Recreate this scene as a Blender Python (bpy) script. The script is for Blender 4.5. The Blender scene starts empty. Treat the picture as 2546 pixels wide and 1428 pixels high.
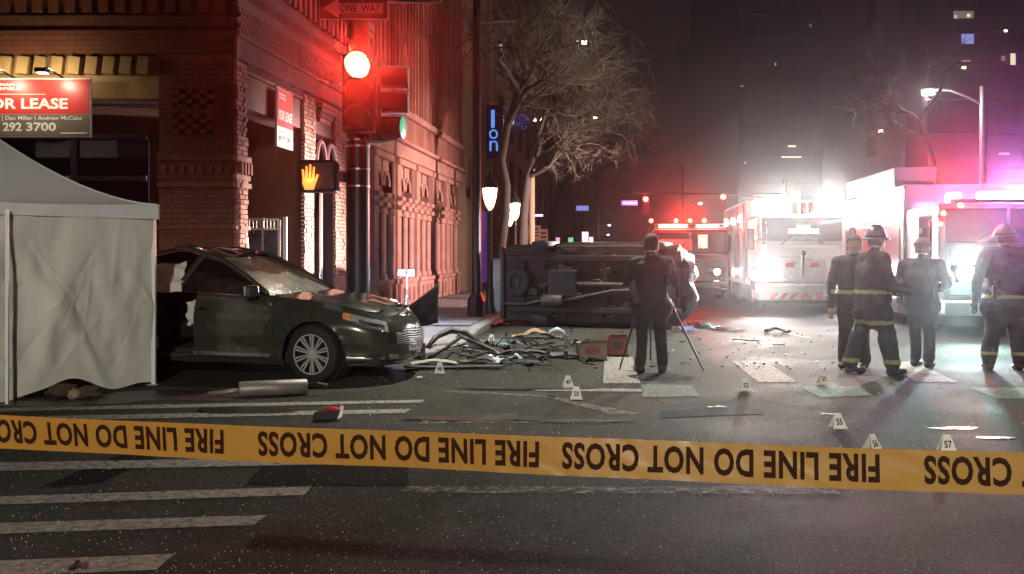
import bpy, bmesh, math, random
from mathutils import Vector, Matrix, noise
R = math.radians
sc = bpy.context.scene
COL = sc.collection
random.seed(7)

# ------------------------------------------------------------------ camera
F, H, CX, HY = 2400.0, 1.5, 1273.0, 630.0      # focal length in photo pixels, eye height, vanishing row
cam = bpy.data.cameras.new('camera'); camo = bpy.data.objects.new('camera', cam); COL.objects.link(camo)
camo.location = (0, 0, H); camo.rotation_euler = (R(90), 0, 0)
cam.sensor_width = 36; cam.lens = 36 * F / 2546; cam.shift_y = -(714 - HY) / 2546
cam.clip_start = 0.05; cam.clip_end = 3000
sc.camera = camo

# ------------------------------------------------------------------ night sky
w = bpy.data.worlds.new('World'); sc.world = w; w.use_nodes = True
nt = w.node_tree; nt.nodes.clear()
wo = nt.nodes.new('ShaderNodeOutputWorld'); bg = nt.nodes.new('ShaderNodeBackground')
sky = nt.nodes.new('ShaderNodeTexSky'); sky.sky_type = 'NISHITA'; sky.sun_disc = False
sky.sun_elevation = R(-4); sky.sun_rotation = R(200); sky.dust_density = 4
mx = nt.nodes.new('ShaderNodeMixRGB'); mx.inputs[0].default_value = 0.93
mx.inputs[2].default_value = (0.0075, 0.0042, 0.0050, 1)
nt.links.new(sky.outputs[0], mx.inputs[1]); nt.links.new(mx.outputs[0], bg.inputs[0])
bg.inputs[1].default_value = 0.75
nt.links.new(bg.outputs[0], wo.inputs[0])
# weak wide fill added from above, standing in for city glow
ml = bpy.data.lights.new('night_fill', 'SUN'); ml.energy = 0.015; ml.angle = R(12); ml.color = (0.85, 0.9, 1)
mo = bpy.data.objects.new('night_fill', ml); COL.objects.link(mo); mo.rotation_euler = (R(35), 0, R(-20))

sc.view_settings.view_transform = 'Standard'; sc.view_settings.look = 'None'
sc.view_settings.exposure = 0; sc.view_settings.gamma = 1; sc.view_settings.use_curve_mapping = False
sc.cycles.use_denoising = True
try: sc.cycles.denoiser = 'OPENIMAGEDENOISE'
except Exception: pass
sc.cycles.max_bounces = 3; sc.cycles.diffuse_bounces = 1; sc.cycles.glossy_bounces = 2
sc.cycles.transparent_max_bounces = 8; sc.cycles.transmission_bounces = 2; sc.cycles.volume_bounces = 0
sc.cycles.sample_clamp_indirect = 3; sc.cycles.caustics_reflective = False; sc.cycles.caustics_refractive = False
sc.cycles.use_adaptive_sampling = True; sc.cycles.adaptive_threshold = 0.045
sc.cycles.use_light_tree = True

# ------------------------------------------------------------------ helpers
def W(px, py, Y):
    "the point seen at photo pixel (px, py) at distance Y"
    return Vector(((px - CX) / F * Y, Y, H - (py - HY) / F * Y))
def G(px, py, z=0.0):
    "the ground point seen at a photo pixel"
    Y = F * (H - z) / (py - HY)
    return Vector(((px - CX) / F * Y, Y, z))
UA = -math.atan(0.12)                      # heading of the long street (clockwise from +Y)
U = Vector((math.sin(-UA), math.cos(UA), 0)); N = Vector((U.y, -U.x, 0))   # along the street, and to its right

M = {}
def pmat(name, col, rough=0.6, metal=0.0, var=0.25, scale=6.0, bump=0.0, bscale=40.0, coat=0.0, emit=None, es=0.0, alpha=1.0, spec=0.5, streak=False, dirt=None):
    "Principled material with procedural colour variation and relief"
    m = bpy.data.materials.new(name); m.use_nodes = True
    t = m.node_tree; b = t.nodes['Principled BSDF']
    b.inputs['Roughness'].default_value = rough; b.inputs['Metallic'].default_value = metal
    b.inputs['Coat Weight'].default_value = coat; b.inputs['Alpha'].default_value = alpha
    b.inputs['Coat Roughness'].default_value = 0.06
    b.inputs['Specular IOR Level'].default_value = spec
    c = (*col, 1)
    tc = t.nodes.new('ShaderNodeTexCoord')
    src = tc.outputs['Object']
    if streak:
        mp = t.nodes.new('ShaderNodeMapping'); mp.inputs['Scale'].default_value = (1, 1, 0.12)
        t.links.new(src, mp.inputs[0]); src = mp.outputs[0]
    if var > 0:
        n = t.nodes.new('ShaderNodeTexNoise'); n.inputs['Scale'].default_value = scale; n.inputs['Detail'].default_value = 6
        n.inputs['Roughness'].default_value = 0.65
        t.links.new(src, n.inputs['Vector'])
        rp = t.nodes.new('ShaderNodeValToRGB')
        rp.color_ramp.elements[0].position = 0.3; rp.color_ramp.elements[1].position = 0.72
        lo = dirt if dirt else tuple(x * (1 - var) for x in col)
        rp.color_ramp.elements[0].color = (*lo, 1); rp.color_ramp.elements[1].color = (*[min(1, x * (1 + var * 0.6)) for x in col], 1)
        t.links.new(n.outputs['Fac'], rp.inputs[0]); t.links.new(rp.outputs[0], b.inputs['Base Color'])
        mr = t.nodes.new('ShaderNodeMapRange'); mr.inputs[3].default_value = max(0.02, rough * 0.8); mr.inputs[4].default_value = min(1, rough * 1.25)
        t.links.new(n.outputs['Fac'], mr.inputs[0]); t.links.new(mr.outputs[0], b.inputs['Roughness'])
    else:
        b.inputs['Base Color'].default_value = c
    if bump > 0:
        n2 = t.nodes.new('ShaderNodeTexNoise'); n2.inputs['Scale'].default_value = bscale; n2.inputs['Detail'].default_value = 4
        t.links.new(src, n2.inputs['Vector'])
        bp = t.nodes.new('ShaderNodeBump'); bp.inputs['Strength'].default_value = bump; bp.inputs['Distance'].default_value = 0.02
        t.links.new(n2.outputs['Fac'], bp.inputs['Height']); t.links.new(bp.outputs[0], b.inputs['Normal'])
    if emit:
        b.inputs['Emission Color'].default_value = (*emit, 1); b.inputs['Emission Strength'].default_value = es
    M[name] = m
    return m
def emat(name, col, s):
    return pmat(name, (0.5, 0.5, 0.5), 0.3, var=0, emit=col, es=s)
def brickmat(name, c1, c2, mortar, bump=0.6, rough=0.8):
    m = bpy.data.materials.new(name); m.use_nodes = True; t = m.node_tree; b = t.nodes['Principled BSDF']
    tc = t.nodes.new('ShaderNodeTexCoord'); sp = t.nodes.new('ShaderNodeSeparateXYZ'); t.links.new(tc.outputs['Object'], sp.inputs[0])
    ad = t.nodes.new('ShaderNodeMath'); ad.operation = 'ADD'; t.links.new(sp.outputs[0], ad.inputs[0]); t.links.new(sp.outputs[1], ad.inputs[1])
    cb = t.nodes.new('ShaderNodeCombineXYZ'); t.links.new(ad.outputs[0], cb.inputs[0]); t.links.new(sp.outputs[2], cb.inputs[1])
    br = t.nodes.new('ShaderNodeTexBrick'); br.inputs['Scale'].default_value = 1.0
    br.inputs['Brick Width'].default_value = 0.21; br.inputs['Row Height'].default_value = 0.075; br.inputs['Mortar Size'].default_value = 0.006
    br.inputs['Color1'].default_value = (*c1, 1); br.inputs['Color2'].default_value = (*c2, 1); br.inputs['Mortar'].default_value = (*mortar, 1)
    t.links.new(cb.outputs[0], br.inputs['Vector'])
    n = t.nodes.new('ShaderNodeTexNoise'); n.inputs['Scale'].default_value = 1.7; n.inputs['Detail'].default_value = 8; t.links.new(tc.outputs['Object'], n.inputs['Vector'])
    mr = t.nodes.new('ShaderNodeMapRange'); mr.inputs[3].default_value = 0.55; mr.inputs[4].default_value = 1.3; t.links.new(n.outputs['Fac'], mr.inputs[0])
    mu = t.nodes.new('ShaderNodeMixRGB'); mu.blend_type = 'MULTIPLY'; mu.inputs[0].default_value = 1
    t.links.new(br.outputs['Color'], mu.inputs[1]); t.links.new(mr.outputs[0], mu.inputs[2]); t.links.new(mu.outputs[0], b.inputs['Base Color'])
    b.inputs['Roughness'].default_value = rough
    bp = t.nodes.new('ShaderNodeBump'); bp.inputs['Strength'].default_value = bump; bp.inputs['Distance'].default_value = 0.01; bp.invert = True
    t.links.new(br.outputs['Fac'], bp.inputs['Height']); t.links.new(bp.outputs[0], b.inputs['Normal'])
    M[name] = m
    return m
def glassmat(name, col, alpha, rough=0.05, crack=False):
    m = bpy.data.materials.new(name); m.use_nodes = True; t = m.node_tree; t.nodes.clear()
    o = t.nodes.new('ShaderNodeOutputMaterial'); tr = t.nodes.new('ShaderNodeBsdfTransparent'); tr.inputs[0].default_value = (*[0.35 + 0.4 * c for c in col], 1)
    g = t.nodes.new('ShaderNodeBsdfPrincipled'); g.inputs['Base Color'].default_value = (*col, 1); g.inputs['Roughness'].default_value = rough
    ms = t.nodes.new('ShaderNodeMixShader'); ms.inputs[0].default_value = alpha
    t.links.new(tr.outputs[0], ms.inputs[1]); t.links.new(g.outputs[0], ms.inputs[2]); t.links.new(ms.outputs[0], o.inputs[0])
    if crack:
        tc = t.nodes.new('ShaderNodeTexCoord'); vo = t.nodes.new('ShaderNodeTexVoronoi'); vo.feature = 'DISTANCE_TO_EDGE'; vo.inputs['Scale'].default_value = 26
        t.links.new(tc.outputs['Object'], vo.inputs['Vector'])
        lt = t.nodes.new('ShaderNodeMath'); lt.operation = 'LESS_THAN'; lt.inputs[1].default_value = 0.02
        t.links.new(vo.outputs['Distance'], lt.inputs[0])
        n = t.nodes.new('ShaderNodeTexNoise'); n.inputs['Scale'].default_value = 2.2; t.links.new(tc.outputs['Object'], n.inputs['Vector'])
        mr = t.nodes.new('ShaderNodeMapRange'); mr.inputs[1].default_value = 0.42; mr.inputs[2].default_value = 0.62; mr.inputs[3].default_value = alpha * 0.75; mr.inputs[4].default_value = min(1, alpha * 1.5)
        t.links.new(n.outputs['Fac'], mr.inputs[0])
        mxx = t.nodes.new('ShaderNodeMath'); mxx.operation = 'MAXIMUM'; t.links.new(lt.outputs[0], mxx.inputs[0]); t.links.new(mr.outputs[0], mxx.inputs[1])
        t.links.new(mxx.outputs[0], ms.inputs[0])
        mc = t.nodes.new('ShaderNodeMixRGB'); mc.inputs[1].default_value = (*col, 1); mc.inputs[2].default_value = (0.25, 0.29, 0.25, 1)
        t.links.new(lt.outputs[0], mc.inputs[0]); t.links.new(mc.outputs[0], g.inputs['Base Color'])
        bp = t.nodes.new('ShaderNodeBump'); bp.inputs['Strength'].default_value = 0.35; bp.inputs['Distance'].default_value = 0.02
        t.links.new(vo.outputs['Distance'], bp.inputs['Height']); t.links.new(bp.outputs[0], g.inputs['Normal'])
    M[name] = m
    return m

class MB:
    "collects simple shapes into one mesh"
    def __init__(s): s.v = []; s.f = []
    def add(s, vs, fs):
        o = len(s.v); s.v += [Vector(v) for v in vs]; s.f += [tuple(i + o for i in f) for f in fs]; return s
    def box(s, c, d, rot=None, taper=None):
        hx, hy, hz = d[0] / 2, d[1] / 2, d[2] / 2
        vs = []
        for z in (-hz, hz):
            k = taper if (taper and z > 0) else (1, 1)
            for x, y in ((-hx, -hy), (hx, -hy), (hx, hy), (-hx, hy)): vs.append(Vector((x * k[0], y * k[1], z)))
        if rot is not None:
            m = rot if isinstance(rot, Matrix) else Matrix.Rotation(rot, 3, 'Z')
            vs = [m @ v for v in vs]
        c = Vector(c)
        return s.add([v + c for v in vs], [(3, 2, 1, 0), (4, 5, 6, 7), (0, 1, 5, 4), (1, 2, 6, 5), (2, 3, 7, 6), (3, 0, 4, 7)])
    def bb(s, a, b):
        return s.box([(a[i] + b[i]) / 2 for i in range(3)], [abs(b[i] - a[i]) for i in range(3)])
    def tube(s, pts, rad, n=8, cap=True):
        pts = [Vector(p) for p in pts]; L = len(pts)
        if not hasattr(rad, '__len__'): rad = [rad] * L
        vs = []; fs = []; pa = None
        for i, p in enumerate(pts):
            d = (pts[min(i + 1, L - 1)] - pts[max(i - 1, 0)])
            if d.length < 1e-9: d = Vector((0, 0, 1))
            d.normalize()
            if pa is None:
                a = d.orthogonal().normalized()
            else:
                a = pa - d * pa.dot(d)
                a = a.normalized() if a.length > 1e-6 else d.orthogonal().normalized()
            pa = a; b = d.cross(a)
            for k in range(n):
                an = 2 * math.pi * k / n
                vs.append(p + (a * math.cos(an) + b * math.sin(an)) * rad[i])
        for i in range(L - 1):
            for k in range(n):
                k2 = (k + 1) % n
                fs.append((i * n + k, i * n + k2, (i + 1) * n + k2, (i + 1) * n + k))
        if cap:
            fs.append(tuple(range(n - 1, -1, -1))); fs.append(tuple((L - 1) * n + k for k in range(n)))
        return s.add(vs, fs)
    def lathe(s, prof, n=16, c=(0, 0, 0), axis='Z', cap=True):
        vs = []; fs = []; L = len(prof)
        for r, z in prof:
            for k in range(n):
                a = 2 * math.pi * k / n
                x, y = r * math.cos(a), r * math.sin(a)
                v = {'Z': (x, y, z), 'Y': (x, z, y), 'X': (z, x, y)}[axis]
                vs.append(Vector(v) + Vector(c))
        for i in range(L - 1):
            for k in range(n):
                k2 = (k + 1) % n
                fs.append((i * n + k, i * n + k2, (i + 1) * n + k2, (i + 1) * n + k))
        if cap and prof[0][0] > 1e-6: fs.append(tuple(range(n - 1, -1, -1)))
        if cap and prof[-1][0] > 1e-6: fs.append(tuple((L - 1) * n + k for k in range(n)))
        return s.add(vs, fs)
    def prism(s, poly, a, b, axis='Z'):
        n = len(poly); vs = []
        for t in (a, b):
            for x, y in poly:
                vs.append({'Z': (x, y, t), 'Y': (x, t, y), 'X': (t, x, y)}[axis])
        fs = [tuple(range(n - 1, -1, -1)), tuple(range(n, 2 * n))] + [(i, (i + 1) % n, n + (i + 1) % n, n + i) for i in range(n)]
        return s.add(vs, fs)
    def grid(s, nu, nv, fn):
        vs = [fn(i / nu, j / nv) for j in range(nv + 1) for i in range(nu + 1)]
        fs = [(j * (nu + 1) + i, j * (nu + 1) + i + 1, (j + 1) * (nu + 1) + i + 1, (j + 1) * (nu + 1) + i) for j in range(nv) for i in range(nu)]
        return s.add(vs, fs)
    def mesh(s, name, mat, smooth=False):
        me = bpy.data.meshes.new(name); me.from_pydata([tuple(v) for v in s.v], [], s.f); me.validate()
        bm = bmesh.new(); bm.from_mesh(me); bmesh.ops.recalc_face_normals(bm, faces=bm.faces); bm.to_mesh(me); bm.free()
        if mat is not None: me.materials.append(M[mat] if isinstance(mat, str) else mat)
        if smooth: me.shade_smooth()
        return me
    def build(s, name, mat, parent=None, loc=None, rot=None, smooth=False, bevel=0, thick=0, sharp=None, segs=1):
        o = bpy.data.objects.new(name, s.mesh(name, mat, smooth)); COL.objects.link(o)
        if parent is not None: o.parent = parent
        if loc is not None: o.location = loc
        if rot is not None: o.rotation_euler = rot
        if thick:
            md = o.modifiers.new('thick', 'SOLIDIFY'); md.thickness = thick; md.offset = 0
        if bevel:
            md = o.modifiers.new('edge', 'BEVEL'); md.width = bevel; md.segments = segs; md.limit_method = 'ANGLE'; md.angle_limit = R(35)
        if sharp: o.data.set_sharp_from_angle(angle=R(sharp))
        return o
def tag(o, label, cat, group=None):
    o['label'] = label; o['category'] = cat
    if group: o['group'] = group
    return o
def thing(name, label, cat, loc=(0, 0, 0), rz=0, group=None):
    o = bpy.data.objects.new(name, None); COL.objects.link(o); o.empty_display_size = 0.2
    o.location = loc; o.rotation_euler = (0, 0, rz)
    return tag(o, label, cat, group)
def kind(o, k): o['kind'] = k; return o
def inst(name, mesh, parent, loc, rot=(0, 0, 0), scale=None):
    o = bpy.data.objects.new(name, mesh); COL.objects.link(o); o.parent = parent; o.location = loc; o.rotation_euler = rot
    if scale: o.scale = scale
    return o
def copytree(o, parent=None):
    c = o.copy(); COL.objects.link(c); c.parent = parent
    for ch in list(o.children): copytree(ch, c)
    return c
def lamp(name, loc, col, power, r=0.1, typ='POINT', parent=None, rot=None, size=R(80), blend=0.5):
    l = bpy.data.lights.new(name, typ); l.energy = power; l.color = col
    l.shadow_soft_size = r
    if typ == 'SPOT': l.spot_size = size; l.spot_blend = blend
    o = bpy.data.objects.new(name, l); COL.objects.link(o); o.location = loc
    if parent is not None: o.parent = parent
    if rot is not None: o.rotation_euler = rot
    return o
def aim(o, target):
    d = Vector(target) - o.matrix_world.translation if o.parent else Vector(target) - o.location
    o.rotation_euler = d.to_track_quat('-Z', 'Y').to_euler()
def textmesh(txt, size=1.0, bold=0.0, spacing=1.0):
    "flat lettering as (verts, faces) in the xy plane, origin at the left of the baseline"
    cu = bpy.data.curves.new('txt', 'FONT'); cu.body = txt; cu.size = size; cu.offset = bold; cu.resolution_u = 3; cu.space_character = spacing
    ob = bpy.data.objects.new('txt', cu); COL.objects.link(ob)
    dg = bpy.context.evaluated_depsgraph_get(); me = bpy.data.meshes.new_from_object(ob.evaluated_get(dg))
    vs = [v.co.copy() for v in me.vertices]; fs = [tuple(p.vertices) for p in me.polygons]
    bpy.data.objects.remove(ob); bpy.data.curves.remove(cu); bpy.data.meshes.remove(me)
    return vs, fs
def text_fit(txt, x0, x1, z0, z1, bold=0.01, spacing=1.0):
    "lettering scaled into the rectangle x0..x1, z0..z1 of the xz plane"
    vs, fs = textmesh(txt, 1.0, bold, spacing)
    a = min(v.x for v in vs); b = max(v.x for v in vs); c = min(v.y for v in vs); d = max(v.y for v in vs)
    return [Vector((x0 + (v.x - a) / (b - a) * (x1 - x0), 0, z0 + (v.y - c) / (d - c) * (z1 - z0))) for v in vs], fs
def nz(p, s=1.0, o=0.0):
    return noise.noise(Vector((p[0] * s + o, p[1] * s - o * 0.7, p[2] * s + o * 1.3)))

# ------------------------------------------------------------------ materials
pmat('concrete', (0.22, 0.21, 0.20), 0.85, var=0.35, scale=2, bump=0.2, bscale=60)
pmat('kerb', (0.26, 0.25, 0.24), 0.8, var=0.3, scale=3, bump=0.2)
pmat('black_metal', (0.012, 0.012, 0.013), 0.42, 0.2, var=0.3, scale=9)
pmat('dark_pole', (0.02, 0.018, 0.018), 0.4, 0.3, var=0.3, scale=5)
pmat('galvanised', (0.42, 0.41, 0.40), 0.45, 0.6, var=0.25, scale=8)
pmat('white_paint', (0.78, 0.77, 0.75), 0.35, var=0.08, scale=3, coat=0.3)
pmat('silver', (0.55, 0.55, 0.56), 0.28, 0.9, var=0.15, scale=10)
pmat('chrome', (0.75, 0.75, 0.76), 0.12, 1.0, var=0.08, scale=8)
pmat('rubber', (0.012, 0.012, 0.012), 0.75, var=0.3, scale=12, bump=0.1)
pmat('black_plastic', (0.015, 0.0145, 0.015), 0.5, var=0.35, scale=8, bump=0.08)
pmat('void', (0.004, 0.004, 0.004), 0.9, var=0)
pmat('fire_red', (0.42, 0.022, 0.018), 0.3, var=0.15, scale=4, coat=0.6)
# ------------------------------------------------------------------ ground
def asphalt():
    m = bpy.data.materials.new('asphalt'); m.use_nodes = True; t = m.node_tree; b = t.nodes['Principled BSDF']
    tc = t.nodes.new('ShaderNodeTexCoord')
    def noise_(s, d=6, r=0.6):
        n = t.nodes.new('ShaderNodeTexNoise'); n.inputs['Scale'].default_value = s; n.inputs['Detail'].default_value = d; n.inputs['Roughness'].default_value = r
        t.links.new(tc.outputs['Object'], n.inputs['Vector']); return n
    big = noise_(0.45, 5); mid = noise_(3.5, 6, 0.7); fine = noise_(160, 3)
    vo = t.nodes.new('ShaderNodeTexVoronoi'); vo.inputs['Scale'].default_value = 95; t.links.new(tc.outputs['Object'], vo.inputs['Vector'])
    r1 = t.nodes.new('ShaderNodeValToRGB'); e = r1.color_ramp.elements
    e[0].position = 0.25; e[0].color = (0.023, 0.0238, 0.020, 1); e[1].position = 0.75; e[1].color = (0.052, 0.0525, 0.045, 1)
    t.links.new(big.outputs['Fac'], r1.inputs[0])
    r2 = t.nodes.new('ShaderNodeMapRange'); r2.inputs[3].default_value = 0.6; r2.inputs[4].default_value = 1.45; t.links.new(mid.outputs['Fac'], r2.inputs[0])
    mu = t.nodes.new('ShaderNodeMixRGB'); mu.blend_type = 'MULTIPLY'; mu.inputs[0].default_value = 1
    t.links.new(r1.outputs[0], mu.inputs[1]); t.links.new(r2.outputs[0], mu.inputs[2])
    r3 = t.nodes.new('ShaderNodeMapRange'); r3.inputs[3].default_value = 0.45; r3.inputs[4].default_value = 1.9; t.links.new(vo.outputs['Color'], r3.inputs[0])
    mu2 = t.nodes.new('ShaderNodeMixRGB'); mu2.blend_type = 'MULTIPLY'; mu2.inputs[0].default_value = 1
    t.links.new(mu.outputs[0], mu2.inputs[1]); t.links.new(r3.outputs[0], mu2.inputs[2]); t.links.new(mu2.outputs[0], b.inputs['Base Color'])
    r4 = t.nodes.new('ShaderNodeMapRange'); r4.inputs[1].default_value = 0.3; r4.inputs[2].default_value = 0.7; r4.inputs[3].default_value = 0.65; r4.inputs[4].default_value = 0.95
    t.links.new(big.outputs['Fac'], r4.inputs[0]); t.links.new(r4.outputs[0], b.inputs['Roughness'])
    b.inputs['Specular IOR Level'].default_value = 0.02
    bp = t.nodes.new('ShaderNodeBump'); bp.inputs['Strength'].default_value = 0.30; bp.inputs['Distance'].default_value = 0.005
    t.links.new(vo.outputs['Distance'], bp.inputs['Height'])
    bp2 = t.nodes.new('ShaderNodeBump'); bp2.inputs['Strength'].default_value = 0.25; bp2.inputs['Distance'].default_value = 0.004
    t.links.new(fine.outputs['Fac'], bp2.inputs['Height']); t.links.new(bp.outputs[0], bp2.inputs['Normal'])
    t.links.new(bp2.outputs[0], b.inputs['Normal'])
    M['asphalt'] = m
asphalt()
def wornpaint(name, col, keep=0.5, soft=0.18, scale=9, rough=0.6):
    m = bpy.data.materials.new(name); m.use_nodes = True; t = m.node_tree; b = t.nodes['Principled BSDF']
    tc = t.nodes.new('ShaderNodeTexCoord'); n = t.nodes.new('ShaderNodeTexNoise'); n.inputs['Scale'].default_value = scale; n.inputs['Detail'].default_value = 9; n.inputs['Roughness'].default_value = 0.72
    t.links.new(tc.outputs['Object'], n.inputs['Vector'])
    mr = t.nodes.new('ShaderNodeMapRange'); mr.inputs[1].default_value = 1 - keep - soft / 2; mr.inputs[2].default_value = 1 - keep + soft / 2; mr.inputs[3].default_value = 0.06; mr.inputs[4].default_value = 0.95
    t.links.new(n.outputs['Fac'], mr.inputs[0]); t.links.new(mr.outputs[0], b.inputs['Alpha'])
    b.inputs['Base Color'].default_value = (*col, 1); b.inputs['Roughness'].default_value = 0.85; b.inputs['Specular IOR Level'].default_value = 0.08
    M[name] = m
wornpaint('paint_white', (0.30, 0.30, 0.26), 0.58, 0.4, 17)
wornpaint('paint_faint', (0.22, 0.215, 0.19), 0.45, 0.2, 14)
wornpaint('paint_green', (0.13, 0.175, 0.145), 0.56, 0.4, 24)
wornpaint('paint_bright', (0.30, 0.295, 0.26), 0.56, 0.4, 26)
pmat('patch_dark', (0.012, 0.0115, 0.010), 0.8, var=0.3, scale=2.5, bump=0.15, bscale=120, spec=0.04)
pmat('wet', (0.010, 0.0095, 0.009), 0.30, var=0.4, scale=5, bump=0.06, bscale=30)
pmat('rust_stain', (0.035, 0.022, 0.015), 0.45, var=0.4, scale=6)

g = MB(); xs = [-900, -60, -20, -8, 0, 8, 20, 60, 900]; ys = [-300, -20, 0, 6, 12, 20, 40, 100, 1500]
g.v = [Vector((x, y, 0)) for y in ys for x in xs]; nx = len(xs)
g.f = [(j * nx + i, j * nx + i + 1, (j + 1) * nx + i + 1, (j + 1) * nx + i) for j in range(len(ys) - 1) for i in range(nx - 1)]
kind(g.build('road', 'asphalt'), 'structure')

def sheet(name, mat, pts, z, n=1):
    "flat polygon on the road through ground pixels"
    b = MB(); ps = [p if isinstance(p, Vector) else G(*p) for p in pts]
    b.add([Vector((p.x, p.y, z)) for p in ps], [tuple(range(len(ps)))])
    return kind(b.build(name, mat), 'structure')
def blob(name, mat, c, rx, ry, z, seed, rot=0, n=40, rough=0.35):
    b = MB(); vs = []
    for k in range(n):
        a = 2 * math.pi * k / n
        r = 1 + rough * noise.noise(Vector((math.cos(a) * 1.7 + seed, math.sin(a) * 1.7, seed * 0.37))) + 0.12 * noise.noise(Vector((math.cos(a) * 6 + seed, math.sin(a) * 6, 3)))
        x, y = rx * r * math.cos(a), ry * r * math.sin(a)
        vs.append(Vector((c.x + x * math.cos(rot) - y * math.sin(rot), c.y + x * math.sin(rot) + y * math.cos(rot), z)))
    b.add(vs, [tuple(range(n))]); return kind(b.build(name, mat), 'structure')

# ladder crossing on the left (bars run across the view), outer corners as seen in the photograph
Z1, Z2 = 0.004, 0.008
bars = [((-260, 1157), (850, 1139), (838, 1157), (-260, 1179)),
        ((-260, 1246), (775, 1213), (757, 1234), (-260, 1266)),
        ((-260, 1312), (666, 1284), (630, 1309), (-260, 1340)),
        ((-260, 1408), (434, 1381), (388, 1421), (-260, 1448)),
        ((-200, 1020), (1055, 996), (1050, 1003), (-200, 1030)),
        ((-200, 1043), (1022, 1019), (1006, 1029), (-200, 1055))]
for i, bq in enumerate(bars): sheet('crosswalk_bar', 'paint_white', bq, Z2)
# crossing ahead: bars run away from the camera
for bq in [((1499, 955), (1592, 955), (1572, 889), (1503, 889)),
           ((1885, 952), (1981, 952), (1901, 899), (1820, 899)),
           ((2280, 952), (2382, 952), (2270, 901), (2195, 901)),
           ((2690, 958), (2800, 958), (2660, 903), (2570, 903))]: sheet('crosswalk_bar', 'paint_bright', bq, Z2)
# green bicycle-lane blocks
for bq in [((1597, 990), (1740, 987), (1720, 960), (1594, 958)),
           ((2040, 990), (2170, 985), (2130, 962), (1990, 965)),
           ((2480, 994), (2640, 992), (2600, 966), (2410, 966))]: sheet('green_lane_block', 'paint_green', bq, Z2)
# stop lines and old worn lines
sheet('stop_line', 'paint_bright', ((1330, 974), (1600, 976), (1600, 969), (1330, 966)), Z2)
sheet('worn_line', 'paint_faint', ((1000, 1228), (2090, 1232), (2070, 1213), (1010, 1212)), Z2)
sheet('worn_line', 'paint_faint', ((1290, 1054), (1510, 1055), (1500, 1045), (1290, 1045)), Z2)
sheet('worn_line', 'paint_faint', ((1040, 1056), (1285, 1052), (1270, 1032), (1050, 1046)), Z2)
sheet('lane_line', 'paint_faint', ((1100, 976), (1360, 990), (1520, 1033), (1590, 1031), (1360, 985), (1110, 973)), Z2)
sheet('lane_line', 'paint_bright', ((1945, 825), (2020, 841), (2010, 843), (1938, 828)), Z2)
sheet('lane_line', 'paint_bright', ((1846, 788), (1880, 793), (1872, 795), (1838, 790)), Z2)
# tar patches and cuts
sheet('asphalt_patch', 'patch_dark', ((610, 1207), (1016, 1210), (1012, 1146), (790, 1130), (660, 1150)), Z1)
sheet('asphalt_patch', 'patch_dark', ((100, 1215), (250, 1203), (405, 1128), (300, 1128)), Z1)
sheet('asphalt_patch', 'patch_dark', ((1640, 1040), (1900, 1030), (1880, 1012), (1640, 1022)), Z1)
blob('oil_stain', 'wet', G(610, 1022), 0.50, 0.20, 0.012, 3.1)
blob('puddle', 'wet', G(1195, 1042), 0.62, 0.16, 0.012, 8.2)
blob('puddle', 'wet', G(1310, 968), 0.75, 0.10, 0.012, 5.5)
blob('puddle', 'wet', G(1430, 1049), 0.50, 0.07, 0.012, 1.7)
blob('puddle', 'wet', G(2372, 1066), 0.20, 0.05, 0.0065, 9.7)
blob('puddle', 'wet', G(2475, 1090), 0.16, 0.04, 0.0065, 2.9)
blob('dirt_stain', 'rust_stain', G(480, 985), 1.1, 0.35, 0.0057, 2.2)
blob('dirt_stain', 'rust_stain', G(90, 1000), 0.9, 0.3, 0.0056, 7.2)

# sealed cracks in the asphalt
def tar_line(pts, wd, seed):
    b = MB(); ps = [G(*p) for p in pts]; L = []
    for a, c in zip(ps, ps[1:]):
        for k in range(10): L.append(a.lerp(c, k / 10))
    L.append(ps[-1]); vs = []
    for i, p in enumerate(L):
        q = L[min(i + 1, len(L) - 1)] - L[max(i - 1, 0)]; n_ = Vector((-q.y, q.x, 0)).normalized(); o_ = n_ * 0.05 * noise.noise(Vector((i * 0.35, seed, 0))); w_ = wd * (0.7 + 0.6 * abs(noise.noise(Vector((i * 0.7, seed, 5)))))
        vs += [Vector((p.x, p.y, 0.0052)) + o_ - n_ * w_, Vector((p.x, p.y, 0.0052)) + o_ + n_ * w_]
    b.add(vs, [(2 * i, 2 * i + 1, 2 * i + 3, 2 * i + 2) for i in range(len(L) - 1)]); kind(b.build('tar_line', 'patch_dark'), 'structure')
tar_line(((1400, 905), (1650, 935), (1960, 1010), (2220, 1030)), 0.008, 9.9)
# glass crumbs and grit all over the crossing
pmat('crumb', (0.6, 0.6, 0.56), 0.25, var=0.3, scale=30)
b = MB(); rnd = random.Random(3)
for i in range(4200):
    k = rnd.random()
    if k < 0.55: p = G(rnd.uniform(-100, 2700), rnd.uniform(1000, 1500)); s = rnd.uniform(0.002, 0.0045)
    elif k < 0.92: p = G(rnd.uniform(900, 2600), rnd.uniform(840, 1120)); s = rnd.uniform(0.003, 0.007)
    else: p = G(rnd.gauss(1350, 220), rnd.uniform(830, 960)); s = rnd.uniform(0.004, 0.009)
    a = rnd.uniform(0, 6.28); t = rnd.uniform(0.2, 1.2)
    m = Matrix.Rotation(a, 3, 'Z') @ Matrix.Rotation(t, 3, 'X')
    q = [m @ Vector(v) * s for v in ((-1, -0.6, 0), (1, -0.5, 0), (0.2, 1, 0), (0, 0, 0.9))]
    b.add([v + p + Vector((0, 0, s * 0.5 + 0.008)) for v in q], [(0, 2, 1), (0, 1, 3), (1, 2, 3), (2, 0, 3)])
o = kind(b.build('glass_crumbs', 'crumb'), 'stuff'); o['label'] = 'tiny glass crumbs and grit strewn over the crossing'; o['category'] = 'glass crumbs'

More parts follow.
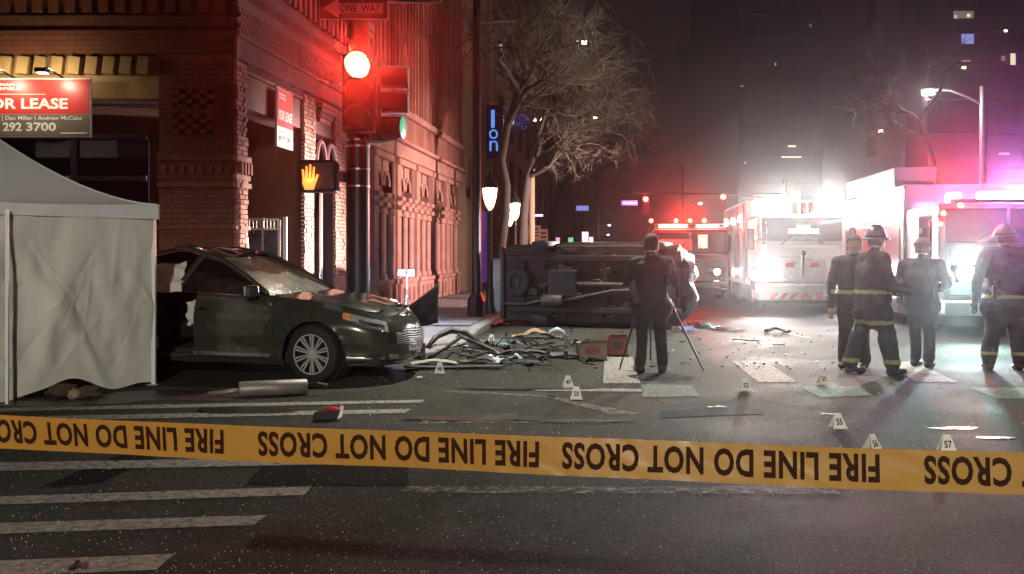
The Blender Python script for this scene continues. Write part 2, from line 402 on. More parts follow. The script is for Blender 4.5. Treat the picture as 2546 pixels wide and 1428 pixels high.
# pavement round the brick corner: level with the road at the ramp, a kerb step farther up
def kx(y): return -2.75 + 0.12 * y
def pav_z(y): return 0.012 + 0.118 * max(0.0, min(1.0, (y - 15.5) / 3.0))
b = MB()
yy = [13.2 + 0.35 * i for i in range(8)] + [16 + i for i in range(0, 85, 1)]
def kerb_x(y):
    if y < 16: return kx(16) - (1 - math.sqrt(max(0, 1 - ((16 - y) / 2.9) ** 2))) * 2.9
    return kx(y)
vs = []
for y in yy: vs += [(-60, y, pav_z(y)), (kerb_x(y) - 0.16, y, pav_z(y)), ]
b.add(vs, [(2 * i, 2 * i + 1, 2 * i + 3, 2 * i + 2) for i in range(len(yy) - 1)])
pv = kind(b.build('pavement', 'concrete'), 'structure')
b = MB(); vs = []
for y in yy:
    x = kerb_x(y); vs += [(x - 0.155, y, pav_z(y) + 0.003), (x - 0.02, y, pav_z(y) + 0.003), (x, y, pav_z(y) - 0.02), (x + 0.01, y, -0.02)]
b.add(vs, [(4 * i + k, 4 * i + k + 1, 4 * i + k + 5, 4 * i + k + 4) for i in range(len(yy) - 1) for k in range(3)])
kind(b.build('kerb', 'kerb'), 'structure')
# pavement slab joints are cut as separate slabs near the lamp posts
bs = MB().bb((-0.6, -0.6, 0), (0.6, 0.6, 0.012)).mesh('paving_slab', 'concrete')
for j in range(14):
    y = 18.9 + j * 1.24
    for k in range(3):
        c = Vector((kx(y) - 0.85 - k * 1.23, y, pav_z(y)))
        inst('paving_slab', bs, pv, c, (0, 0, UA))
# far pavement on the right side of the street
b = MB(); b.bb((0, 0, 0), (60, 200, 0.12)); b.build('pavement', 'concrete', None, (12.4, 24, 0), (0, 0, UA))
kind(bpy.data.objects['pavement.001'], 'structure')
# ------------------------------------------------------------------ corner brick building
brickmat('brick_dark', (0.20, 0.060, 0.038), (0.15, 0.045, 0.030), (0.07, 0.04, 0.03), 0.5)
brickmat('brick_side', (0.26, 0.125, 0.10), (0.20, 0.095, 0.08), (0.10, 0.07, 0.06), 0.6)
pmat('brick_one', (0.33, 0.165, 0.125), 0.8, var=0.4, scale=5, bump=0.3, bscale=50)
pmat('brick_two', (0.40, 0.24, 0.19), 0.8, var=0.4, scale=5, bump=0.3, bscale=50)
pmat('brick_front', (0.21, 0.068, 0.040), 0.85, var=0.4, scale=6, bump=0.25, bscale=50)
pmat('mortar', (0.09, 0.055, 0.05), 0.95, var=0.3, scale=20)
pmat('stone_side', (0.27, 0.155, 0.14), 0.8, var=0.35, scale=1.6, bump=0.25, bscale=25)
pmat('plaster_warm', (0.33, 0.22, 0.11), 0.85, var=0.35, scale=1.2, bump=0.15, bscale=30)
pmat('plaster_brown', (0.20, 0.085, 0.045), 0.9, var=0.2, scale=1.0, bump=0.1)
pmat('dark_frame', (0.022, 0.022, 0.03), 0.4, var=0.2)
glassmat('shop_glass', (0.01, 0.012, 0.02), 0.85, 0.06)
pmat('shade_brick', (0.07, 0.024, 0.016), 0.9, var=0.3, scale=9)
C0 = Vector((-4.2, 14.6, 0))                    # the street corner of the building
bld = thing('brick_building', 'dark red brick corner building with corbelled cornice and recessed porch', 'building', C0)
FR = thing  # readability only
rnd = random.Random(11)
def front(name, mat, a, b, bevel=0, parent=None):
    "box on the front wall: a,b = (x, depth from the wall, z) with x to the left negative, depth away from viewer positive"
    return MB().bb(a, b).build(name, mat, parent or bld, bevel=bevel)
def side(name, mat, s0, s1, p0, p1, z0, z1, bevel=0, parent=None):
    "box on the side wall: s along the wall, p proud of it"
    return MB().bb((s0, -p0, z0), (s1, -p1, z1)).build(name, mat, parent or bld, rot=(0, 0, R(90) + UA), bevel=bevel)
# (side pieces: local x runs along the wall, local -y points to the street)
# front wall
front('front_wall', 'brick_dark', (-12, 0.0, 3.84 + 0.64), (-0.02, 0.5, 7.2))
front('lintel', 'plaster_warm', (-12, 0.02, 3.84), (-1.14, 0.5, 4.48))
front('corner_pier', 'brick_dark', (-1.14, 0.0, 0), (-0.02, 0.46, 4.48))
cm = MB().bb((-0.085, -0.09, -0.13), (0.085, 0.02, 0.13)).mesh('corbel', 'plaster_warm')
for i in range(13): inst('corbel', cm, bld, (-1.36 - i * 0.258, 0.0, 4.33), (0, R(7), 0))
front('cornice_band', 'brick_dark', (-12, -0.05, 4.75), (0.05, 0.0, 4.86))
front('cornice_band', 'brick_dark', (-12, -0.09, 5.42), (0.09, 0.0, 5.56))
front('cornice_band', 'brick_dark', (-12, -0.07, 5.02), (0.07, 0.0, 5.08))
dm = MB().bb((-0.075, -0.08, -0.13), (0.075, 0.0, 0.13)).mesh('dentil', 'brick_front')
for i in range(26): inst('dentil', dm, bld, (-0.2 - i * 0.25, -0.002, 5.26))
# pier bands
for z0, z1, p in ((2.90, 2.99, 0.05), (2.80, 2.90, 0.015), (2.62, 2.70, 0.02), (2.50, 2.58, 0.05), (1.86, 1.92, 0.035), (4.42, 4.50, 0.05)):
    front('pier_band', 'brick_front', (-1.16, -p, z0), (0.0 + p, 0.0, z1), 0.006)
dm2 = MB().bb((-0.045, -0.045, -0.075), (0.045, 0.0, 0.075)).mesh('dentil', 'brick_front')
for i in range(8): inst('dentil', dm2, bld, (-1.06 + i * 0.14, -0.015, 2.77))
# chequer panel of projecting headers over a flat sheet darkened like recess shade
fr = front('panel_shade', 'shade_brick', (-0.93, -0.004, 3.30), (-0.32, -0.001, 4.06))
hb = MB().bb((-0.048, -0.05, -0.032), (0.048, 0.0, 0.032)).mesh('brick', 'brick_front')
for r_ in range(10):
    for c_ in range(6):
        if (r_ + c_) % 2 == 0 or r_ % 5 == 4: inst('brick', hb, bld, (-0.88 + c_ * 0.105, -0.004, 3.34 + r_ * 0.075))
# porch: back walls, ceiling, floor
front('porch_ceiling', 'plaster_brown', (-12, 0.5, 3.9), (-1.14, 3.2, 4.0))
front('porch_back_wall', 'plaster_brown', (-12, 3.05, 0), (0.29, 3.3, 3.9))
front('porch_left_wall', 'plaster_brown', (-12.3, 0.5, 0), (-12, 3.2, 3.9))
# dark shop window in the porch
sw = front('shop_window', 'shop_glass', (-7.4, 1.2, 0.1), (-1.75, 1.24, 3.4))
for x in (-7.4, -6.1, -4.35, -2.95): front('window_post', 'dark_frame', (x - 0.05, 1.14, 0.1), (x + 0.05, 1.19, 3.4))
for z in (0.1, 2.72, 3.4): front('window_rail', 'dark_frame', (-7.4, 1.10, z - 0.04), (-1.75, 1.135, z + 0.04))
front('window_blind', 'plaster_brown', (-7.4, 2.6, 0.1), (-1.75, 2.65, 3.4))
for x, z0, z1 in ((-4.00, 2.3, 2.74), (-2.99, 2.2, 2.75)): front('door_pull', 'galvanised', (x - 0.035, 1.0, z0), (x + 0.035, 1.03, z1))
# side wall masses
side('corner_pier_side', 'mortar', 0.0, 0.46, -0.4, -0.012, 0, 4.48)
side('side_wall', 'brick_side', 5.70, 7.15, -0.5, -0.012, 0, 4.48)
side('side_wall', 'mortar', 3.06, 3.72, -0.5, -0.012, 0, 4.48)
side('side_wall', 'mortar', 4.95, 5.70, -0.5, -0.012, 0, 4.48)
side('window_spandrel', 'brick_side', 3.72, 4.95, -0.5, -0.03, 3.80, 4.48)
side('window_sill', 'stone_side', 3.72, 4.95, -0.35, 0.05, 0.0, 0.72)
side('window_back', 'void', 3.72, 4.95, -0.50, -0.42, 0.72, 3.80)
side('porch_header', 'stone_side', 0.46, 3.06, -0.5, -0.03, 3.78, 4.30)
side('upper_wall', 'brick_side', 0.02, 7.15, -0.5, 0.0, 4.48, 7.2)
# colonnette and round arch in the narrow window
cn = MB(); cn.lathe([(0.10, 0.72), (0.10, 0.85), (0.07, 0.9), (0.07, 2.9), (0.10, 2.95), (0.11, 3.1)], 12)
o = cn.build('colonnette', 'stone_side', bld, rot=(0, 0, R(90) + UA), smooth=False); o.location = Matrix.Rotation(R(90) + UA, 3, 'Z') @ Vector((4.35, 0.1, 0))
for cx0 in (4.03, 4.66):
    for r0 in (0.29,):
        b = MB(); pts = []
        for k in range(13):
            a = math.pi * k / 12; pts.append((cx0 + r0 * math.cos(a), -0.04, 3.1 + 0.55 * math.sin(a)))
        b.tube(pts, 0.045, 6); b.build('arch_moulding', 'stone_side', bld, rot=(0, 0, R(90) + UA))
# mouldings of the entablature along the side
for z0, z1, p in ((4.48, 4.78, 0.05), (4.80, 4.85, 0.09), (5.24, 5.42, 0.07), (5.60, 5.68, 0.15), (5.68, 5.78, 0.10), (6.32, 6.45, 0.2), (6.45, 6.62, 0.26), (4.30, 4.36, 0.02)):
    side('moulding', 'stone_side', -0.02 if z0 > 4.4 else 0.0, 7.2, 0.0, p, z0, z1, 0.008)
tm = MB().bb((-0.06, -0.13, -0.24), (0.06, 0.0, 0.24)).mesh('dentil', 'stone_side')
SR = Matrix.Rotation(R(90) + UA, 3, 'Z')
for i in range(26): inst('dentil', tm, bld, SR @ Vector((0.15 + i * 0.275, -0.001, 6.05)), (0, 0, R(90) + UA))
sm = MB().bb((-0.022, -0.04, -0.055), (0.022, 0.0, 0.055)).mesh('dentil', 'stone_side')
for i in range(30): inst('dentil', sm, bld, SR @ Vector((0.50 + i * 0.087, 0.012, 4.42)), (0, 0, R(90) + UA))
# honeycomb band: projecting headers over a flat black sheet painted as their shade
side('lattice_shade', 'void', 0.0, 7.15, 0.0, 0.004, 4.86, 5.23)
lm = MB().bb((-0.044, -0.06, -0.031), (0.044, 0.0, 0.031)).mesh('brick', 'brick_one')
cnt = 0; rest = MB()
for i in range(60):
    for r_ in range(5):
        s = 0.07 + i * 0.118 + (0.059 if r_ % 2 else 0); z = 4.895 + r_ * 0.075
        if s > 7.1: continue
        if i < 22: inst('brick', lm, bld, SR @ Vector((s, -0.006, z)), (0, 0, R(90) + UA)); cnt += 1
        else: rest.bb((s - 0.044, -0.066, z - 0.031), (s + 0.044, -0.006, z + 0.031))
# brick faces of the two piers, laid one by one in running bond with uneven depth
bricks = [MB().box((0, -0.02, 0), (0.198, 0.055, 0.063)).mesh('brick', m) for m in ('brick_one', 'brick_two')]
half = [MB().box((0, -0.02, 0), (0.095, 0.055, 0.063)).mesh('brick', m) for m in ('brick_one', 'brick_two')]
def lay(s0, s1, z0, z1, skip=None, single=False):
    global cnt
    z = z0; r_ = 0
    while z < z1 - 0.03:
        s = s0 + (0.10 if r_ % 2 else 0.0)
        if r_ % 2: cells = [(s0 + 0.05, True)]
        else: cells = []
        x = s + 0.10
        while x + 0.10 <= s1 + 0.02: cells.append((x, False)); x += 0.21
        if x - 0.105 < s1 - 0.06: cells.append((min(x - 0.052, s1 - 0.048), True))
        for c, hf in cells:
            d = rnd.uniform(-0.012, 0.010)
            if skip and skip(c, z):
                continue
            if single:
                inst('brick', rnd.choice(half if hf else bricks), bld, SR @ Vector((c, d, z + 0.037)), (0, 0, R(90) + UA)); cnt += 1
            else:
                w_ = 0.0475 if hf else 0.099
                rest.bb((c - w_, d - 0.047, z + 0.006), (c + w_, d + 0.01, z + 0.069))
        z += 0.075; r_ += 1
lay(0.0, 0.46, 1.35, 4.45, skip=lambda c, z: 3.3 < z < 4.05 and 0.12 < c < 0.34, single=True)
lay(0.0, 0.46, 0.0, 1.35)
for r_ in range(10):
    if r_ % 2: inst('brick', half[0], bld, SR @ Vector((0.18, 0.0, 3.34 + r_ * 0.075)), (0, 0, R(90) + UA))
    else: inst('brick', half[1], bld, SR @ Vector((0.29, 0.0, 3.34 + r_ * 0.075)), (0, 0, R(90) + UA))
lay(3.06, 3.72, 2.4, 4.45, single=True)
lay(3.06, 3.72, 0, 2.4); lay(4.95, 5.70, 0, 4.45)
o = rest.build('brickwork', 'brick_one', bld, rot=(0, 0, R(90) + UA)); o['kind'] = 'stuff'
# corner pier bands turn the corner onto the side face
for z0, z1, p in ((2.90, 2.99, 0.075), (2.62, 2.70, 0.06), (2.50, 2.58, 0.075), (1.86, 1.92, 0.06)):
    side('pier_band', 'brick_two', -0.06, 0.50, 0.0, p, z0, z1, 0.006)
for i in range(4): inst('dentil', MB().bb((-0.03, -0.08, -0.09), (0.03, 0.0, 0.09)).mesh('dentil', 'brick_one'), bld, SR @ Vector((0.06 + i * 0.12, -0.03, 2.80)), (0, 0, R(90) + UA))
# corbelled bracket over the narrow window
for k in range(4):
    side('bracket_course', 'brick_one', 3.78 + 0.05 * k, 4.75 - 0.05 * k, 0.0, 0.16 - 0.035 * k, 4.30 - 0.09 * k, 4.38 - 0.09 * k, 0.004)

# ------------------------------------------------------------------ letting boards
pmat('sign_red', (0.62, 0.045, 0.04), 0.35, var=0.05, scale=1)
pmat('sign_grey', (0.16, 0.145, 0.12), 0.4, var=0.05, scale=1)
pmat('sign_white', (0.85, 0.83, 0.80), 0.4, var=0.0)
sg = thing('lease_sign', 'large red and grey FOR LEASE board hung over the dark shopfront', 'sign', W(0, 342, 14.3) + Vector((0, 0, 0)))
k = 14.3 / F
def sgb(name, mat, x0, x1, y0, y1, d, th=0.02):
    return MB().bb((x0 * k, -d - th, (342 - y0) * k), (x1 * k, -d, (342 - y1) * k)).build(name, mat, sg)
sgb('board', 'sign_white', -160, 229, 342, 197, 0, 0.05)
sgb('red_field', 'sign_red', -158, 227, 285, 199, 0.051, 0.004)
sgb('grey_field', 'sign_grey', -158, 227, 340, 286.5, 0.051, 0.004)
def sgt(txt, x0, x1, y0, y1, bold=0.012):
    b = MB(); vs, fs = text_fit(txt, x0 * k, x1 * k, (342 - y0) * k, (342 - y1) * k, bold)
    b.add([Vector((v.x, -0.058, v.z)) for v in vs], fs); return b.build('lettering', 'sign_white', sg)
sgt('FOR LEASE', -40, 173, 273, 246, 0.03)
sgt('CUSHMAN &', -40, 58, 216, 209, 0.01); sgt('WAKEFIELD', -40, 58, 226, 219, 0.01)
sgt('Huff | Dan Miller | Andrew McCabe', -22, 208, 303, 290, 0.01)
sgt('303', -44, 4, 328, 306, 0.03); sgt('292', 12, 59, 328, 306, 0.03); sgt('3700', 70, 144, 328, 306, 0.03)
sgb('rule_line', 'sign_white', -50, 118, 237, 235.5, 0.056, 0.002); sgb('rule_line', 'sign_white', 155, 220, 334, 331, 0.056, 0.002)
for px in (20, 143):
    b = MB(); p = W(px, 190, 14.3) - sg.location
    b.tube([p + Vector((0, 0.25, 0.0)), p + Vector((0, -0.30, 0.06)), p + Vector((0, -0.42, 0.02))], 0.015, 6)
    arm = b.build('lamp_arm', 'black_metal', sg)
    hd = MB().box(p + Vector((0, -0.47, 0.0)), (0.16, 0.14, 0.06)).build('lamp_head', 'black_metal', sg)
    MB().box(p + Vector((0, -0.45, -0.04)), (0.13, 0.10, 0.012)).build('lamp_lens', emat('sign_lamp_lens', (1, 0.86, 0.66), 6), sg)
    l = lamp('sign_lamp', p + Vector((0, -0.50, -0.06)), (1, 0.80, 0.58), 30, 0.05, 'SPOT', sg, size=R(150), blend=0.8)
    l.rotation_euler = Vector((0, 0.5, -0.35)).to_track_quat('-Z', 'Y').to_euler()
    l2 = lamp('lintel_fill', p + Vector((0, -0.14, 0.10)), (1, 0.78, 0.42), 13, 0.05, 'POINT', sg)  # added fill without its own fixture, warms the lintel and pier
ss = thing('lease_sign', 'narrow red FOR LEASE board hung on the side of the brick building', 'sign', C0 + SR @ Vector((1.42, -0.12, 3.28)), R(90) + UA)
MB().bb((0, -0.02, 0), (0.76, 0.02, 0.98)).build('board', 'sign_white', ss)
MB().bb((0.01, -0.026, 0.34), (0.75, -0.021, 0.97)).build('red_field', pmat('sign_pink', (0.66, 0.10, 0.09), 0.4, var=0), ss)
for txt, z0, z1, x0, x1 in (('FOR LEASE', 0.45, 0.62, 0.06, 0.70), ('CUSHMAN &', 0.86, 0.90, 0.06, 0.4), ('WAKEFIELD', 0.80, 0.84, 0.06, 0.4)):
    vs, fs = text_fit(txt, x0, x1, z0, z1, 0.025); MB().add([Vector((v.x, -0.029, v.z)) for v in vs], fs).build('lettering', 'sign_white', ss)
for txt, z0, z1, x0, x1 in (('Dan Miller | Andrew McCabe', 0.24, 0.28, 0.06, 0.70), ('303 292 3700', 0.10, 0.19, 0.06, 0.62)):
    vs, fs = text_fit(txt, x0, x1, z0, z1, 0.02); MB().add([Vector((v.x, -0.024, v.z)) for v in vs], fs).build('lettering', 'sign_grey', ss)
for x in (0.12, 0.62):
    b = MB(); b.tube([(x, 0.1, 1.0), (x, -0.3, 1.12), (x, -0.85, 1.10), (x, -0.95, 1.05)], 0.012, 6).box((x, -0.98, 1.03), (0.09, 0.16, 0.05))
    b.build('lamp_arm', 'galvanised', ss)
    l = lamp('side_sign_lamp', (x, -0.85, 1.0), (1, 0.9, 0.82), 16, 0.05, 'SPOT', ss, size=R(110), blend=0.7)
    l.rotation_euler = Vector((0, 0.75, -0.55)).to_track_quat('-Z', 'Y').to_euler()
# white lattice gate in the porch and a closed parasol behind it
pmat('lattice', (0.05, 0.045, 0.07), 0.6, var=0.2)
gt = thing('iron_gate', 'white framed gate with dark lattice inside the side porch', 'gate', (W(610, 630, 16.5).x, 16.5, 0.0))
gw = 0.60
for a, b_ in (((0, 0.1), (0.04, 2.10)), ((gw * 0.47, 0.1), (gw * 0.47 + 0.035, 2.10)), ((gw - 0.04, 0.1), (gw, 2.07))):
    MB().bb((a[0], -0.02, a[1]), (b_[0], 0.02, b_[1])).build('frame_post', 'white_paint', gt)
MB().bb((gw + 0.05, -0.03, 0), (gw + 0.11, 0.03, 2.12)).build('gate_post', 'white_paint', gt)
for z in (2.06, 1.90, 0.12): MB().bb((0.04, -0.018, z), (gw - 0.04, 0.018, z + 0.035)).build('frame_rail', 'white_paint', gt)
for i in range(9): MB().bb((0.06 + i * 0.06, -0.008, 1.935), (0.075 + i * 0.06, 0.008, 2.06)).build('spindle', 'white_paint', gt)
for i in range(10):
    for d in (-1, 1):
        x = 0.05 + i * 0.055
        b = MB(); b.tube([(max(0.04, min(gw - 0.04, x)), 0.012 * d, 1.9), (max(0.04, min(gw - 0.04, x + d * 0.5)), 0.012 * d, 1.9 - (abs(max(0.04, min(gw - 0.04, x + d * 0.5)) - x) * 3.5 if d else 0))], 0.007, 4)
        b.build('lattice_bar', 'lattice', gt)
MB().bb((0.04, 0.03, 0.15), (gw - 0.04, 0.04, 1.9)).build('mesh_panel', 'lattice', gt)
pu = thing('parasol', 'folded white parasol standing behind the lattice gate', 'parasol', (W(642, 630, 16.9).x - 0.02, 16.2, 0.0))
b = MB(); b.lathe([(0.012, 1.95), (0.02, 1.88), (0.05, 1.6), (0.085, 1.2), (0.10, 1.0), (0.06, 0.98)], 10); b.build('canopy', 'sign_white', pu)
MB().tube([(0, 0, 0.03), (0, 0, 1.0)], 0.02, 8).build('pole', 'galvanised', pu); MB().lathe([(0.2, 0.012), (0.2, 0.06), (0.03, 0.08)], 16).build('base', 'black_metal', pu)

# ------------------------------------------------------------------ arcaded building next door
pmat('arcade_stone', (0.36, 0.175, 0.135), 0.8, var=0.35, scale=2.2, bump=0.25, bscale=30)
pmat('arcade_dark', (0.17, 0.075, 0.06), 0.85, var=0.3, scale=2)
pmat('arcade_glass', (0.02, 0.02, 0.03), 0.12, var=0.2)
pmat('upper_brick', (0.25, 0.10, 0.075), 0.85, var=0.5, scale=1.5, bump=0.2, streak=True)
s_start = (22.66 - 14.6) / U.y; L2 = (34.8 - 22.66) / U.y
ar = thing('arcaded_building', 'long pinkish brick building with paired round arches and pilasters along the pavement', 'building', C0 + U * s_start, R(90) + UA)
def ab(name, mat, a, b_, bevel=0, parent=None): return MB().bb(a, b_).build(name, mat, parent or ar, bevel=bevel)
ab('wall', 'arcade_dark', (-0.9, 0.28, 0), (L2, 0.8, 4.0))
ab('upper_wall', 'upper_brick', (-0.9, 0.0, 5.3), (L2, 0.8, 12))
ab('cornice', 'arcade_stone', (-0.9, -0.06, 4.0), (L2, 0.8, 4.36), 0.02)
ab('cornice', 'arcade_stone', (-0.9, -0.20, 4.36), (L2, 0.8, 4.46), 0.02)
ab('frieze', 'upper_brick', (-0.9, -0.03, 4.46), (L2, 0.8, 5.12))
ab('cornice', 'arcade_stone', (-0.9, -0.16, 5.12), (L2, 0.8, 5.30), 0.02)
for i in range(34):
    x = -0.75 + i * 0.375 + rnd.uniform(-0.05, 0.05); h = rnd.uniform(6.4, 11.5)
    ab('batten', 'upper_brick', (x, -rnd.uniform(0.03, 0.07), 5.305), (x + rnd.uniform(0.07, 0.15), 0.0, 11.9))
BW = L2 / 5.3
def half_arch_plate(x0, x1, z0, z1, y0, y1, n=12):
    "wall plate with a round-headed hole between x0 and x1"
    b = MB(); xm = (x0 + x1) / 2; r = (x1 - x0) / 2; zs = z0 + (z1 - z0) * 0.25
    pts = [(xm - r * math.cos(math.pi * k / n), zs + r * 1.15 * math.sin(math.pi * k / n)) for k in range(n + 1)]
    for k in range(n):
        (xa, za), (xb, zb) = pts[k], pts[k + 1]
        b.add([(xa, y0, za), (xb, y0, zb), (xb, y0, z1), (xa, y0, z1), (xa, y1, za), (xb, y1, zb), (xb, y1, z1), (xa, y1, z1)],
              [(0, 1, 2, 3), (7, 6, 5, 4), (0, 4, 5, 1), (2, 6, 7, 3)])
    return b, pts
for i in range(5):
    x = i * BW
    ab('pilaster', 'arcade_stone', (x, -0.02, 0.0), (x + 0.36, 0.28, 4.0), 0.015)
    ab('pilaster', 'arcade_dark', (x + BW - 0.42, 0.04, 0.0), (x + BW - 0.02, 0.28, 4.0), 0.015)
    ab('plinth', 'arcade_stone', (x - 0.04, -0.12, 0.0), (x + BW - 0.45, 0.28, 0.72), 0.02)
    ab('plinth_cap', 'arcade_stone', (x - 0.06, -0.16, 0.72), (x + BW - 0.43, 0.28, 0.84), 0.02)
    ab('bay_panel_cap', 'arcade_stone', (x - 0.03, -0.08, 3.80), (x + BW - 0.45, 0.28, 3.97), 0.02)
    for c in (x + 0.18, x + 0.95, x + 1.68):
        b = MB(); b.lathe([(0.13, 0.84), (0.13, 0.95), (0.095, 1.0), (0.095, 2.44), (0.14, 2.47), (0.12, 2.58), (0.15, 2.70), (0.12, 2.78), (0.17, 2.86), (0.17, 2.95)], 12, (c, 0.05, 0)); cc = b.build('column', 'arcade_stone', ar, smooth=False)
        MB().bb((c - 0.18, -0.13, 2.62), (c + 0.18, 0.25, 2.74)).build('capital', 'arcade_stone', cc, bevel=0.01); MB().bb((c - 0.19, -0.14, 2.86), (c + 0.19, 0.25, 2.97)).build('capital', 'arcade_stone', cc, bevel=0.01)
    for x0, x1 in ((x + 0.30, x + 0.88), (x + 1.02, x + 1.60)):
        b, pts = half_arch_plate(x0, x1, 2.95, 3.80, 0.06, 0.26); b.build('arch', 'arcade_stone', ar)
        b = MB(); b.tube([(p[0], 0.04, p[1]) for p in pts], 0.04, 6); b.build('arch_moulding', 'arcade_stone', ar)
        ab('window_pane', 'arcade_glass', (x0, 0.20, 0.9), (x1, 0.22, 2.95))
        MB().bb(((x0 + x1) / 2 - 0.02, 0.17, 0.9), ((x0 + x1) / 2 + 0.02, 0.195, 3.3)).build('mullion', 'arcade_dark', ar)
    for k in range(3): ab('plinth_panel', 'arcade_dark', (x + 0.2 + k * 0.55, -0.128, 0.22), (x + 0.42 + k * 0.55, -0.122, 0.6))
# pale stone building beyond
pmat('tan_stone', (0.40, 0.31, 0.20), 0.8, var=0.3, scale=1.0, bump=0.15)
tb = thing('stone_building', 'tall tan stone building with purple lit shopfront behind the traffic pole', 'building', C0 + U * (s_start + L2 + 0.05), R(90) + UA)
MB().bb((0, -0.08, 0), (5.8, 1.5, 15)).build('wall', 'tan_stone', tb)
MB().bb((0.9, -0.28, 0), (1.2, -0.08, 15)).build('pilaster', 'tan_stone', tb); MB().bb((5.2, -0.28, 0), (5.6, -0.08, 15)).build('pilaster', 'tan_stone', tb)
MB().bb((0.0, -0.35, 3.5), (5.8, -0.285, 3.9)).build('string_course', 'tan_stone', tb, bevel=0.03)
pmat('shop_purple', (0.2, 0.1, 0.4), 0.4, var=0.4, scale=2, emit=(0.30, 0.13, 0.75), es=0.16)
for i in range(2): MB().bb((2.0 + i * 1.7, -0.12, 0.3), (3.4 + i * 1.7, -0.085, 3.2)).build('shop_window', 'shop_purple', tb)
rb = thing('red_brick_block', 'dark reddish block seen through the bare branches down the street', 'building', C0 + U * (s_start + L2 + 6.2), R(90) + UA)
pmat('far_red', (0.16, 0.06, 0.05), 0.9, var=0.4, scale=0.6)
MB().bb((0, 0.2, 0), (40, 10, 13)).build('wall', 'far_red', rb); MB().bb((-0.2, 0.0, 12.4), (40.2, 0.2, 13.1)).build('cornice', 'far_red', rb)
for i in range(9):
    for j in range(3): MB().bb((1 + i * 4.2, 0.15, 4.5 + j * 2.8), (2.4 + i * 4.2, 0.195, 6.3 + j * 2.8)).build('window', 'arcade_glass', rb)
# blue neon blade sign
ne = thing('neon_sign', 'vertical blue neon blade sign on the stone building behind the tree', 'sign', W(1229, 270, 38.0))
pmat('neon_box', (0.02, 0.03, 0.10), 0.4, var=0.2); emat('neon_blue', (0.10, 0.32, 1.0), 0.95); emat('neon_violet', (0.22, 0.26, 1.0), 0.32)
kk = 38.0 / F
MB().bb((-20 * kk, 0.02, -125 * kk), (22 * kk, 0.22, 8 * kk)).build('panel', 'neon_box', ne)
for ch, y0, y1, x0, x1 in (('1', 48, 4, -8, 1), ('o', 76, 52, -13, 9), ('n', 106, 80, -12, 9)):
    vs, fs = text_fit(ch, x0 * kk, x1 * kk, -y0 * kk, -y1 * kk, 0.0)
    MB().add([Vector((v.x, -0.005, v.z)) for v in vs], fs).build('neon_letter', 'neon_blue', ne)
nd = thing('neon_sign', 'round blue neon roundel glowing between the tree trunks', 'sign', W(1297, 305, 40.0))
kk = 40.0 / F
MB().lathe([(19 * kk, -0.1), (19 * kk, 0.1)], 24, axis='Y').build('panel', 'neon_box', nd)
for r_ in (17, 11, 5):
    b = MB(); b.tube([(r_ * kk * math.cos(a * math.pi / 12), -0.14, r_ * kk * math.sin(a * math.pi / 12)) for a in range(25)], 0.035, 6, cap=False); b.build('neon_ring', 'neon_violet', nd)
# ------------------------------------------------------------------ traffic signal on the corner
SY = 14.0; kp = SY / F
sp0 = Vector(((890 - CX) * kp, SY, 0.012))
sig = thing('traffic_signal', 'black corner traffic signal pole with red light lit and green side lens', 'traffic light', sp0)
def X(px): return (px - 890) * kp
def Zp(py): return H - (py - HY) * kp - 0.012
b = MB(); b.tube([(0, 0, 0), (0, 0, 0.35), (0, 0, 0.36), (0, 0, 6.6)], [0.24, 0.24, 0.172, 0.165], 20)
b.build('pole', 'dark_pole', sig, smooth=True, sharp=40)
for py in (350, 365, 422, 464):
    MB().lathe([(0.178, -0.012), (0.178, 0.012)], 20, (0, 0, Zp(py))).build('band_clamp', 'silver', sig)
MB().lathe([(0.30, 0.0), (0.30, 0.06), (0.24, 0.12)], 20).build('base_flange', 'dark_pole', sig)
emat('lens_red', (1.0, 0.30, 0.12), 60); pmat('lens_green_dim', (0.01, 0.10, 0.06), 0.3, var=0, emit=(0.06, 0.75, 0.40), es=0.6)
pmat('lens_off', (0.05, 0.03, 0.02), 0.3, var=0)
# three-section head facing the camera, in front of the pole
hz = [Zp(182), Zp(182) - 0.36, Zp(182) - 0.72]
MB().bb((X(865), -0.50, hz[2] - 0.19), (X(945), -0.24, hz[0] + 0.19)).build('signal_head', 'black_metal', sig, bevel=0.03, segs=2)
for i, z in enumerate(hz):
    c = (X(905), 0, z)
    MB().lathe([(0.0, -0.518), (0.11, -0.512), (0.158, -0.50)], 28, c, 'Y').build('lens', 'lens_red' if i == 0 else 'lens_off', sig)
    # open-bottom visor hood
    v = MB(); n = 22; vs = []; fs = []
    for k in range(n + 1):
        a = R(-35) + R(250) * k / n
        for d in (-0.50, -0.74 if i else -0.70):
            sl = 1.0
            vs.append((c[0] + 0.172 * math.cos(a), d + (0.10 if (math.sin(a) < 0 and d < -0.55) else 0), c[2] + 0.172 * math.sin(a)))
    fs = [(2 * k, 2 * k + 1, 2 * k + 3, 2 * k + 2) for k in range(n)]
    v.add(vs, fs); v.build('visor', 'black_metal', sig, thick=0.006)
rl0 = lamp('red_signal_light', (X(905), -0.56, hz[0]), (1.0, 0.035, 0.02), 5200, 0.12, 'SPOT', sig, size=R(70), blend=1.0); rl0.rotation_euler = Vector((0.14, -1, 0.10)).to_track_quat('-Z', 'Y').to_euler()
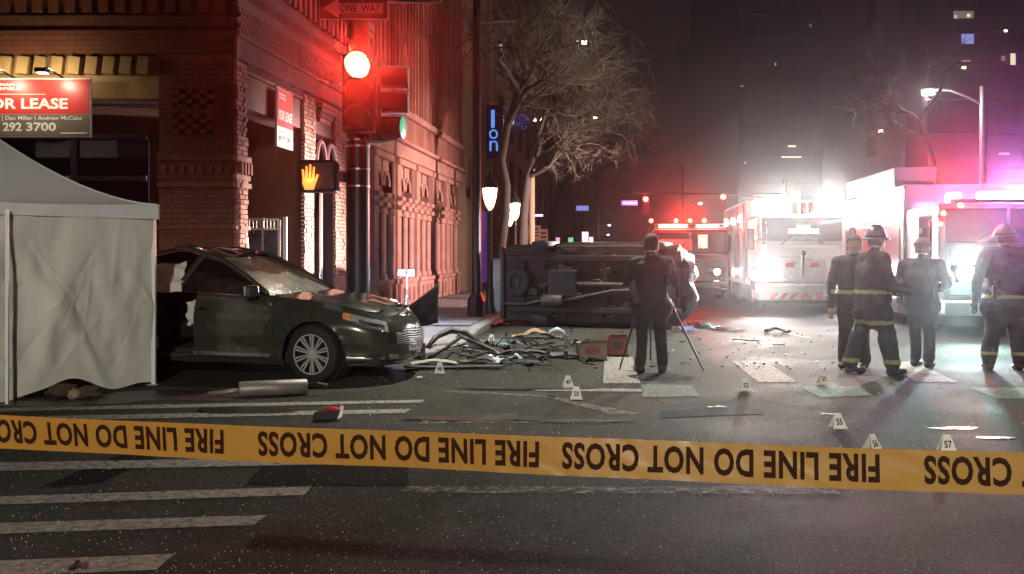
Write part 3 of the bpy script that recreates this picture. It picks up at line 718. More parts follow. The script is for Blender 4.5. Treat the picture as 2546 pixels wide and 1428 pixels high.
# second head beside it, facing right
for i, py in enumerate((195, 257, 320)):
    z = Zp(py)
    MB().lathe([(0.165, X(950)), (0.165, X(1017) - (0.06 if i == 2 else 0.0))], 20, (0, -0.05, z), 'X').build('visor', 'black_metal', sig)
MB().bb((X(925), -0.22, Zp(320) - 0.2), (X(952), 0.14, Zp(195) + 0.2)).build('signal_head', 'black_metal', sig, bevel=0.02)
o = MB().lathe([(0.0, X(1019) - 0.035), (0.10, X(1019) - 0.045), (0.155, X(1019) - 0.06)], 24, (0, 0, 0), 'X').build('lens', 'lens_green_dim', sig, (0, -0.05, Zp(322)))
o.rotation_euler = (0, 0, R(-12))
b = MB(); b.tube([(X(905), -0.1, Zp(352)), (X(940), -0.05, Zp(356)), (X(990), -0.05, Zp(346))], 0.03, 8); b.build('bracket', 'silver', sig)
# pedestrian signal with raised hand
MB().bb((X(757), -0.42, Zp(482)), (X(848), -0.08, Zp(404))).build('pedestrian_head', 'black_metal', sig, bevel=0.045, segs=3)
MB().bb((X(848), -0.30, Zp(455)), (X(862), -0.05, Zp(430))).build('bracket', 'black_metal', sig)
emat('hand_orange', (1.0, 0.17, 0.010), 2.1)
hb_ = MB()
def hx(px): return X(px)
palm = [(769, 448), (798, 448), (800, 462), (795, 477), (774, 477), (768, 462)]
hb_.prism([(hx(x), Zp(y)) for x, y in palm], -0.435, -0.425, 'Y')
for (x0, y0), (x1, y1), wd in (((771, 450), (769, 428), 5.5), ((778, 450), (778, 420), 5.5), ((786, 450), (787, 416), 5.5), ((794, 450), (796, 422), 5.5), ((797, 462), (805, 440), 6)):
    p0, p1 = Vector((hx(x0), -0.43, Zp(y0))), Vector((hx(x1), -0.43, Zp(y1))); d = (p1 - p0).normalized(); s_ = Vector((d.z, 0, -d.x)) * wd * kp / 2
    e_ = Vector((0, 0.005, 0))
    hb_.add([p0 - s_ - e_, p0 + s_ - e_, p1 + s_ * 0.8 - e_, p1 - s_ * 0.8 - e_, p0 - s_ + e_, p0 + s_ + e_, p1 + s_ * 0.8 + e_, p1 - s_ * 0.8 + e_],
            [(0, 1, 2, 3), (7, 6, 5, 4), (0, 4, 5, 1), (1, 5, 6, 2), (2, 6, 7, 3), (3, 7, 4, 0)])
hb_.build('hand_symbol', 'hand_orange', sig)
lamp('hand_glow', (X(785), -0.55, Zp(447)), (1.0, 0.14, 0.02), 6, 0.08, parent=sig)
# pole-mounted signs
pmat('sign_black', (0.02, 0.016, 0.016), 0.4, var=0.1)
pmat('sign_face', (0.62, 0.60, 0.58), 0.4, var=0.1, scale=2)
ow = thing('one_way_sign', 'black and white ONE WAY arrow sign above the red signal', 'sign', sp0 + Vector((0, -0.28, 0)))
MB().bb((X(803), -0.01, Zp(61)), (X(971), 0.01, Zp(7))).build('plate', 'sign_face', ow, bevel=0.006)
MB().bb((X(805), -0.016, Zp(59)), (X(969), -0.0105, Zp(9))).build('black_field', 'sign_black', ow)
MB().prism([(X(811), Zp(34)), (X(851), Zp(12)), (X(851), Zp(22)), (X(959), Zp(22)), (X(959), Zp(46)), (X(851), Zp(46)), (X(851), Zp(57))], -0.020, -0.0165, 'Y').build('arrow', 'sign_face', ow)
vs, fs = text_fit('ONE  WAY', X(855), X(953), Zp(44), Zp(24), 0.02); MB().add([Vector((v.x, -0.0215, v.z)) for v in vs], fs).build('lettering', 'sign_black', ow)
rs = thing('regulatory_sign', 'white sign with black border cut off by the top edge above the ONE WAY sign', 'sign', sp0 + Vector((0, -0.20, 0)))
MB().bb((X(822), -0.01, Zp(17)), (X(1101), 0.01, Zp(-60))).build('plate', 'sign_face', rs, bevel=0.006)
for a, b_ in (((826, 14), (1097, 11)), ((1094, 14), (1097, -56)), ((826, 14), (829, -56)), ((826, -53), (1097, -56))):
    MB().bb((X(a[0]), -0.014, Zp(a[1])), (X(b_[0]), -0.0105, Zp(b_[1]))).build('border', 'sign_black', rs)
vs, fs = text_fit('A', X(1060), X(1088), Zp(5), Zp(-42), 0.03); MB().add([Vector((v.x, -0.0145, v.z)) for v in vs], fs).build('lettering', 'sign_black', rs)
# push-button post of the crossing, left of the pole
pb = thing('push_button_post', 'thin dark steel post under the pedestrian signal against the pier', 'post', (W(789, 630, 15.2).x, 15.2, 0.012))
b = MB(); b.tube([(0, 0, 0), (0, 0, 2.6)], 0.05, 12); b.build('pole', 'dark_pole', pb, smooth=True, sharp=40)
MB().bb((-0.05, -0.10, 1.0), (0.05, -0.04, 1.18)).build('button_box', 'black_metal', pb, bevel=0.01); MB().lathe([(0.08, 0), (0.08, 0.03)], 12).build('base_flange', 'dark_pole', pb)
# small planter at the pole foot
pl = thing('planter', 'small planter with yellowing leaves at the foot of the signal pole', 'plant', (W(880, 630, 14.7).x + 0.05, 14.75, 0.012))
b = MB(); b.lathe([(0.16, 0), (0.2, 0.3), (0.22, 0.32), (0.19, 0.32)], 14); b.build('pot', 'black_plastic', pl)
pmat('leaf_yellow', (0.16, 0.11, 0.02), 0.6, var=0.5, scale=9)
b = MB(); rl = random.Random(5)
for i in range(130):
    p = Vector((rl.gauss(0, 0.11), rl.gauss(0, 0.1), rl.uniform(0.32, 0.95 if i % 3 else 1.25))); s_ = rl.uniform(0.02, 0.045)
    m_ = Matrix.Rotation(rl.uniform(0, 6), 3, 'Z') @ Matrix.Rotation(rl.uniform(-1, 1), 3, 'X')
    b.add([p + m_ @ Vector(v) * s_ for v in ((-0.5, 0, 0), (0, -1, 0.2), (0.5, 0, 0), (0, 1.2, -0.2))], [(0, 1, 2, 3)])
for i in range(10): b.tube([(0, 0, 0.3), (rl.gauss(0, 0.1), rl.gauss(0, 0.1), rl.uniform(0.7, 1.1))], 0.005, 4)
b.build('foliage', 'leaf_yellow', pl)

# ------------------------------------------------------------------ tall dark pole at the kerb
pp = Vector((W(1185, 803, 20.8).x, 20.8, 0.13))
mp = thing('light_pole', 'tall slim dark pole with square base and added street light between brick wall and van', 'pole', pp)
b = MB(); b.tube([(0, 0, 0.4), (0, 0, 12)], [0.105, 0.07], 16); b.build('shaft', 'dark_pole', mp, smooth=True, sharp=40)
b = MB(); b.lathe([(0.20, 0), (0.20, 0.34), (0.17, 0.40), (0.11, 0.52)], 8); b.build('base', 'dark_pole', mp)
z_ = H - (56 - HY) / F * 20.8 - 0.13
b = MB(); b.tube([(0.0, 0, z_), (0.85, 0, z_ + 0.03)], 0.022, 8); b.build('crossarm', 'galvanised', mp)
b = MB(); b.tube([(0, 0, 10.6), (0.9, -1.2, 11.2), (2.2, -3.2, 11.3)], 0.04, 8); b.build('lamp_arm', 'dark_pole', mp, smooth=True)  # unseen arm and luminaire, added to brighten the middle of the road
MB().box((2.2, -3.2, 11.25), (0.5, 0.3, 0.12)).build('luminaire', 'dark_pole', mp, bevel=0.03); emat('pole_lens', (1, 0.9, 0.75), 30); MB().box((2.2, -3.2, 11.17), (0.34, 0.2, 0.04)).build('lens', 'pole_lens', mp)
lamp('added_pole_lamp', (2.2, -3.2, 11.1), (1, 0.93, 0.80), 12000, 0.12, 'SPOT', mp, size=R(70), blend=0.6).rotation_euler = Vector((0.10, -0.32, -1)).to_track_quat('-Z', 'Y').to_euler()
# acorn lantern posts
def lantern(px, Y, label, big=1.0, on=True):
    zt = 2.95
    o = thing('street_lantern', label, 'street lamp', (W(px, 630, Y).x, Y, 0.13), 0, 'lantern posts along the pavement')
    b = MB(); b.lathe([(0.13, 0), (0.13, 0.12), (0.10, 0.2), (0.09, 0.55), (0.055, 0.62), (0.045, 0.9), (0.04, zt - 0.78), (0.065, zt - 0.72), (0.04, zt - 0.66), (0.05, zt - 0.62)], 14); b.build('post', 'black_metal', o, smooth=True, sharp=50)
    emat_ = M.get('lantern_glow') or emat('lantern_glow', (1.0, 0.78, 0.46), 4.5)
    for k in range(4):
        a0 = R(90 * k + 3 + 45); a1 = R(90 * k + 87 + 45); vs = []; fs = []
        prof = [(0.055, zt - 0.60), (0.11, zt - 0.46), (0.15, zt - 0.30), (0.165, zt - 0.12)]
        for r_, z in prof:
            for j in range(5):
                a = a0 + (a1 - a0) * j / 4; vs.append((r_ * math.cos(a), r_ * math.sin(a), z))
        for i in range(3):
            for j in range(4): fs.append((i * 5 + j, i * 5 + j + 1, (i + 1) * 5 + j + 1, (i + 1) * 5 + j))
        MB().add(vs, fs).build('glass_pane', 'lantern_glow', o, smooth=True)
    for k in range(4):
        a = R(90 * k + 45)
        MB().tube([(r_ * math.cos(a) * 1.02, r_ * math.sin(a) * 1.02, z) for r_, z in ((0.06, zt - 0.61), (0.115, zt - 0.46), (0.155, zt - 0.30), (0.17, zt - 0.11))], 0.011, 5).build('rib', 'black_metal', o)
    b = MB(); b.lathe([(0.19, zt - 0.11), (0.19, zt - 0.08), (0.13, zt + 0.02), (0.07, zt + 0.10), (0.05, zt + 0.16), (0.025, zt + 0.2), (0.02, zt + 0.27), (0.0, zt + 0.29)], 14); b.build('cap', 'black_metal', o, smooth=True, sharp=40)
    lamp('lantern_light', (0, 0, zt - 0.3), (1, 0.70, 0.38), 420, 0.14, parent=o)
    return o
lantern(1218, 21.8, 'nearest lit lantern post beside the dark light pole')
lantern(1281, 28.5, 'second lit lantern post partly hidden by the tree trunk')
lantern(1268, 35.0, 'third and farthest lit lantern post behind the trunks')
# pale utility pole among the trees
up = thing('utility_pole', 'pale round pole standing between the bare trees', 'pole', (W(1322, 630, 30).x, 30, 0.13))
MB().tube([(0, 0, 0), (0, 0, 4.0)], 0.10, 12).build('shaft', 'tan_stone', up, smooth=True, sharp=40)
# work light on a stand in front of the arcade
wl = thing('work_light', 'small bright bluish work light on a stand before the arches', 'work light', (W(1012, 630, 19).x, 19.0, 0.13))
z_ = H - (685 - HY) / F * 19 - 0.13
b = MB(); b.tube([(0.0, 0, 0.5), (0, 0, z_)], 0.014, 6)
for k in range(3): b.tube([(0, 0, 0.55), (0.35 * math.cos(k * 2.1 + 0.4), 0.35 * math.sin(k * 2.1 + 0.4), 0.01)], 0.012, 6)
b.build('stand', 'galvanised', wl)
emat('work_led', (0.62, 0.78, 1.0), 22)
for dx in (-0.11, 0.09):
    MB().bb((dx - 0.07, -0.03, z_ - 0.02), (dx + 0.07, 0.03, z_ + 0.12)).build('lamp_head', 'black_metal', wl, bevel=0.01)
    MB().bb((dx - 0.055, -0.038, z_), (dx + 0.055, -0.031, z_ + 0.10)).build('lens', 'work_led', wl)
lamp('work_lamp', (0, -0.1, z_ + 0.05), (0.5, 0.65, 1.0), 160, 0.1, parent=wl)
# slim pale blue cabinet beside the lantern
cb_ = thing('utility_cabinet', 'slim pale blue metal cabinet between lantern post and overturned van', 'cabinet', (W(1238, 630, 21.9).x, 21.9, 0.13))
pmat('pale_blue', (0.42, 0.55, 0.68), 0.35, var=0.25, scale=6)
MB().bb((-0.11, -0.12, 0.06), (0.11, 0.12, 1.25)).build('box', 'pale_blue', cb_, bevel=0.02, segs=2); MB().bb((-0.14, -0.15, 0), (0.14, 0.15, 0.06)).build('base', 'concrete', cb_)
MB().bb((-0.09, -0.128, 0.75), (0.09, -0.121, 1.15)).build('door', 'galvanised', cb_)
# temporary road signs by the trees
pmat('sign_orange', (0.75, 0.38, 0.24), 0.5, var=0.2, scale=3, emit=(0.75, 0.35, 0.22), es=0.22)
for i, (px, py, wd, ht, lb) in enumerate(((1327, 578, 34, 34, 'pale orange diamond-side road sign nearest the utility pole'), (1348, 590, 28, 40, 'tall orange road sign board behind the van roof edge'))):
    o = thing('road_sign', lb, 'sign', (W(px, 630, 33 + i).x, 33 + i, 0.13)); kk = (33 + i) / F; zc = H - (py - HY) * kk - 0.13
    MB().bb((-wd / 2 * kk, -0.012, zc - ht / 2 * kk), (wd / 2 * kk, 0.012, zc + ht / 2 * kk)).build('board', 'sign_orange', o)
    for r_ in range(3): MB().bb((-wd / 2.8 * kk, -0.018, zc - ht / 2 * kk + (0.2 + 0.25 * r_) * ht * kk), (wd / 2.8 * kk, -0.0125, zc - ht / 2 * kk + (0.30 + 0.25 * r_) * ht * kk)).build('print_line', 'sign_black', o)
    MB().bb((-0.03, 0.013, 0), (0.03, 0.05, zc)).build('post', 'galvanised', o)

# ------------------------------------------------------------------ bare street trees
pmat('bark', (0.05, 0.042, 0.034), 0.85, var=0.5, scale=9, bump=0.5, bscale=25)
pmat('twig', (0.105, 0.092, 0.060), 0.8, var=0.4, scale=4)
def tree(loc, trunk, label, seed, spread=1.0, lean=Vector((0.5, 0, 0)), levels=5, r0=0.16, ln=1.9, n0=5, nm='bare_tree', grp='bare trees along the kerb', twig_r=0.0075, drop=0.0):
    t = thing(nm, label, 'tree', loc, 0, grp); rt = random.Random(seed)
    tr, limbs, twigs = MB(), MB(), MB()
    pts = [Vector(p) for p in trunk]; L = len(pts)
    tr.tube(pts, [r0 * (1.25 if i == 0 else 1 - 0.45 * i / (L - 1)) for i in range(L)], 10)
    def grow(p, d, length, r, lv):
        n = 5 if lv < 3 else 4; q = [p]; c = p.copy(); dd = d.copy()
        for i in range(n):
            dd = (dd + Vector((rt.gauss(0, 0.24), rt.gauss(0, 0.24), rt.gauss(0.02, 0.20))) + lean * 0.05 + Vector((0, 0, 0.04 if lv < 3 else -drop))).normalized()
            c = c + dd * length / n; q.append(c.copy())
        rr = [r * (1 - 0.55 * i / n) for i in range(n + 1)]
        (limbs if lv < 3 else twigs).tube(q, rr, 6 if lv < 2 else (5 if lv < 3 else 3), cap=False)
        if lv >= levels: return
        kids = rt.randint(3, 5) if lv < 4 else rt.randint(3, 4)
        for k in range(kids):
            i = rt.randint(2, n); a = dd.orthogonal().normalized(); a.rotate(Matrix.Rotation(rt.uniform(0, 6.283), 3, dd).to_quaternion())
            nd = (dd * rt.uniform(0.45, 0.95) + a * rt.uniform(0.45, 1.0) * spread + lean * 0.10).normalized()
            grow(q[i], nd, length * rt.uniform(0.50, 0.80), max(twig_r * 0.6, r * rt.uniform(0.42, 0.62)), lv + 1)
    for k in range(n0):
        top = pts[-1] if k < n0 - 1 else pts[-2]
        a = 6.283 * k / n0 + rt.uniform(-0.4, 0.4)
        d = Vector((math.cos(a) * 0.75, math.sin(a) * 0.75, rt.uniform(0.35, 1.1))) + lean
        grow(top, d.normalized(), ln * rt.uniform(0.8, 1.2), r0 * 0.5, 1)
    tr.build('trunk', 'bark', t, smooth=True); limbs.build('limbs', 'bark', t, smooth=True)
    o = twigs.build('twigs', 'twig', t); o['kind'] = 'stuff'
    return t
def tl(px, py, Y, o): 
    p = W(px, py, Y); return (p.x - o.x, p.y - o.y, p.z - o.z)
o1 = Vector((W(1236, 630, 23.5).x, 23.5, 0.13))
tree(o1, [(0, 0, 0), tl(1241, 640, 23.5, o1), tl(1254, 540, 23.6, o1), tl(1258, 460, 23.7, o1), tl(1246, 400, 23.7, o1), tl(1262, 310, 23.6, o1), tl(1288, 230, 23.4, o1)], 'large bare street tree with sinuous trunk behind the lantern', 21, 1.0, Vector((0.55, -0.05, 0.05)), 6, 0.15, 1.75, 6)
o2 = Vector((W(1296, 630, 27.5).x, 27.5, 0.13))
tree(o2, [(0, 0, 0), tl(1300, 560, 27.5, o2), tl(1305, 500, 27.6, o2), tl(1312, 440, 27.6, o2), tl(1332, 385, 27.4, o2)], 'second bare tree whose twigs spread over the far street', 5, 1.05, Vector((0.55, 0, -0.08)), 6, 0.16, 1.9, 7)
o3 = Vector((W(1372, 630, 38).x, 38, 0.13))
tree(o3, [(0, 0, 0), tl(1374, 560, 38, o3), tl(1380, 500, 38, o3), tl(1395, 440, 38, o3)], 'third bare tree farther down the pavement', 9, 1.0, Vector((0.40, 0, -0.05)), 6, 0.13, 2.2, 6)
o4 = Vector((W(2330, 630, 30).x, 31, 0.12))
tree(o4, [(0, 0, 0), tl(2330, 480, 31, o4), tl(2318, 400, 31, o4), tl(2298, 340, 31, o4), tl(2285, 300, 31, o4)], 'bare tree behind the right rescue truck under the street lamp', 14, 0.9, Vector((-0.5, 0, 0.0)), 4, 0.13, 1.6, 4)

# ------------------------------------------------------------------ fire line tape across the foreground
tape = thing('barrier_tape', 'yellow FIRE LINE DO NOT CROSS tape stretched upside down across the foreground', 'barrier tape', W(1273, 1121, 1.97))
A, B = W(0, 1073, 2.17), W(2546, 1178, 1.77); D = (B - A); TW = 0.0765
upv = (Vector((0, 0, 1)) - D.normalized() * D.normalized().z).normalized(); nrm = D.normalized().cross(upv)
if nrm.y > 0: nrm = -nrm
def tp(s, t, off=0.0):
    "point on the ribbon: s = fraction left to right, t = -0.5..0.5 across"
    wv = 0.006 * math.sin(s * 9.0) + 0.003 * math.sin(s * 23 + 1) + 0.0022 * noise.noise(Vector((s * 30, t * 1.3, 2))) + 0.0014 * noise.noise(Vector((s * 75 + t * 6, t * 2, 7)))
    tilt = 0.10 * math.sin(s * 5 + 0.6) + 0.05 * math.sin(s * 17)
    c = A + D * s + nrm * wv - Vector((0, 0, 0.004)) * math.sin(max(0, min(1, s)) * math.pi)
    return c + (upv * math.cos(tilt) + nrm * math.sin(tilt)) * (t * TW) + nrm * off - tape.location
m = bpy.data.materials.new('tape_film'); m.use_nodes = True; t_ = m.node_tree; bs_ = t_.nodes['Principled BSDF']
bs_.inputs['Base Color'].default_value = (0.21, 0.145, 0.022, 1); bs_.inputs['Roughness'].default_value = 0.42; bs_.inputs['Transmission Weight'].default_value = 0.0
tr_ = t_.nodes.new('ShaderNodeBsdfTranslucent'); tr_.inputs[0].default_value = (0.21, 0.145, 0.022, 1); ms_ = t_.nodes.new('ShaderNodeMixShader'); ms_.inputs[0].default_value = 0.35
t_.links.new(bs_.outputs[0], ms_.inputs[1]); t_.links.new(tr_.outputs[0], ms_.inputs[2]); t_.links.new(ms_.outputs[0], t_.nodes['Material Output'].inputs[0]); M['tape_film'] = m
b = MB(); b.grid(420, 10, lambda u, v: tp(-0.14 + 1.28 * u, v - 0.5)); b.build('ribbon', 'tape_film', tape, smooth=True)
pmat('tape_ink', (0.022, 0.008, 0.003), 0.8, var=0.25, scale=60, spec=0.08)
def sx(px):
    k_ = (px - CX) / F; return (k_ * A.y - A.x) / (D.x - k_ * D.y)
P_ = sx(1340) - sx(560); TWd = sx(1340) - sx(645)
for right in (sx(560), sx(1340), sx(2185), sx(2185) + P_):
    vs, fs = textmesh('FIRE LINE DO NOT CROSS', 1.0, 0.034, 1.08)
    a_ = min(v.x for v in vs); b_ = max(v.x for v in vs); c_ = min(v.y for v in vs); d_ = max(v.y for v in vs)
    bmv = []
    bm = bmesh.new(); vv = [bm.verts.new(v) for v in vs]
    for f in fs:
        try: bm.faces.new([vv[i] for i in f])
        except ValueError: pass
    bmesh.ops.triangulate(bm, faces=bm.faces)
    bmesh.ops.subdivide_edges(bm, edges=[e for e in bm.edges if e.calc_length() > 0.35], cuts=1)
    bmesh.ops.triangulate(bm, faces=bm.faces)
    bm.verts.index_update()
    q = MB(); q.add([tp(right - (v.co.x - a_) / (b_ - a_) * TWd, 0.375 - ((v.co.y - c_) / (d_ - c_)) * 0.70, 0.0016) for v in bm.verts], [tuple(v.index for v in f.verts) for f in bm.faces]); bm.free()
    o = q.build('lettering', 'tape_ink', tape)

# ------------------------------------------------------------------ numbered evidence markers
pmat('marker_white', (0.80, 0.78, 0.72), 0.45, var=0.08)
def marker(px, py, txt, label, rz=0.0, s=0.9):
    p = G(px, py, 0.012); o = thing('evidence_marker', label, 'evidence marker', p, rz, 'evidence markers')
    w_, h_, d_ = 0.068 * s, 0.135 * s, 0.055 * s
    for sg_ in (-1, 1):
        q = MB(); q.add([(-w_, sg_ * d_, 0.0), (w_, sg_ * d_, 0.0), (w_ * 0.40, sg_ * 0.003, h_), (-w_ * 0.40, sg_ * 0.003, h_)], [(0, 1, 2, 3)])
        q.build('face', 'marker_white', o, thick=0.004)
    vs, fs = text_fit(txt, -w_ * (0.32 if len(txt) == 1 else 0.46), w_ * (0.32 if len(txt) == 1 else 0.46), 0.25, 0.68, 0.035)
    MB().add([Vector((v.x, -d_ * (1 - v.z) - 0.0045, v.z * h_)) for v in vs], fs).build('number', 'sign_black', o)
    MB().bb((-w_ * 1.05, -d_ * 1.08, 0.0), (w_ * 1.05, -d_ * 0.95, 0.012)).build('foot_strip', 'marker_white', o)
marker(1093, 928, '46', 'evidence marker in front of the plastic tray beside the dark sedan', 0.1, 0.95)
marker(1222, 852, '43', 'evidence marker standing on the pale blue car panel', -0.1, 1.0)
marker(1412, 962, '47', 'evidence marker behind the white stop line', 0.15)
marker(1433, 992, '50', 'evidence marker numbered 50 in front of the stop line', -0.05)
marker(1853, 970, '52', 'evidence marker between the green block and the middle crosswalk bar', 0.0)
marker(2045, 954, '53', 'evidence marker by the boots of the helmeted firefighter', 0.2)
marker(2083, 1064, '55', 'evidence marker just above the tape right of centre', 0.12)
marker(2168, 1120, '56', 'evidence marker half hidden behind the tape near the FIRE lettering', 0.55)
marker(2354, 1122, '57', 'rightmost evidence marker peeking over the tape', -0.1)

# ------------------------------------------------------------------ white tent
TA = Vector((-4.05, 11.0, 0.0)); ta = Vector((-0.6, -0.8, 0)); tb_ = Vector((-0.8, 0.6, 0))
tent = thing('canopy_tent', 'white pop-up canopy tent with plastic side wall hiding the car rear', 'tent', TA)
def fabric(name, col, tl_=0.45):
    m = bpy.data.materials.new(name); m.use_nodes = True; t = m.node_tree; p = t.nodes['Principled BSDF']; p.inputs['Base Color'].default_value = (*col, 1); p.inputs['Roughness'].default_value = 0.5
    tr = t.nodes.new('ShaderNodeBsdfTranslucent'); tr.inputs[0].default_value = (*col, 1); ms = t.nodes.new('ShaderNodeMixShader'); ms.inputs[0].default_value = tl_
    tc = t.nodes.new('ShaderNodeTexCoord'); n = t.nodes.new('ShaderNodeTexNoise'); n.noise_type = 'RIDGED_MULTIFRACTAL'; n.normalize = True; n.inputs['Scale'].default_value = 4.5; n.inputs['Detail'].default_value = 6; n.inputs['Distortion'].default_value = 0.5
    t.links.new(tc.outputs['Object'], n.inputs['Vector']); bp = t.nodes.new('ShaderNodeBump'); bp.inputs['Strength'].default_value = 0.28; bp.inputs['Distance'].default_value = 0.025
    t.links.new(n.outputs['Fac'], bp.inputs['Height']); t.links.new(bp.outputs[0], p.inputs['Normal'])
    t.links.new(p.outputs[0], ms.inputs[1]); t.links.new(tr.outputs[0], ms.inputs[2]); t.links.new(ms.outputs[0], t.nodes['Material Output'].inputs[0]); M[name] = m
fabric('tent_wall', (0.78, 0.76, 0.70), 0.2); fabric('tent_roof', (0.80, 0.81, 0.82), 0.15)
EH = 2.03; a3, b3 = 3.0, 2.4
cor = [Vector((0, 0, 0)), ta * a3, ta * a3 + tb_ * b3, tb_ * b3]; ctr = (cor[0] + cor[2]) / 2
rc = random.Random(4); CREASES = [(rc.uniform(0, 0.62), rc.choice((-1, 1)) * rc.uniform(0.05, 1.0), rc.uniform(0.1, 1), rc.uniform(0.02, 0.05), rc.choice((-1, 1, 1)) * rc.uniform(0.0025, 0.007)) for _ in range(34)]
def fold(u, v, sd):
    z = 0.0
    for k, (fx, an, wd, am) in enumerate(((0.20, 0.5, 0.06, 0.030), (0.36, -0.35, 0.05, 0.035), (0.52, 0.25, 0.05, -0.03), (0.09, 0.3, 0.05, 0.03), (0.44, 0.8, 0.04, 0.03), (0.62, -0.5, 0.06, 0.03))):
        d = (u - fx) - an * (v - 0.6) * 0.5; z += am * math.exp(-(d / wd) ** 2)
    for a_, b_, c_, w_, m_ in CREASES:
        d = abs((u - a_) * math.cos(b_) * 3.0 + (v - c_) * math.sin(b_) * 1.9); t_ = abs(-(u - a_) * math.sin(b_) * 3.0 + (v - c_) * math.cos(b_) * 1.9)
        z += m_ * max(0.0, 1 - d / w_) * max(0.0, 1 - t_ / 0.75)
    z += 0.018 * noise.noise(Vector((u * 7 + sd, v * 4, sd))) + 0.014 * noise.noise(Vector((u * 22, v * 9, sd + 4))) + 0.03 * noise.noise(Vector((u * 3, v * 2, sd + 9)))
    return z
def wall(i, j, sd, name, lift):
    P0, P1 = cor[i], cor[j]; n_ = Vector(((P1 - P0).y, -(P1 - P0).x, 0)).normalized()
    if n_.dot((P0 + P1) / 2 - ctr) < 0: n_ = -n_
    b = MB()
    def f(u, v):
        zb = lift(u); z = zb + (EH - 0.10 - zb) * v
        slack = math.sin(v * math.pi) ** 0.5 if 0 < v < 1 else 0.15
        return P0.lerp(P1, u) + Vector((0, 0, z)) + n_ * (fold(u, v, sd) * (0.35 + 0.9 * slack) - 0.10 * (1 - v) * 0.6)
    b.grid(190, 90, f); return b.build(name, 'tent_wall', tent, smooth=True)
wall(0, 1, 1.3, 'side_wall', lambda u: 0.02 + 0.16 * math.exp(-((u - 0.34) / 0.09) ** 2) + 0.02 * math.sin(u * 30))
wall(0, 3, 5.1, 'side_wall', lambda u: 0.05)
wall(3, 2, 7.7, 'side_wall', lambda u: 0.05)
# roof: concave pyramid
def roofp(e, u, v):
    P0, P1 = cor[e], cor[(e + 1) % 4]; base = P0.lerp(P1, u)
    sag = v ** 1.7
    return base.lerp(ctr, v) + Vector((0, 0, EH + 0.02 + 0.92 * sag - 0.05 * math.sin(u * math.pi) * (1 - v)))
for e in range(4):
    b = MB(); b.grid(14, 14, lambda u, v, e=e: roofp(e, u, v)); b.build('roof_panel', 'tent_roof', tent, smooth=True)
    P0, P1 = cor[e], cor[(e + 1) % 4]; MB().tube([roofp(e, u_ / 12, 0.0) for u_ in range(13)], 0.010, 5).build('hem', 'tent_roof', tent); MB().tube([roofp(e, 0.0, v_ / 12) + Vector((0, 0, 0.004)) for v_ in range(13)], 0.009, 5).build('seam', 'tent_roof', tent); n_ = Vector(((P1 - P0).y, -(P1 - P0).x, 0)).normalized()
    if n_.dot((P0 + P1) / 2 - ctr) < 0: n_ = -n_
    b = MB(); b.grid(40, 3, lambda u, v, P0=P0, P1=P1, n_=n_: P0.lerp(P1, u) + n_ * (0.03 + 0.010 * math.sin(u * 21) + 0.006 * math.sin(u * 47) + 0.02 * v * noise.noise(Vector((u * 9, v, 3)))) + Vector((0, 0, EH + 0.025 - 0.17 * v - 0.05 * math.sin(u * math.pi) * (1 - v))))
    b.build('valance', 'tent_roof', tent, smooth=True)
    MB().bb((-0.022, -0.022, 0), (0.022, 0.022, EH)).build('leg', 'white_paint', tent, P0 * 0.985 + ctr * 0.015); MB().bb((-0.06, -0.06, 0), (0.06, 0.06, 0.01)).build('foot', 'galvanised', tent, P0 * 0.985 + ctr * 0.015 + Vector((0, 0, 0.002)))
    MB().tube([P0.lerp(ctr, 0.02) + Vector((0, 0, EH - 0.06)), P1.lerp(ctr, 0.02) + Vector((0, 0, EH - 0.06))], 0.015, 6).build('eave_bar', 'white_paint', tent)
pmid = ta * 1.71; MB().bb((-0.013, -0.013, 0), (0.013, 0.013, EH - 0.1)).build('leg', 'white_paint', tent, pmid + Vector((0.07, -0.06, 0)))
# bundle under the tent edge
pmat('brown_cloth', (0.055, 0.032, 0.018), 0.85, var=0.5, scale=8, bump=0.4, bscale=18); pmat('tan_cloth', (0.25, 0.18, 0.11), 0.9, var=0.4, scale=9, bump=0.3)
bu = thing('cloth_bundle', 'crumpled dark brown bundle on the ground under the tent edge', 'bundle', G(185, 992))
for nm, mt, c, r_, s_ in (('fold', 'brown_cloth', (-0.15, 0.05, 0.07), (0.16, 0.12, 0.075), 1), ('fold', 'brown_cloth', (0.13, 0.02, 0.06), (0.13, 0.11, 0.065), 2), ('fold', 'tan_cloth', (0.03, -0.06, 0.05), (0.07, 0.06, 0.055), 3)):
    b = MB()
    def f(u, v, c=c, r_=r_, s_=s_):
        a, e = u * 6.2832, (v - 0.5) * 3.1416; d = Vector((math.cos(a) * math.cos(e), math.sin(a) * math.cos(e), math.sin(e))); k_ = 1 + 0.45 * noise.noise(d * 2.2 + Vector((s_ * 3, 0, 0)))
        q = Vector((c[0] + d.x * r_[0] * k_, c[1] + d.y * r_[1] * k_, max(0.004, c[2] + d.z * r_[2] * k_))); return q
    b.grid(28, 14, f); b.build(nm, mt, bu, smooth=True)
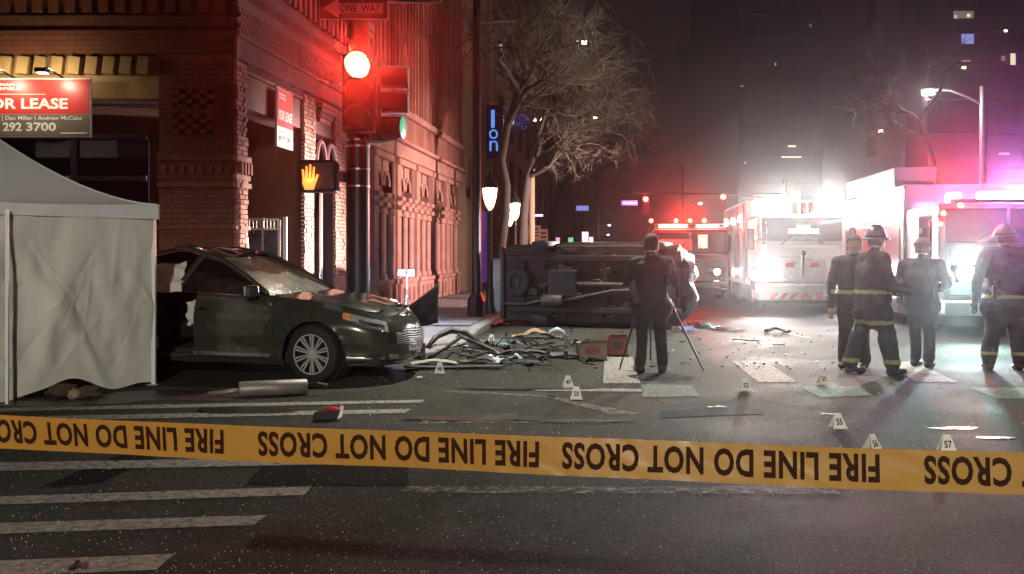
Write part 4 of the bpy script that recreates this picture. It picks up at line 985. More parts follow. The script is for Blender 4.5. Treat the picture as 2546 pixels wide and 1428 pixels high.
# ------------------------------------------------------------------ cars
pmat('car_paint', (0.056, 0.064, 0.047), 0.20, 0.4, var=0.25, scale=2.5, coat=1.0)
pmat('suv_paint', (0.055, 0.055, 0.062), 0.3, 0.5, var=0.3, scale=3, coat=0.7)
pmat('suv_blue_lit', (0.16, 0.17, 0.23), 0.28, 0.4, var=0.3, scale=5, coat=0.7, bump=0.2, bscale=9)  # nose colour made paler and bluer for the blue light on it
pmat('underbody', (0.034, 0.023, 0.017), 0.8, var=0.75, scale=5, dirt=(0.009, 0.008, 0.0075), bump=0.4, bscale=14)
pmat('alloy', (0.48, 0.48, 0.47), 0.38, 0.25, var=0.1, scale=10)
pmat('exhaust', (0.26, 0.24, 0.22), 0.5, 0.5, var=0.4, scale=9)
pmat('pipe_dark', (0.085, 0.075, 0.066), 0.6, 0.3, var=0.6, scale=9)
pmat('grille_metal', (0.30, 0.30, 0.30), 0.3, 0.4, var=0.1, scale=10)
pmat('interior', (0.02, 0.019, 0.018), 0.8, var=0.3, scale=6)
pmat('airbag', (0.62, 0.60, 0.56), 0.85, var=0.15, scale=5, bump=0.3, bscale=10)
pmat('amber', (0.6, 0.20, 0.03), 0.25, var=0, emit=(1.0, 0.28, 0.04), es=0.08)
pmat('lamp_clear', (0.55, 0.56, 0.55), 0.12, 0.4, var=0.5, scale=22)
glassmat('car_glass', (0.010, 0.013, 0.012), 0.62, 0.04); glassmat('windshield_glass', (0.17, 0.19, 0.16), 0.80, 0.25, crack=True)

def lerp_list(tb, x):
    if x <= tb[0][0]: return tb[0][1]
    for (a, va), (b_, vb) in zip(tb, tb[1:]):
        if x <= b_: 
            t = (x - a) / (b_ - a); t = t * t * (3 - 2 * t) * 0.5 + t * 0.5
            return va + (vb - va) * t
    return tb[-1][1]
class Shell:
    "car body from plan outlines stacked by height, with wheel arches cut out; x forward, y left, z up"
    def __init__(s, xf, xr, w, nF, nR, zt, zb, axles, ra, xm, gaps=(), damage=None, vlev=None, sideins=None, endins=None, zax=0.33):
        s.__dict__.update(locals()); half = []
        for i in range(1201):
            a = math.pi * i / 1200; cx_, sy_ = math.cos(a), math.sin(a)
            n_, L_ = (nF, xf - xm) if cx_ < 0 else (nR, xm - xr)
            half.append((xm - math.copysign(abs(cx_) ** (2 / n_), cx_) * L_, -w * abs(sy_) ** (2 / n_)))
        # resample by length
        acc = [0]
        for p, q in zip(half, half[1:]): acc.append(acc[-1] + math.hypot(q[0] - p[0], q[1] - p[1]))
        tot = acc[-1]; ts = [tot * k / 120 for k in range(121)]
        for gx in gaps:
            for e in (-0.006, 0.006):
                j = next(i for i, p in enumerate(half) if p[0] > gx + e and i > 100); ts.append(acc[j])
        ts = sorted(set(ts)); out = []; j = 0
        for t in ts:
            while j < len(acc) - 2 and acc[j + 1] < t: j += 1
            f = (t - acc[j]) / max(1e-9, acc[j + 1] - acc[j]); out.append((half[j][0] + (half[j + 1][0] - half[j][0]) * f, half[j][1] + (half[j + 1][1] - half[j][1]) * f))
        s.out = out; s.nu = len(out)
        s.V = vlev or [0, 0.06, 0.13, 0.14, 0.22, 0.30, 0.38, 0.46, 0.54, 0.62, 0.70, 0.78, 0.85, 0.91, 0.96, 1.0]
        s.si = sideins or [(0, 0.055), (0.13, 0.010), (0.22, 0.022), (0.30, 0.024), (0.38, 0.004), (0.62, 0.0), (0.70, 0.003), (0.78, 0.028), (0.91, 0.05), (1, 0.085)]
        s.ei = endins or [(0, 0.10), (0.15, 0.02), (0.35, 0.0), (0.6, 0.015), (0.8, 0.05), (1, 0.14)]
        s.nrm = []
        for i in range(s.nu):
            p, q = out[max(0, i - 1)], out[min(s.nu - 1, i + 1)]; d = Vector((q[0] - p[0], q[1] - p[1])).normalized(); s.nrm.append(Vector((d.y, -d.x)) if i not in (0, s.nu - 1) else Vector((-1.0 if i == 0 else 1.0, 0)))
    def pt(s, i, v, off=0.0):
        x, y = s.out[i]; n_ = s.nrm[i]; ins = lerp_list(s.si, v) * abs(n_.y) + lerp_list(s.ei, v) * abs(n_.x) - off
        z = s.zb + (lerp_list(s.zt, x) - s.zb) * v
        p = Vector((x - n_.x * ins, min(0, y - n_.y * ins), z))
        return p
    def arch(s, p):
        for ax in s.axles:
            d = Vector((p.x - ax, p.z - s.zax))
            if abs(p.y) > s.w * 0.55 and d.length < s.ra and p.z < s.zax + s.ra:
                if d.length < 1e-5: d = Vector((0, 1))
                return ax, d
        return None
    def dm(s, p): return s.damage(p) if s.damage else p
    def sides(s, classify):
        parts = {}
        for sg_ in (1, -1):
            P = {}; ins = {}
            for i in range(s.nu):
                for j, v in enumerate(s.V):
                    p = s.pt(i, v); a = s.arch(p); ins[i, j] = a is not None
                    if a:
                        d = a[1].normalized() * s.ra
                        p = Vector((a[0] + d.x, p.y, max(s.zb * 0.8, s.zax + d.y)))
                    p = Vector((p.x, p.y * sg_, p.z)); P[i, j] = s.dm(p)
            for i in range(s.nu - 1):
                for j in range(len(s.V) - 1):
                    ks = [(i, j), (i + 1, j), (i + 1, j + 1), (i, j + 1)]
                    if all(ins[k] for k in ks): continue
                    q = [P[k] for k in ks]; c = (q[0] + q[1] + q[2] + q[3]) / 4
                    nm = classify((s.out[i][0] + s.out[i + 1][0]) / 2, (s.V[j] + s.V[j + 1]) / 2, -sg_, i, j)
                    if nm: 
                        parts.setdefault(nm, MB()).add(q if sg_ > 0 else q[::-1], [(0, 1, 2, 3)])
        return parts
    def top(s, i0, i1, m, crown, k0=0, k1=None, raise_=0.0):
        "strip surface between the two upper edges from outline index i0 to i1"
        b = MB(); k1 = m if k1 is None else k1; rows = []
        for i in range(i0, i1 + 1):
            p = s.pt(i, 1.0); row = []
            for k in range(k0, k1 + 1):
                t = -1 + 2 * k / m; row.append(s.dm(Vector((p.x + (0.05 if p.x > 0 else 0) * (1 - t * t) * 0, -p.y * t, p.z + crown(p.x) * (1 - abs(t) ** 2.2) + raise_))))
            rows.append(row)
        nk = k1 - k0 + 1; b.add([q for r_ in rows for q in r_], [(a * nk + c, a * nk + c + 1, (a + 1) * nk + c + 1, (a + 1) * nk + c) for a in range(len(rows) - 1) for c in range(nk - 1)])
        return b
def merge(b, d=0.0004):
    bm = bmesh.new(); vv = [bm.verts.new(v) for v in b.v]
    for f in b.f:
        try: bm.faces.new([vv[i] for i in f])
        except ValueError: pass
    bmesh.ops.remove_doubles(bm, verts=bm.verts, dist=d); bm.verts.index_update()
    r_ = MB(); r_.v = [v.co.copy() for v in bm.verts]; r_.f = [tuple(v.index for v in f.verts) for f in bm.faces if len(set(f.verts)) > 2]; bm.free(); return r_
def wheel(parent, loc, r=0.335, wd=0.22, spokes=20, side=-1, rot=0.0, lock=0.0, rim_mat='alloy'):
    o = bpy.data.objects.new('wheel', None); COL.objects.link(o); o.parent = parent; o.location = loc; o.rotation_euler = (0, rot, lock)
    h = wd / 2; rr = r * 0.70
    b = MB(); b.lathe([(rr, -h), (r * 0.93, -h * 0.98), (r * 0.985, -h * 0.8), (r, -h * 0.4), (r, h * 0.4), (r * 0.985, h * 0.8), (r * 0.93, h * 0.98), (rr, h)], 40, axis='Y', cap=False); b.build('tyre', 'rubber', o, smooth=True, sharp=50)
    f = h * side
    b = MB(); b.lathe([(rr, f * 0.98), (rr * 0.985, f * 1.0), (rr * 0.93, f * 0.92), (rr * 0.92, f * 0.2), (rr * 0.3, f * 0.1), (0.0, f * 0.1)], 40, axis='Y', cap=False); b.build('barrel', 'black_metal', o, smooth=True, sharp=40)
    b = MB(); b.lathe([(rr * 0.99, f * 0.93), (rr, f * 1.0), (rr * 0.95, f * 1.01), (rr * 0.93, f * 0.9)], 40, axis='Y', cap=False)
    b.lathe([(rr * 0.20, f * 0.55), (rr * 0.19, f * 0.80), (rr * 0.12, f * 0.83), (0.0, f * 0.83)], 20, axis='Y', cap=False)
    for k in range(spokes):
        a = 2 * math.pi * (k + (0.22 if k % 2 else -0.22)) / spokes; a0 = 2 * math.pi * (k + (-0.12 if k % 2 else 0.12)) / spokes
        d0 = Vector((math.cos(a0), 0, math.sin(a0))); d1 = Vector((math.cos(a), 0, math.sin(a)))
        p0 = d0 * rr * 0.17 + Vector((0, f * 0.74, 0)); p1 = d1 * rr * 0.95 + Vector((0, f * 0.90, 0)); t = Vector((-d1.z, 0, d1.x))
        w0, w1, th = rr * 0.028, rr * 0.042, Vector((0, f * 0.16, 0))
        b.add([p0 - t * w0, p0 + t * w0, p1 + t * w1, p1 - t * w1, p0 - t * w0 - th, p0 + t * w0 - th, p1 + t * w1 - th, p1 - t * w1 - th], [(0, 1, 2, 3), (7, 6, 5, 4), (0, 4, 5, 1), (1, 5, 6, 2), (2, 6, 7, 3), (3, 7, 4, 0)])
    b.build('rim', rim_mat, o, smooth=False)
    return o

# ---- the dark sedan
def sedan_damage(p):
    q = p.copy()
    f = max(0, min(1, (p.x - 0.1) / 0.8))
    far = max(0, p.y / 0.9)
    q.x -= 0.14 * f * far; q.z += f * 0.02 * nz(p, 5, 1) + 0.035 * f * far * nz(p, 4, 7); q.y += 0.018 * nz(p, 3.5, 3) * f
    q += Vector((0.0, 0.006 * nz(p, 2.5, 5), 0.004 * nz(p, 3, 9)))
    return q
S = Shell(0.93, -3.94, 0.925, 4.2, 4.6, [(-3.94, 0.96), (-3.6, 1.06), (-3.2, 1.09), (-2.6, 1.07), (-1.6, 1.02), (-0.7, 0.985), (-0.45, 0.985), (-0.1, 0.955), (0.35, 0.89), (0.7, 0.81), (0.93, 0.75)], 0.20, (0.0, -2.85), 0.385, -1.5, gaps=(-0.50, -1.58, -2.62), damage=sedan_damage)
CW = G(770, 955) + Vector((0.045, 0.13, 0))
ch = R(-17)
sedan = thing('sedan', 'wrecked dark green grey sedan with crumpled roof beside the white tent', 'car', CW + Vector((math.cos(ch + R(90)) * 0.80, math.sin(ch + R(90)) * 0.80, 0)), ch)
def cls(x, v, sd, i, j):
    # sd: -1 = right side (nearest the camera)
    if v > 0.14:
        for gx in (-0.50, -1.58, -2.62):
            if abs(x - gx) < 0.0065: return 'panel_gap'
    if v > 0.14 and -1.58 < x < -0.50: return 'door_near' if sd < 0 else 'door_far'
    if v > 0.14 and -2.62 < x < -1.58: return None if sd < 0 else 'door_far_rear'
    if 0.13 < v < 0.14 and -2.62 < x < -0.5: return 'panel_gap'
    return 'body'
parts = S.sides(cls)
i_cowl = max(i for i, p in enumerate(S.out) if p[0] < -0.42); i_h = max(i for i, p in enumerate(S.out) if p[0] < 0.80)
crown = lambda x: 0.05 if x > -0.6 else 0.03
body = parts['body']
tb1 = S.top(1, max(i for i, p in enumerate(S.out) if p[0] < -3.3), 16, crown); body.add(tb1.v, tb1.f)
tb1 = S.top(i_h, S.nu - 2, 16, crown); body.add(tb1.v, tb1.f)
merge(body).build('body', 'car_paint', sedan, smooth=True, sharp=38)
hood = S.top(i_cowl, i_h, 22, crown, raise_=0.004)
for v in hood.v:
    f = max(0, min(1, (v.x + 0.3) / 1.0)); r_ = math.exp(-((v.y - 0.25 + 0.2 * v.x) / 0.07) ** 2)
    v.z += f * (0.030 * r_ + 0.02 * nz(v, 4, 2)) + 0.012 * math.exp(-((abs(v.y) - 0.42) / 0.05) ** 2)
ho = hood.build('hood', 'car_paint', sedan, smooth=True, sharp=50)
dn = merge(parts['door_near']).build('door', 'car_paint', sedan, smooth=True, sharp=38)
for k_ in ('door_far', 'door_far_rear'): merge(parts[k_]).build('door', 'car_paint', sedan, smooth=True, sharp=38)
merge(parts['panel_gap']).build('panel_gap', 'void', sedan)
# door furniture
MB().box((-1.45, -0.935, 0.855), (0.20, 0.03, 0.03)).build('handle', 'chrome', dn, bevel=0.008); MB().bb((-1.56, -0.945, 0.285), (-0.53, -0.922, 0.335)).build('sill_trim', 'silver', dn, bevel=0.006)
b = MB(); b.box((0, 0, 0), (0.10, 0.20, 0.14)); b.build('mirror', 'chrome', sedan, (-0.72, -1.02, 1.06), (0, 0, R(-12)), bevel=0.035, segs=3)
MB().bb((-0.76, -0.95, 1.0), (-0.68, -0.88, 1.03)).build('mirror_stalk', 'black_plastic', sedan)
# greenhouse curves: belt and roof rail on one side (x, |y|, z)
belt = [(-0.55, 0.80, 0.985), (-0.95, 0.845, 1.0), (-1.6, 0.85, 1.03), (-2.3, 0.845, 1.06), (-2.9, 0.82, 1.085), (-3.30, 0.76, 1.10)]
rail = [(-0.62, 0.795, 1.005), (-1.05, 0.70, 1.26), (-1.45, 0.635, 1.44), (-2.0, 0.615, 1.50), (-2.6, 0.62, 1.43), (-3.20, 0.72, 1.14)]
def cat(pts, t):
    n_ = len(pts) - 1; k_ = min(n_ - 1, int(t * n_)); f = t * n_ - k_
    p = [Vector(pts[max(0, min(n_, k_ + d))]) for d in (-1, 0, 1, 2)]
    return 0.5 * ((2 * p[1]) + (-p[0] + p[2]) * f + (2 * p[0] - 5 * p[1] + 4 * p[2] - p[3]) * f * f + (-p[0] + 3 * p[1] - 3 * p[2] + p[3]) * f ** 3)
def crush(p):
    q = p.copy(); k_ = max(0, (p.z - 1.0) / 0.5)
    q.z += k_ * (0.055 * math.exp(-((p.x + 1.95) / 0.28) ** 2) + 0.025 * nz(p, 3, 4)); q.z -= k_ * 0.05 * math.exp(-((p.x + 2.6) / 0.3) ** 2)
    return q
# side glass
for sd in (-1, 1):
    for nm, t0, t1 in (('front_window', 0.10, 0.46), ('rear_window', 0.485, 0.80)):
        if sd == -1 and nm == 'rear_window': continue
        b = MB(); b.grid(16, 6, lambda u, v: crush(Vector((lambda a, c: (a.x + (c.x - a.x) * v, sd * (a.y + (c.y - a.y) * v + 0.02 * math.sin(v * 3.14)), a.z + (c.z - a.z) * v))(cat(belt, t0 + (t1 - t0) * u), cat(rail, t0 + (t1 - t0) * u)))))
        b.build('window', 'car_glass', sedan, smooth=True)
    b = MB(); b.tube([crush(Vector((p.x, sd * (p.y + 0.012), p.z + 0.012))) for p in [cat(rail, t / 30) for t in range(31)]], 0.034, 8); b.build('roof_rail', 'car_paint', sedan, smooth=True)
    b = MB(); b.tube([crush(Vector((p.x, sd * (p.y + 0.03), p.z - 0.012))) for p in [cat(rail, 0.08 + 0.8 * t / 30) for t in range(31)]], 0.008, 5); b.build('chrome_trim', 'chrome', sedan, smooth=True)
    b = MB(); b.tube([Vector((p.x, sd * (p.y + 0.03), p.z + 0.004)) for p in [cat(belt, 0.08 + (0.42 if sd < 0 else 0.8) * t / 20) for t in range(21)]], 0.008, 5); b.build('chrome_trim', 'chrome', sedan, smooth=True)
    a, c = cat(belt, 0.47), cat(rail, 0.47); MB().tube([crush(Vector((a.x, sd * a.y, a.z))), crush(Vector((c.x, sd * c.y, c.z)))], 0.045, 6).build('pillar', 'black_plastic', sedan)
    b = MB(); b.grid(6, 6, lambda u, v: crush(Vector((lambda a, c: (a.x + (c.x - a.x) * v, sd * (a.y + (c.y - a.y) * v), a.z + (c.z - a.z) * v))(cat(belt, 0.80 + 0.2 * u), cat(rail, 0.80 + 0.2 * u))))); b.build('pillar', 'car_paint', sedan, smooth=True)
# roof, creased and dented
def roof(u, v):
    t = 0.40 + 0.40 * u; a = cat(rail, t); s_ = -1 + 2 * v
    p = Vector((a.x + 0.06 * (1 - s_ * s_) * (1 if u < 0.4 else -0.4), a.y * s_, a.z + 0.035 * (1 - s_ * s_)))
    p.z -= 0.10 * math.exp(-((u - 0.16) / 0.13) ** 2) * math.exp(-((s_ + 0.25) / 0.5) ** 2)
    d = abs((u - 0.34) + 0.18 * (s_ + 1)); p.z += 0.050 * math.exp(-(d / 0.05) ** 2) + 0.02 * nz(p, 5, 6)
    d = abs((u - 0.62) - 0.12 * s_); p.z += 0.03 * math.exp(-(d / 0.04) ** 2)
    return crush(p)
b = MB(); b.grid(44, 26, roof); b.build('roof', 'car_paint', sedan, smooth=True, sharp=60)
# windshield and rear glass
def ws(u, v):
    s_ = -1 + 2 * u
    lo = Vector((-0.40 - 0.20 * s_ * s_, 0.80 * s_, 1.0 + 0.03 * (1 - s_ * s_))); a = cat(rail, 0.40); hi = Vector((a.x + 0.08 * (1 - s_ * s_), a.y * s_, a.z + 0.03 * (1 - s_ * s_) - 0.015))
    p = lo.lerp(hi, v); p.z += 0.035 * math.sin(v * math.pi); p.x += 0.01 * math.sin(v * math.pi); p.z -= 0.05 * math.exp(-((u - 0.35) / 0.2) ** 2) * math.exp(-((v - 0.62) / 0.25) ** 2); return crush(p)
b = MB(); b.grid(22, 16, ws); b.build('windshield', 'windshield_glass', sedan, smooth=True)
b = MB(); b.tube([ws(0.72, 0.92), ws(0.70, 0.55), ws(0.78, 0.12)], [0.008, 0.014, 0.01], 6); b.build('wiper', 'black_plastic', sedan)
def rg(u, v):
    s_ = -1 + 2 * u; a = cat(rail, 0.80); lo = Vector((-3.45, 0.72 * s_, 1.10)); hi = Vector((a.x - 0.05, a.y * s_, a.z + 0.03 * (1 - s_ * s_))); return lo.lerp(hi, v)
b = MB(); b.grid(10, 6, rg); b.build('rear_glass', 'car_glass', sedan, smooth=True)
# cowl
MB().bb((-0.64, -0.74, 0.93), (-0.36, 0.74, 0.985)).build('cowl', 'black_plastic', sedan, bevel=0.02)
# front face: headlight, grille, fog lamp, plate, lower lip, all lying on the body surface
def face_patch(ia, ib, va, vb, off, sg_=1, nu_=14, nv_=6, shape=None):
    b = MB()
    def f(u, v):
        ii = ia + (ib - ia) * u; i0 = int(math.floor(ii)); i0 = max(0, min(S.nu - 2, i0)); fr_ = ii - i0
        lo, hi = (va, vb) if shape is None else shape(u)
        vv = lo + (hi - lo) * v; p = S.pt(i0, vv, off).lerp(S.pt(i0 + 1, vv, off), fr_)
        return S.dm(Vector((p.x, p.y * sg_, p.z)))
    b.grid(nu_, nv_, f); return b
NU = S.nu - 1
ix = lambda x: min(range(60, S.nu), key=lambda i: abs(S.out[i][0] - x))
i_a, i_b = ix(0.33), ix(0.84)
for sd in (1, -1):
    o = face_patch(i_a, i_b, 0.66, 0.86, 0.010, sd, 18, 6, lambda u: (0.80 - 0.14 * u ** 0.8, 0.90 - 0.015 * u)).build('headlight', 'lamp_clear', sedan, smooth=True)
    q = face_patch(i_a, i_a + (i_b - i_a) * 0.17, 0, 0, 0.014, sd, 6, 4, lambda u: (0.805 - 0.035 * u, 0.885)).build('indicator', 'amber', o, smooth=True)
    face_patch(i_a + (i_b - i_a) * 0.34, i_b - 1, 0, 0, 0.013, sd, 8, 3, lambda u: (0.775 - 0.05 * u, 0.83 - 0.03 * u)).build('reflector', 'black_plastic', o, smooth=True)
    face_patch(i_a, i_b, 0, 0, 0.016, sd, 12, 2, lambda u: (0.655 + 0.14 * (1 - u) ** 0.9, 0.672 + 0.14 * (1 - u) ** 0.9)).build('light_strip', 'chrome', o, smooth=True)
    face_patch(ix(0.42), ix(0.80), 0, 0, 0.012, sd, 10, 3, lambda u: (0.10, 0.165)).build('fog_lamp', 'silver', sedan, smooth=True)
    face_patch(ix(0.83), ix(0.895), 0, 0, 0.016, sd, 5, 4, lambda u: (0.06 + 0.02 * u, 0.22)).build('bumper_corner', 'chrome', sedan, smooth=True)
face = face_patch(ix(0.885), NU, 0, 0, 0.006, 1, 12, 8, lambda u: (0.34 + 0.10 * (1 - u), 0.74 - 0.06 * (1 - u)))
face2 = face_patch(ix(0.885), NU, 0, 0, 0.006, -1, 12, 8, lambda u: (0.34 + 0.10 * (1 - u), 0.74 - 0.06 * (1 - u))); face.add(face2.v, face2.f)
gr = face.build('grille', 'void', sedan, smooth=True)
for k_ in range(7):
    v0 = 0.40 + 0.047 * k_
    for sd in (1, -1):
        face_patch(ix(0.885) + (3 if k_ in (0, 6) else 0), NU, 0, 0, 0.022, sd, 10, 2, lambda u, v0=v0: (v0, v0 + 0.022)).build('grille_bar', 'grille_metal', gr, smooth=True, thick=0.012)
MB().bb((0.945, -0.15, 0.36), (0.955, 0.15, 0.515)).build('number_plate', 'sign_face', sedan, (0.0, 0.02, -0.02), (0, 0, R(-6)))
vs, fs = text_fit('BCD 413', -0.12, 0.12, 0.39, 0.47, 0.02)
MB().add([Vector((0.958, v.x, v.z)) for v in vs], fs).build('plate_number', 'neon_box', sedan, (0.0, 0.02, -0.02), (0, 0, R(-6)))
b = MB(); b.tube([S.dm(S.pt(i, 0.02, 0.02)) for i in range(ix(0.40), NU + 1)], 0.02, 6); b.build('lower_lip', 'black_plastic', sedan, smooth=True)
# wheel wells, floor, wheels
MB().bb((-3.7, -0.72, 0.20), (0.75, 0.72, 0.34)).build('floor_pan', 'interior', sedan)
for ax in (0.0, -2.85):
    for sd in (-1, 1):
        b = MB(); b.lathe([(0.375, -0.15), (0.375, 0.15)], 24, (ax, sd * 0.62, 0.36), 'Y'); b.build('wheel_well', 'void', sedan)
wheel(sedan, (0.0, -0.80, 0.335), lock=R(-3), side=-1, rot=0.15); wheel(sedan, (0.0, 0.80, 0.335), lock=R(-3), side=1)
wheel(sedan, (-2.85, -0.80, 0.335), side=-1); wheel(sedan, (-2.85, 0.80, 0.335), side=1)
# cabin: seats, dash, deployed curtain airbag hanging out of the missing rear door
def seat(x, y, nm='seat'):
    b = MB(); b.box((x, y, 0.52), (0.52, 0.50, 0.22)); o = b.build(nm, 'interior', sedan, bevel=0.06, segs=3)
    MB().box((x - 0.32, y, 0.86), (0.16, 0.48, 0.66), Matrix.Rotation(R(-14), 3, 'Y')).build('backrest', 'interior', o, bevel=0.05, segs=3); MB().box((x - 0.42, y, 1.26), (0.10, 0.27, 0.17), Matrix.Rotation(R(-10), 3, 'Y')).build('headrest', 'interior', o, bevel=0.04, segs=3)
seat(-1.25, -0.38); seat(-1.25, 0.38)
b = MB(); b.box((-2.35, 0, 0.52), (0.52, 1.3, 0.22)).box((-2.68, 0, 0.86), (0.16, 1.3, 0.64), Matrix.Rotation(R(-16), 3, 'Y')); b.build('rear_seat', 'interior', sedan, bevel=0.05, segs=2)
MB().box((-0.72, 0, 0.92), (0.42, 1.4, 0.20)).build('dashboard', 'interior', sedan, bevel=0.06, segs=3)
def cloth(name, mat, P00, P10, P01, P11, parent, amp=0.04, sd=1.0, n_=18):
    A_, B_, C_, D_ = map(Vector, (P00, P10, P01, P11)); nn = (B_ - A_).cross(C_ - A_).normalized(); b = MB()
    b.grid(n_, n_, lambda u, v: A_.lerp(B_, u).lerp(C_.lerp(D_, u), v) + nn * amp * (noise.noise(Vector((u * 3 + sd, v * 3, sd))) + 0.5 * noise.noise(Vector((u * 7, v * 7 + sd, sd)))))
    return b.build(name, mat, parent, smooth=True, thick=0.006)
cloth('curtain_airbag', 'airbag', (-2.55, -0.93, 1.00), (-1.72, -0.95, 1.04), (-2.50, -0.68, 1.32), (-1.85, -0.66, 1.40), sedan, 0.06, 2.0)
cloth('side_airbag', 'airbag', (-1.70, -0.84, 0.62), (-1.52, -0.90, 0.66), (-1.74, -0.80, 0.90), (-1.56, -0.86, 0.94), sedan, 0.06, 5.0)
cloth('torn_lining', 'airbag', (-2.30, -0.96, 0.44), (-2.00, -0.98, 0.36), (-2.34, -0.92, 0.80), (-2.12, -0.92, 0.76), sedan, 0.10, 7.0)
cloth('inner_airbag', 'airbag', (-1.5, -0.30, 1.0), (-1.15, -0.30, 0.95), (-1.5, -0.35, 1.2), (-1.2, -0.35, 1.12), sedan, 0.06, 8.0)
b = MB(); b.tube([(-2.5, -0.88, 0.30), (-1.9, -0.90, 0.27), (-1.62, -0.90, 0.29)], 0.016, 6); b.build('sill_strip', 'silver', sedan)
# torn fender flap standing up behind the bonnet
fl = thing('bonnet_fragment', 'torn black triangular body panel standing upright behind the sedan nose', 'car panel', G(1050, 890))
o_ = fl.location; q = [W(1004, 770, 14.2) - o_, W(1092, 705, 14.0) - o_, W(1088, 803, 13.9) - o_, W(1045, 812, 14.1) - o_, Vector((0.05, 0.0, 0.012)), Vector((-0.2, 0.1, 0.012))]
b = MB(); P0, P1, P2, P3 = q[0], q[1], q[2], q[3]
b.grid(10, 10, lambda u, v: P0.lerp(P3, u).lerp(P1.lerp(P2, u), v) + Vector((0, 0.06 * math.sin(u * 4 + v * 3) + 0.03 * nz((u * 3, v * 3, 0)), 0)))
b.build('panel', 'black_plastic', fl, smooth=True, thick=0.012)
b = MB(); b.grid(6, 8, lambda u, v: P3.lerp(P0, u).lerp(q[4].lerp(q[5], u), v) + Vector((0, 0.04 * math.sin(u * 5 + v * 4), 0))); b.build('lower_panel', 'black_plastic', fl, smooth=True, thick=0.012)

# ---- the overturned SUV, lying on its left side with the underside towards the camera
def suv_damage(p):
    q = p.copy(); f = max(0, min(1, (p.x - 0.2) / 0.8))
    q.x -= 0.20 * f * (0.6 + 0.8 * nz(p, 3.5, 2)); q.y += 0.10 * f * nz(p, 5, 5); q.z += 0.12 * f * nz(p, 5.5, 8) + 0.05 * f * nz(p, 12, 3)
    return q
V2 = Shell(0.95, -3.80, 0.86, 4.0, 5.0, [(-3.8, 1.05), (-3.3, 1.12), (-1.5, 1.10), (-0.5, 1.08), (0.2, 1.06), (0.6, 1.0), (0.95, 0.88)], 0.26, (0.0, -2.70), 0.40, -1.45, damage=suv_damage, zax=0.36)
suv = thing('overturned_suv', 'dark SUV lying on its side with its underside facing the viewer', 'car', (0, 0, 0))
p2 = V2.sides(lambda x, v, sd, i, j: 'nose' if x > 0.35 else 'body')
tb1 = V2.top(1, V2.nu - 2, 12, lambda x: 0.04); p2['body'].add(tb1.v, tb1.f)
merge(p2['body']).build('body', 'suv_paint', suv, smooth=True, sharp=40); merge(p2['nose']).build('crumpled_nose', 'suv_blue_lit', suv, smooth=True, sharp=50)
b = MB(); b.grid(24, 12, lambda u, v: (lambda x, s_: Vector((x, 0.64 * s_ * (1 - 0.1 * u), 1.10 + 0.58 * math.sin(min(1, u * 3.2, (1 - u) * 4 + 0.15) * 1.57) * (1 - 0.18 * s_ ** 4))))(-0.55 - 3.15 * u, -1 + 2 * v)); b.build('roof', 'suv_paint', suv, smooth=True)
for sd in (-1, 1):
    b = MB(); b.grid(20, 5, lambda u, v: Vector((-0.9 - 2.7 * u, sd * (0.80 - 0.15 * v), 1.08 + 0.52 * v * math.sin(min(1, u * 3 + 0.2, (1 - u) * 4 + 0.3) * 1.57)))); b.build('window', 'car_glass', suv, smooth=True)
# underside
b = MB(); b.bb((-3.68, -0.80, 0.22), (0.55, 0.80, 0.36)); fp = b.build('floor_pan', 'underbody', suv, bevel=0.04)
for y in (-0.52, 0.52): MB().bb((-3.6, y - 0.06, 0.14), (0.6, y + 0.06, 0.225)).build('frame_rail', 'underbody', suv, bevel=0.015)
for x in (-3.2, -2.2, -1.2, -0.4, 0.4): MB().bb((x - 0.05, -0.45, 0.15), (x + 0.05, 0.45, 0.225)).build('crossmember', 'underbody', suv, bevel=0.015)
MB().bb((-2.55, -0.30, 0.10), (-1.85, 0.30, 0.219)).build('fuel_tank', 'black_plastic', suv, bevel=0.05, segs=2)
b = MB(); b.lathe([(0.0, -0.26), (0.10, -0.26), (0.13, -0.22), (0.13, 0.22), (0.10, 0.26), (0.0, 0.26)], 16, (-2.45, 0.34, 0.12), 'X'); b.build('silencer', 'pipe_dark', suv, smooth=True, sharp=40)
b = MB(); b.tube([(-2.2, 0.34, 0.12), (-1.7, 0.25, 0.12), (-1.0, 0.12, 0.14), (-0.2, 0.1, 0.16), (0.1, 0.2, 0.2)], 0.033, 8); b.build('exhaust_pipe', 'pipe_dark', suv, smooth=True)
b = MB(); b.tube([(-2.7, 0.33, 0.12), (-3.1, 0.42, 0.13), (-3.7, 0.42, 0.17)], 0.03, 8); b.build('tail_pipe', 'pipe_dark', suv, smooth=True)
b = MB(); b.tube([(-2.7, 0.0, 0.22), (-1.4, 0, 0.15), (-0.4, 0.0, 0.17)], 0.045, 10); b.build('drive_shaft', 'pipe_dark', suv, smooth=True)
b = MB(); b.box((-0.25, 0.0, 0.20), (0.75, 0.42, 0.22)).box((0.25, 0.05, 0.22), (0.4, 0.55, 0.22)); b.build('gearbox', 'underbody', suv, bevel=0.05, segs=2)
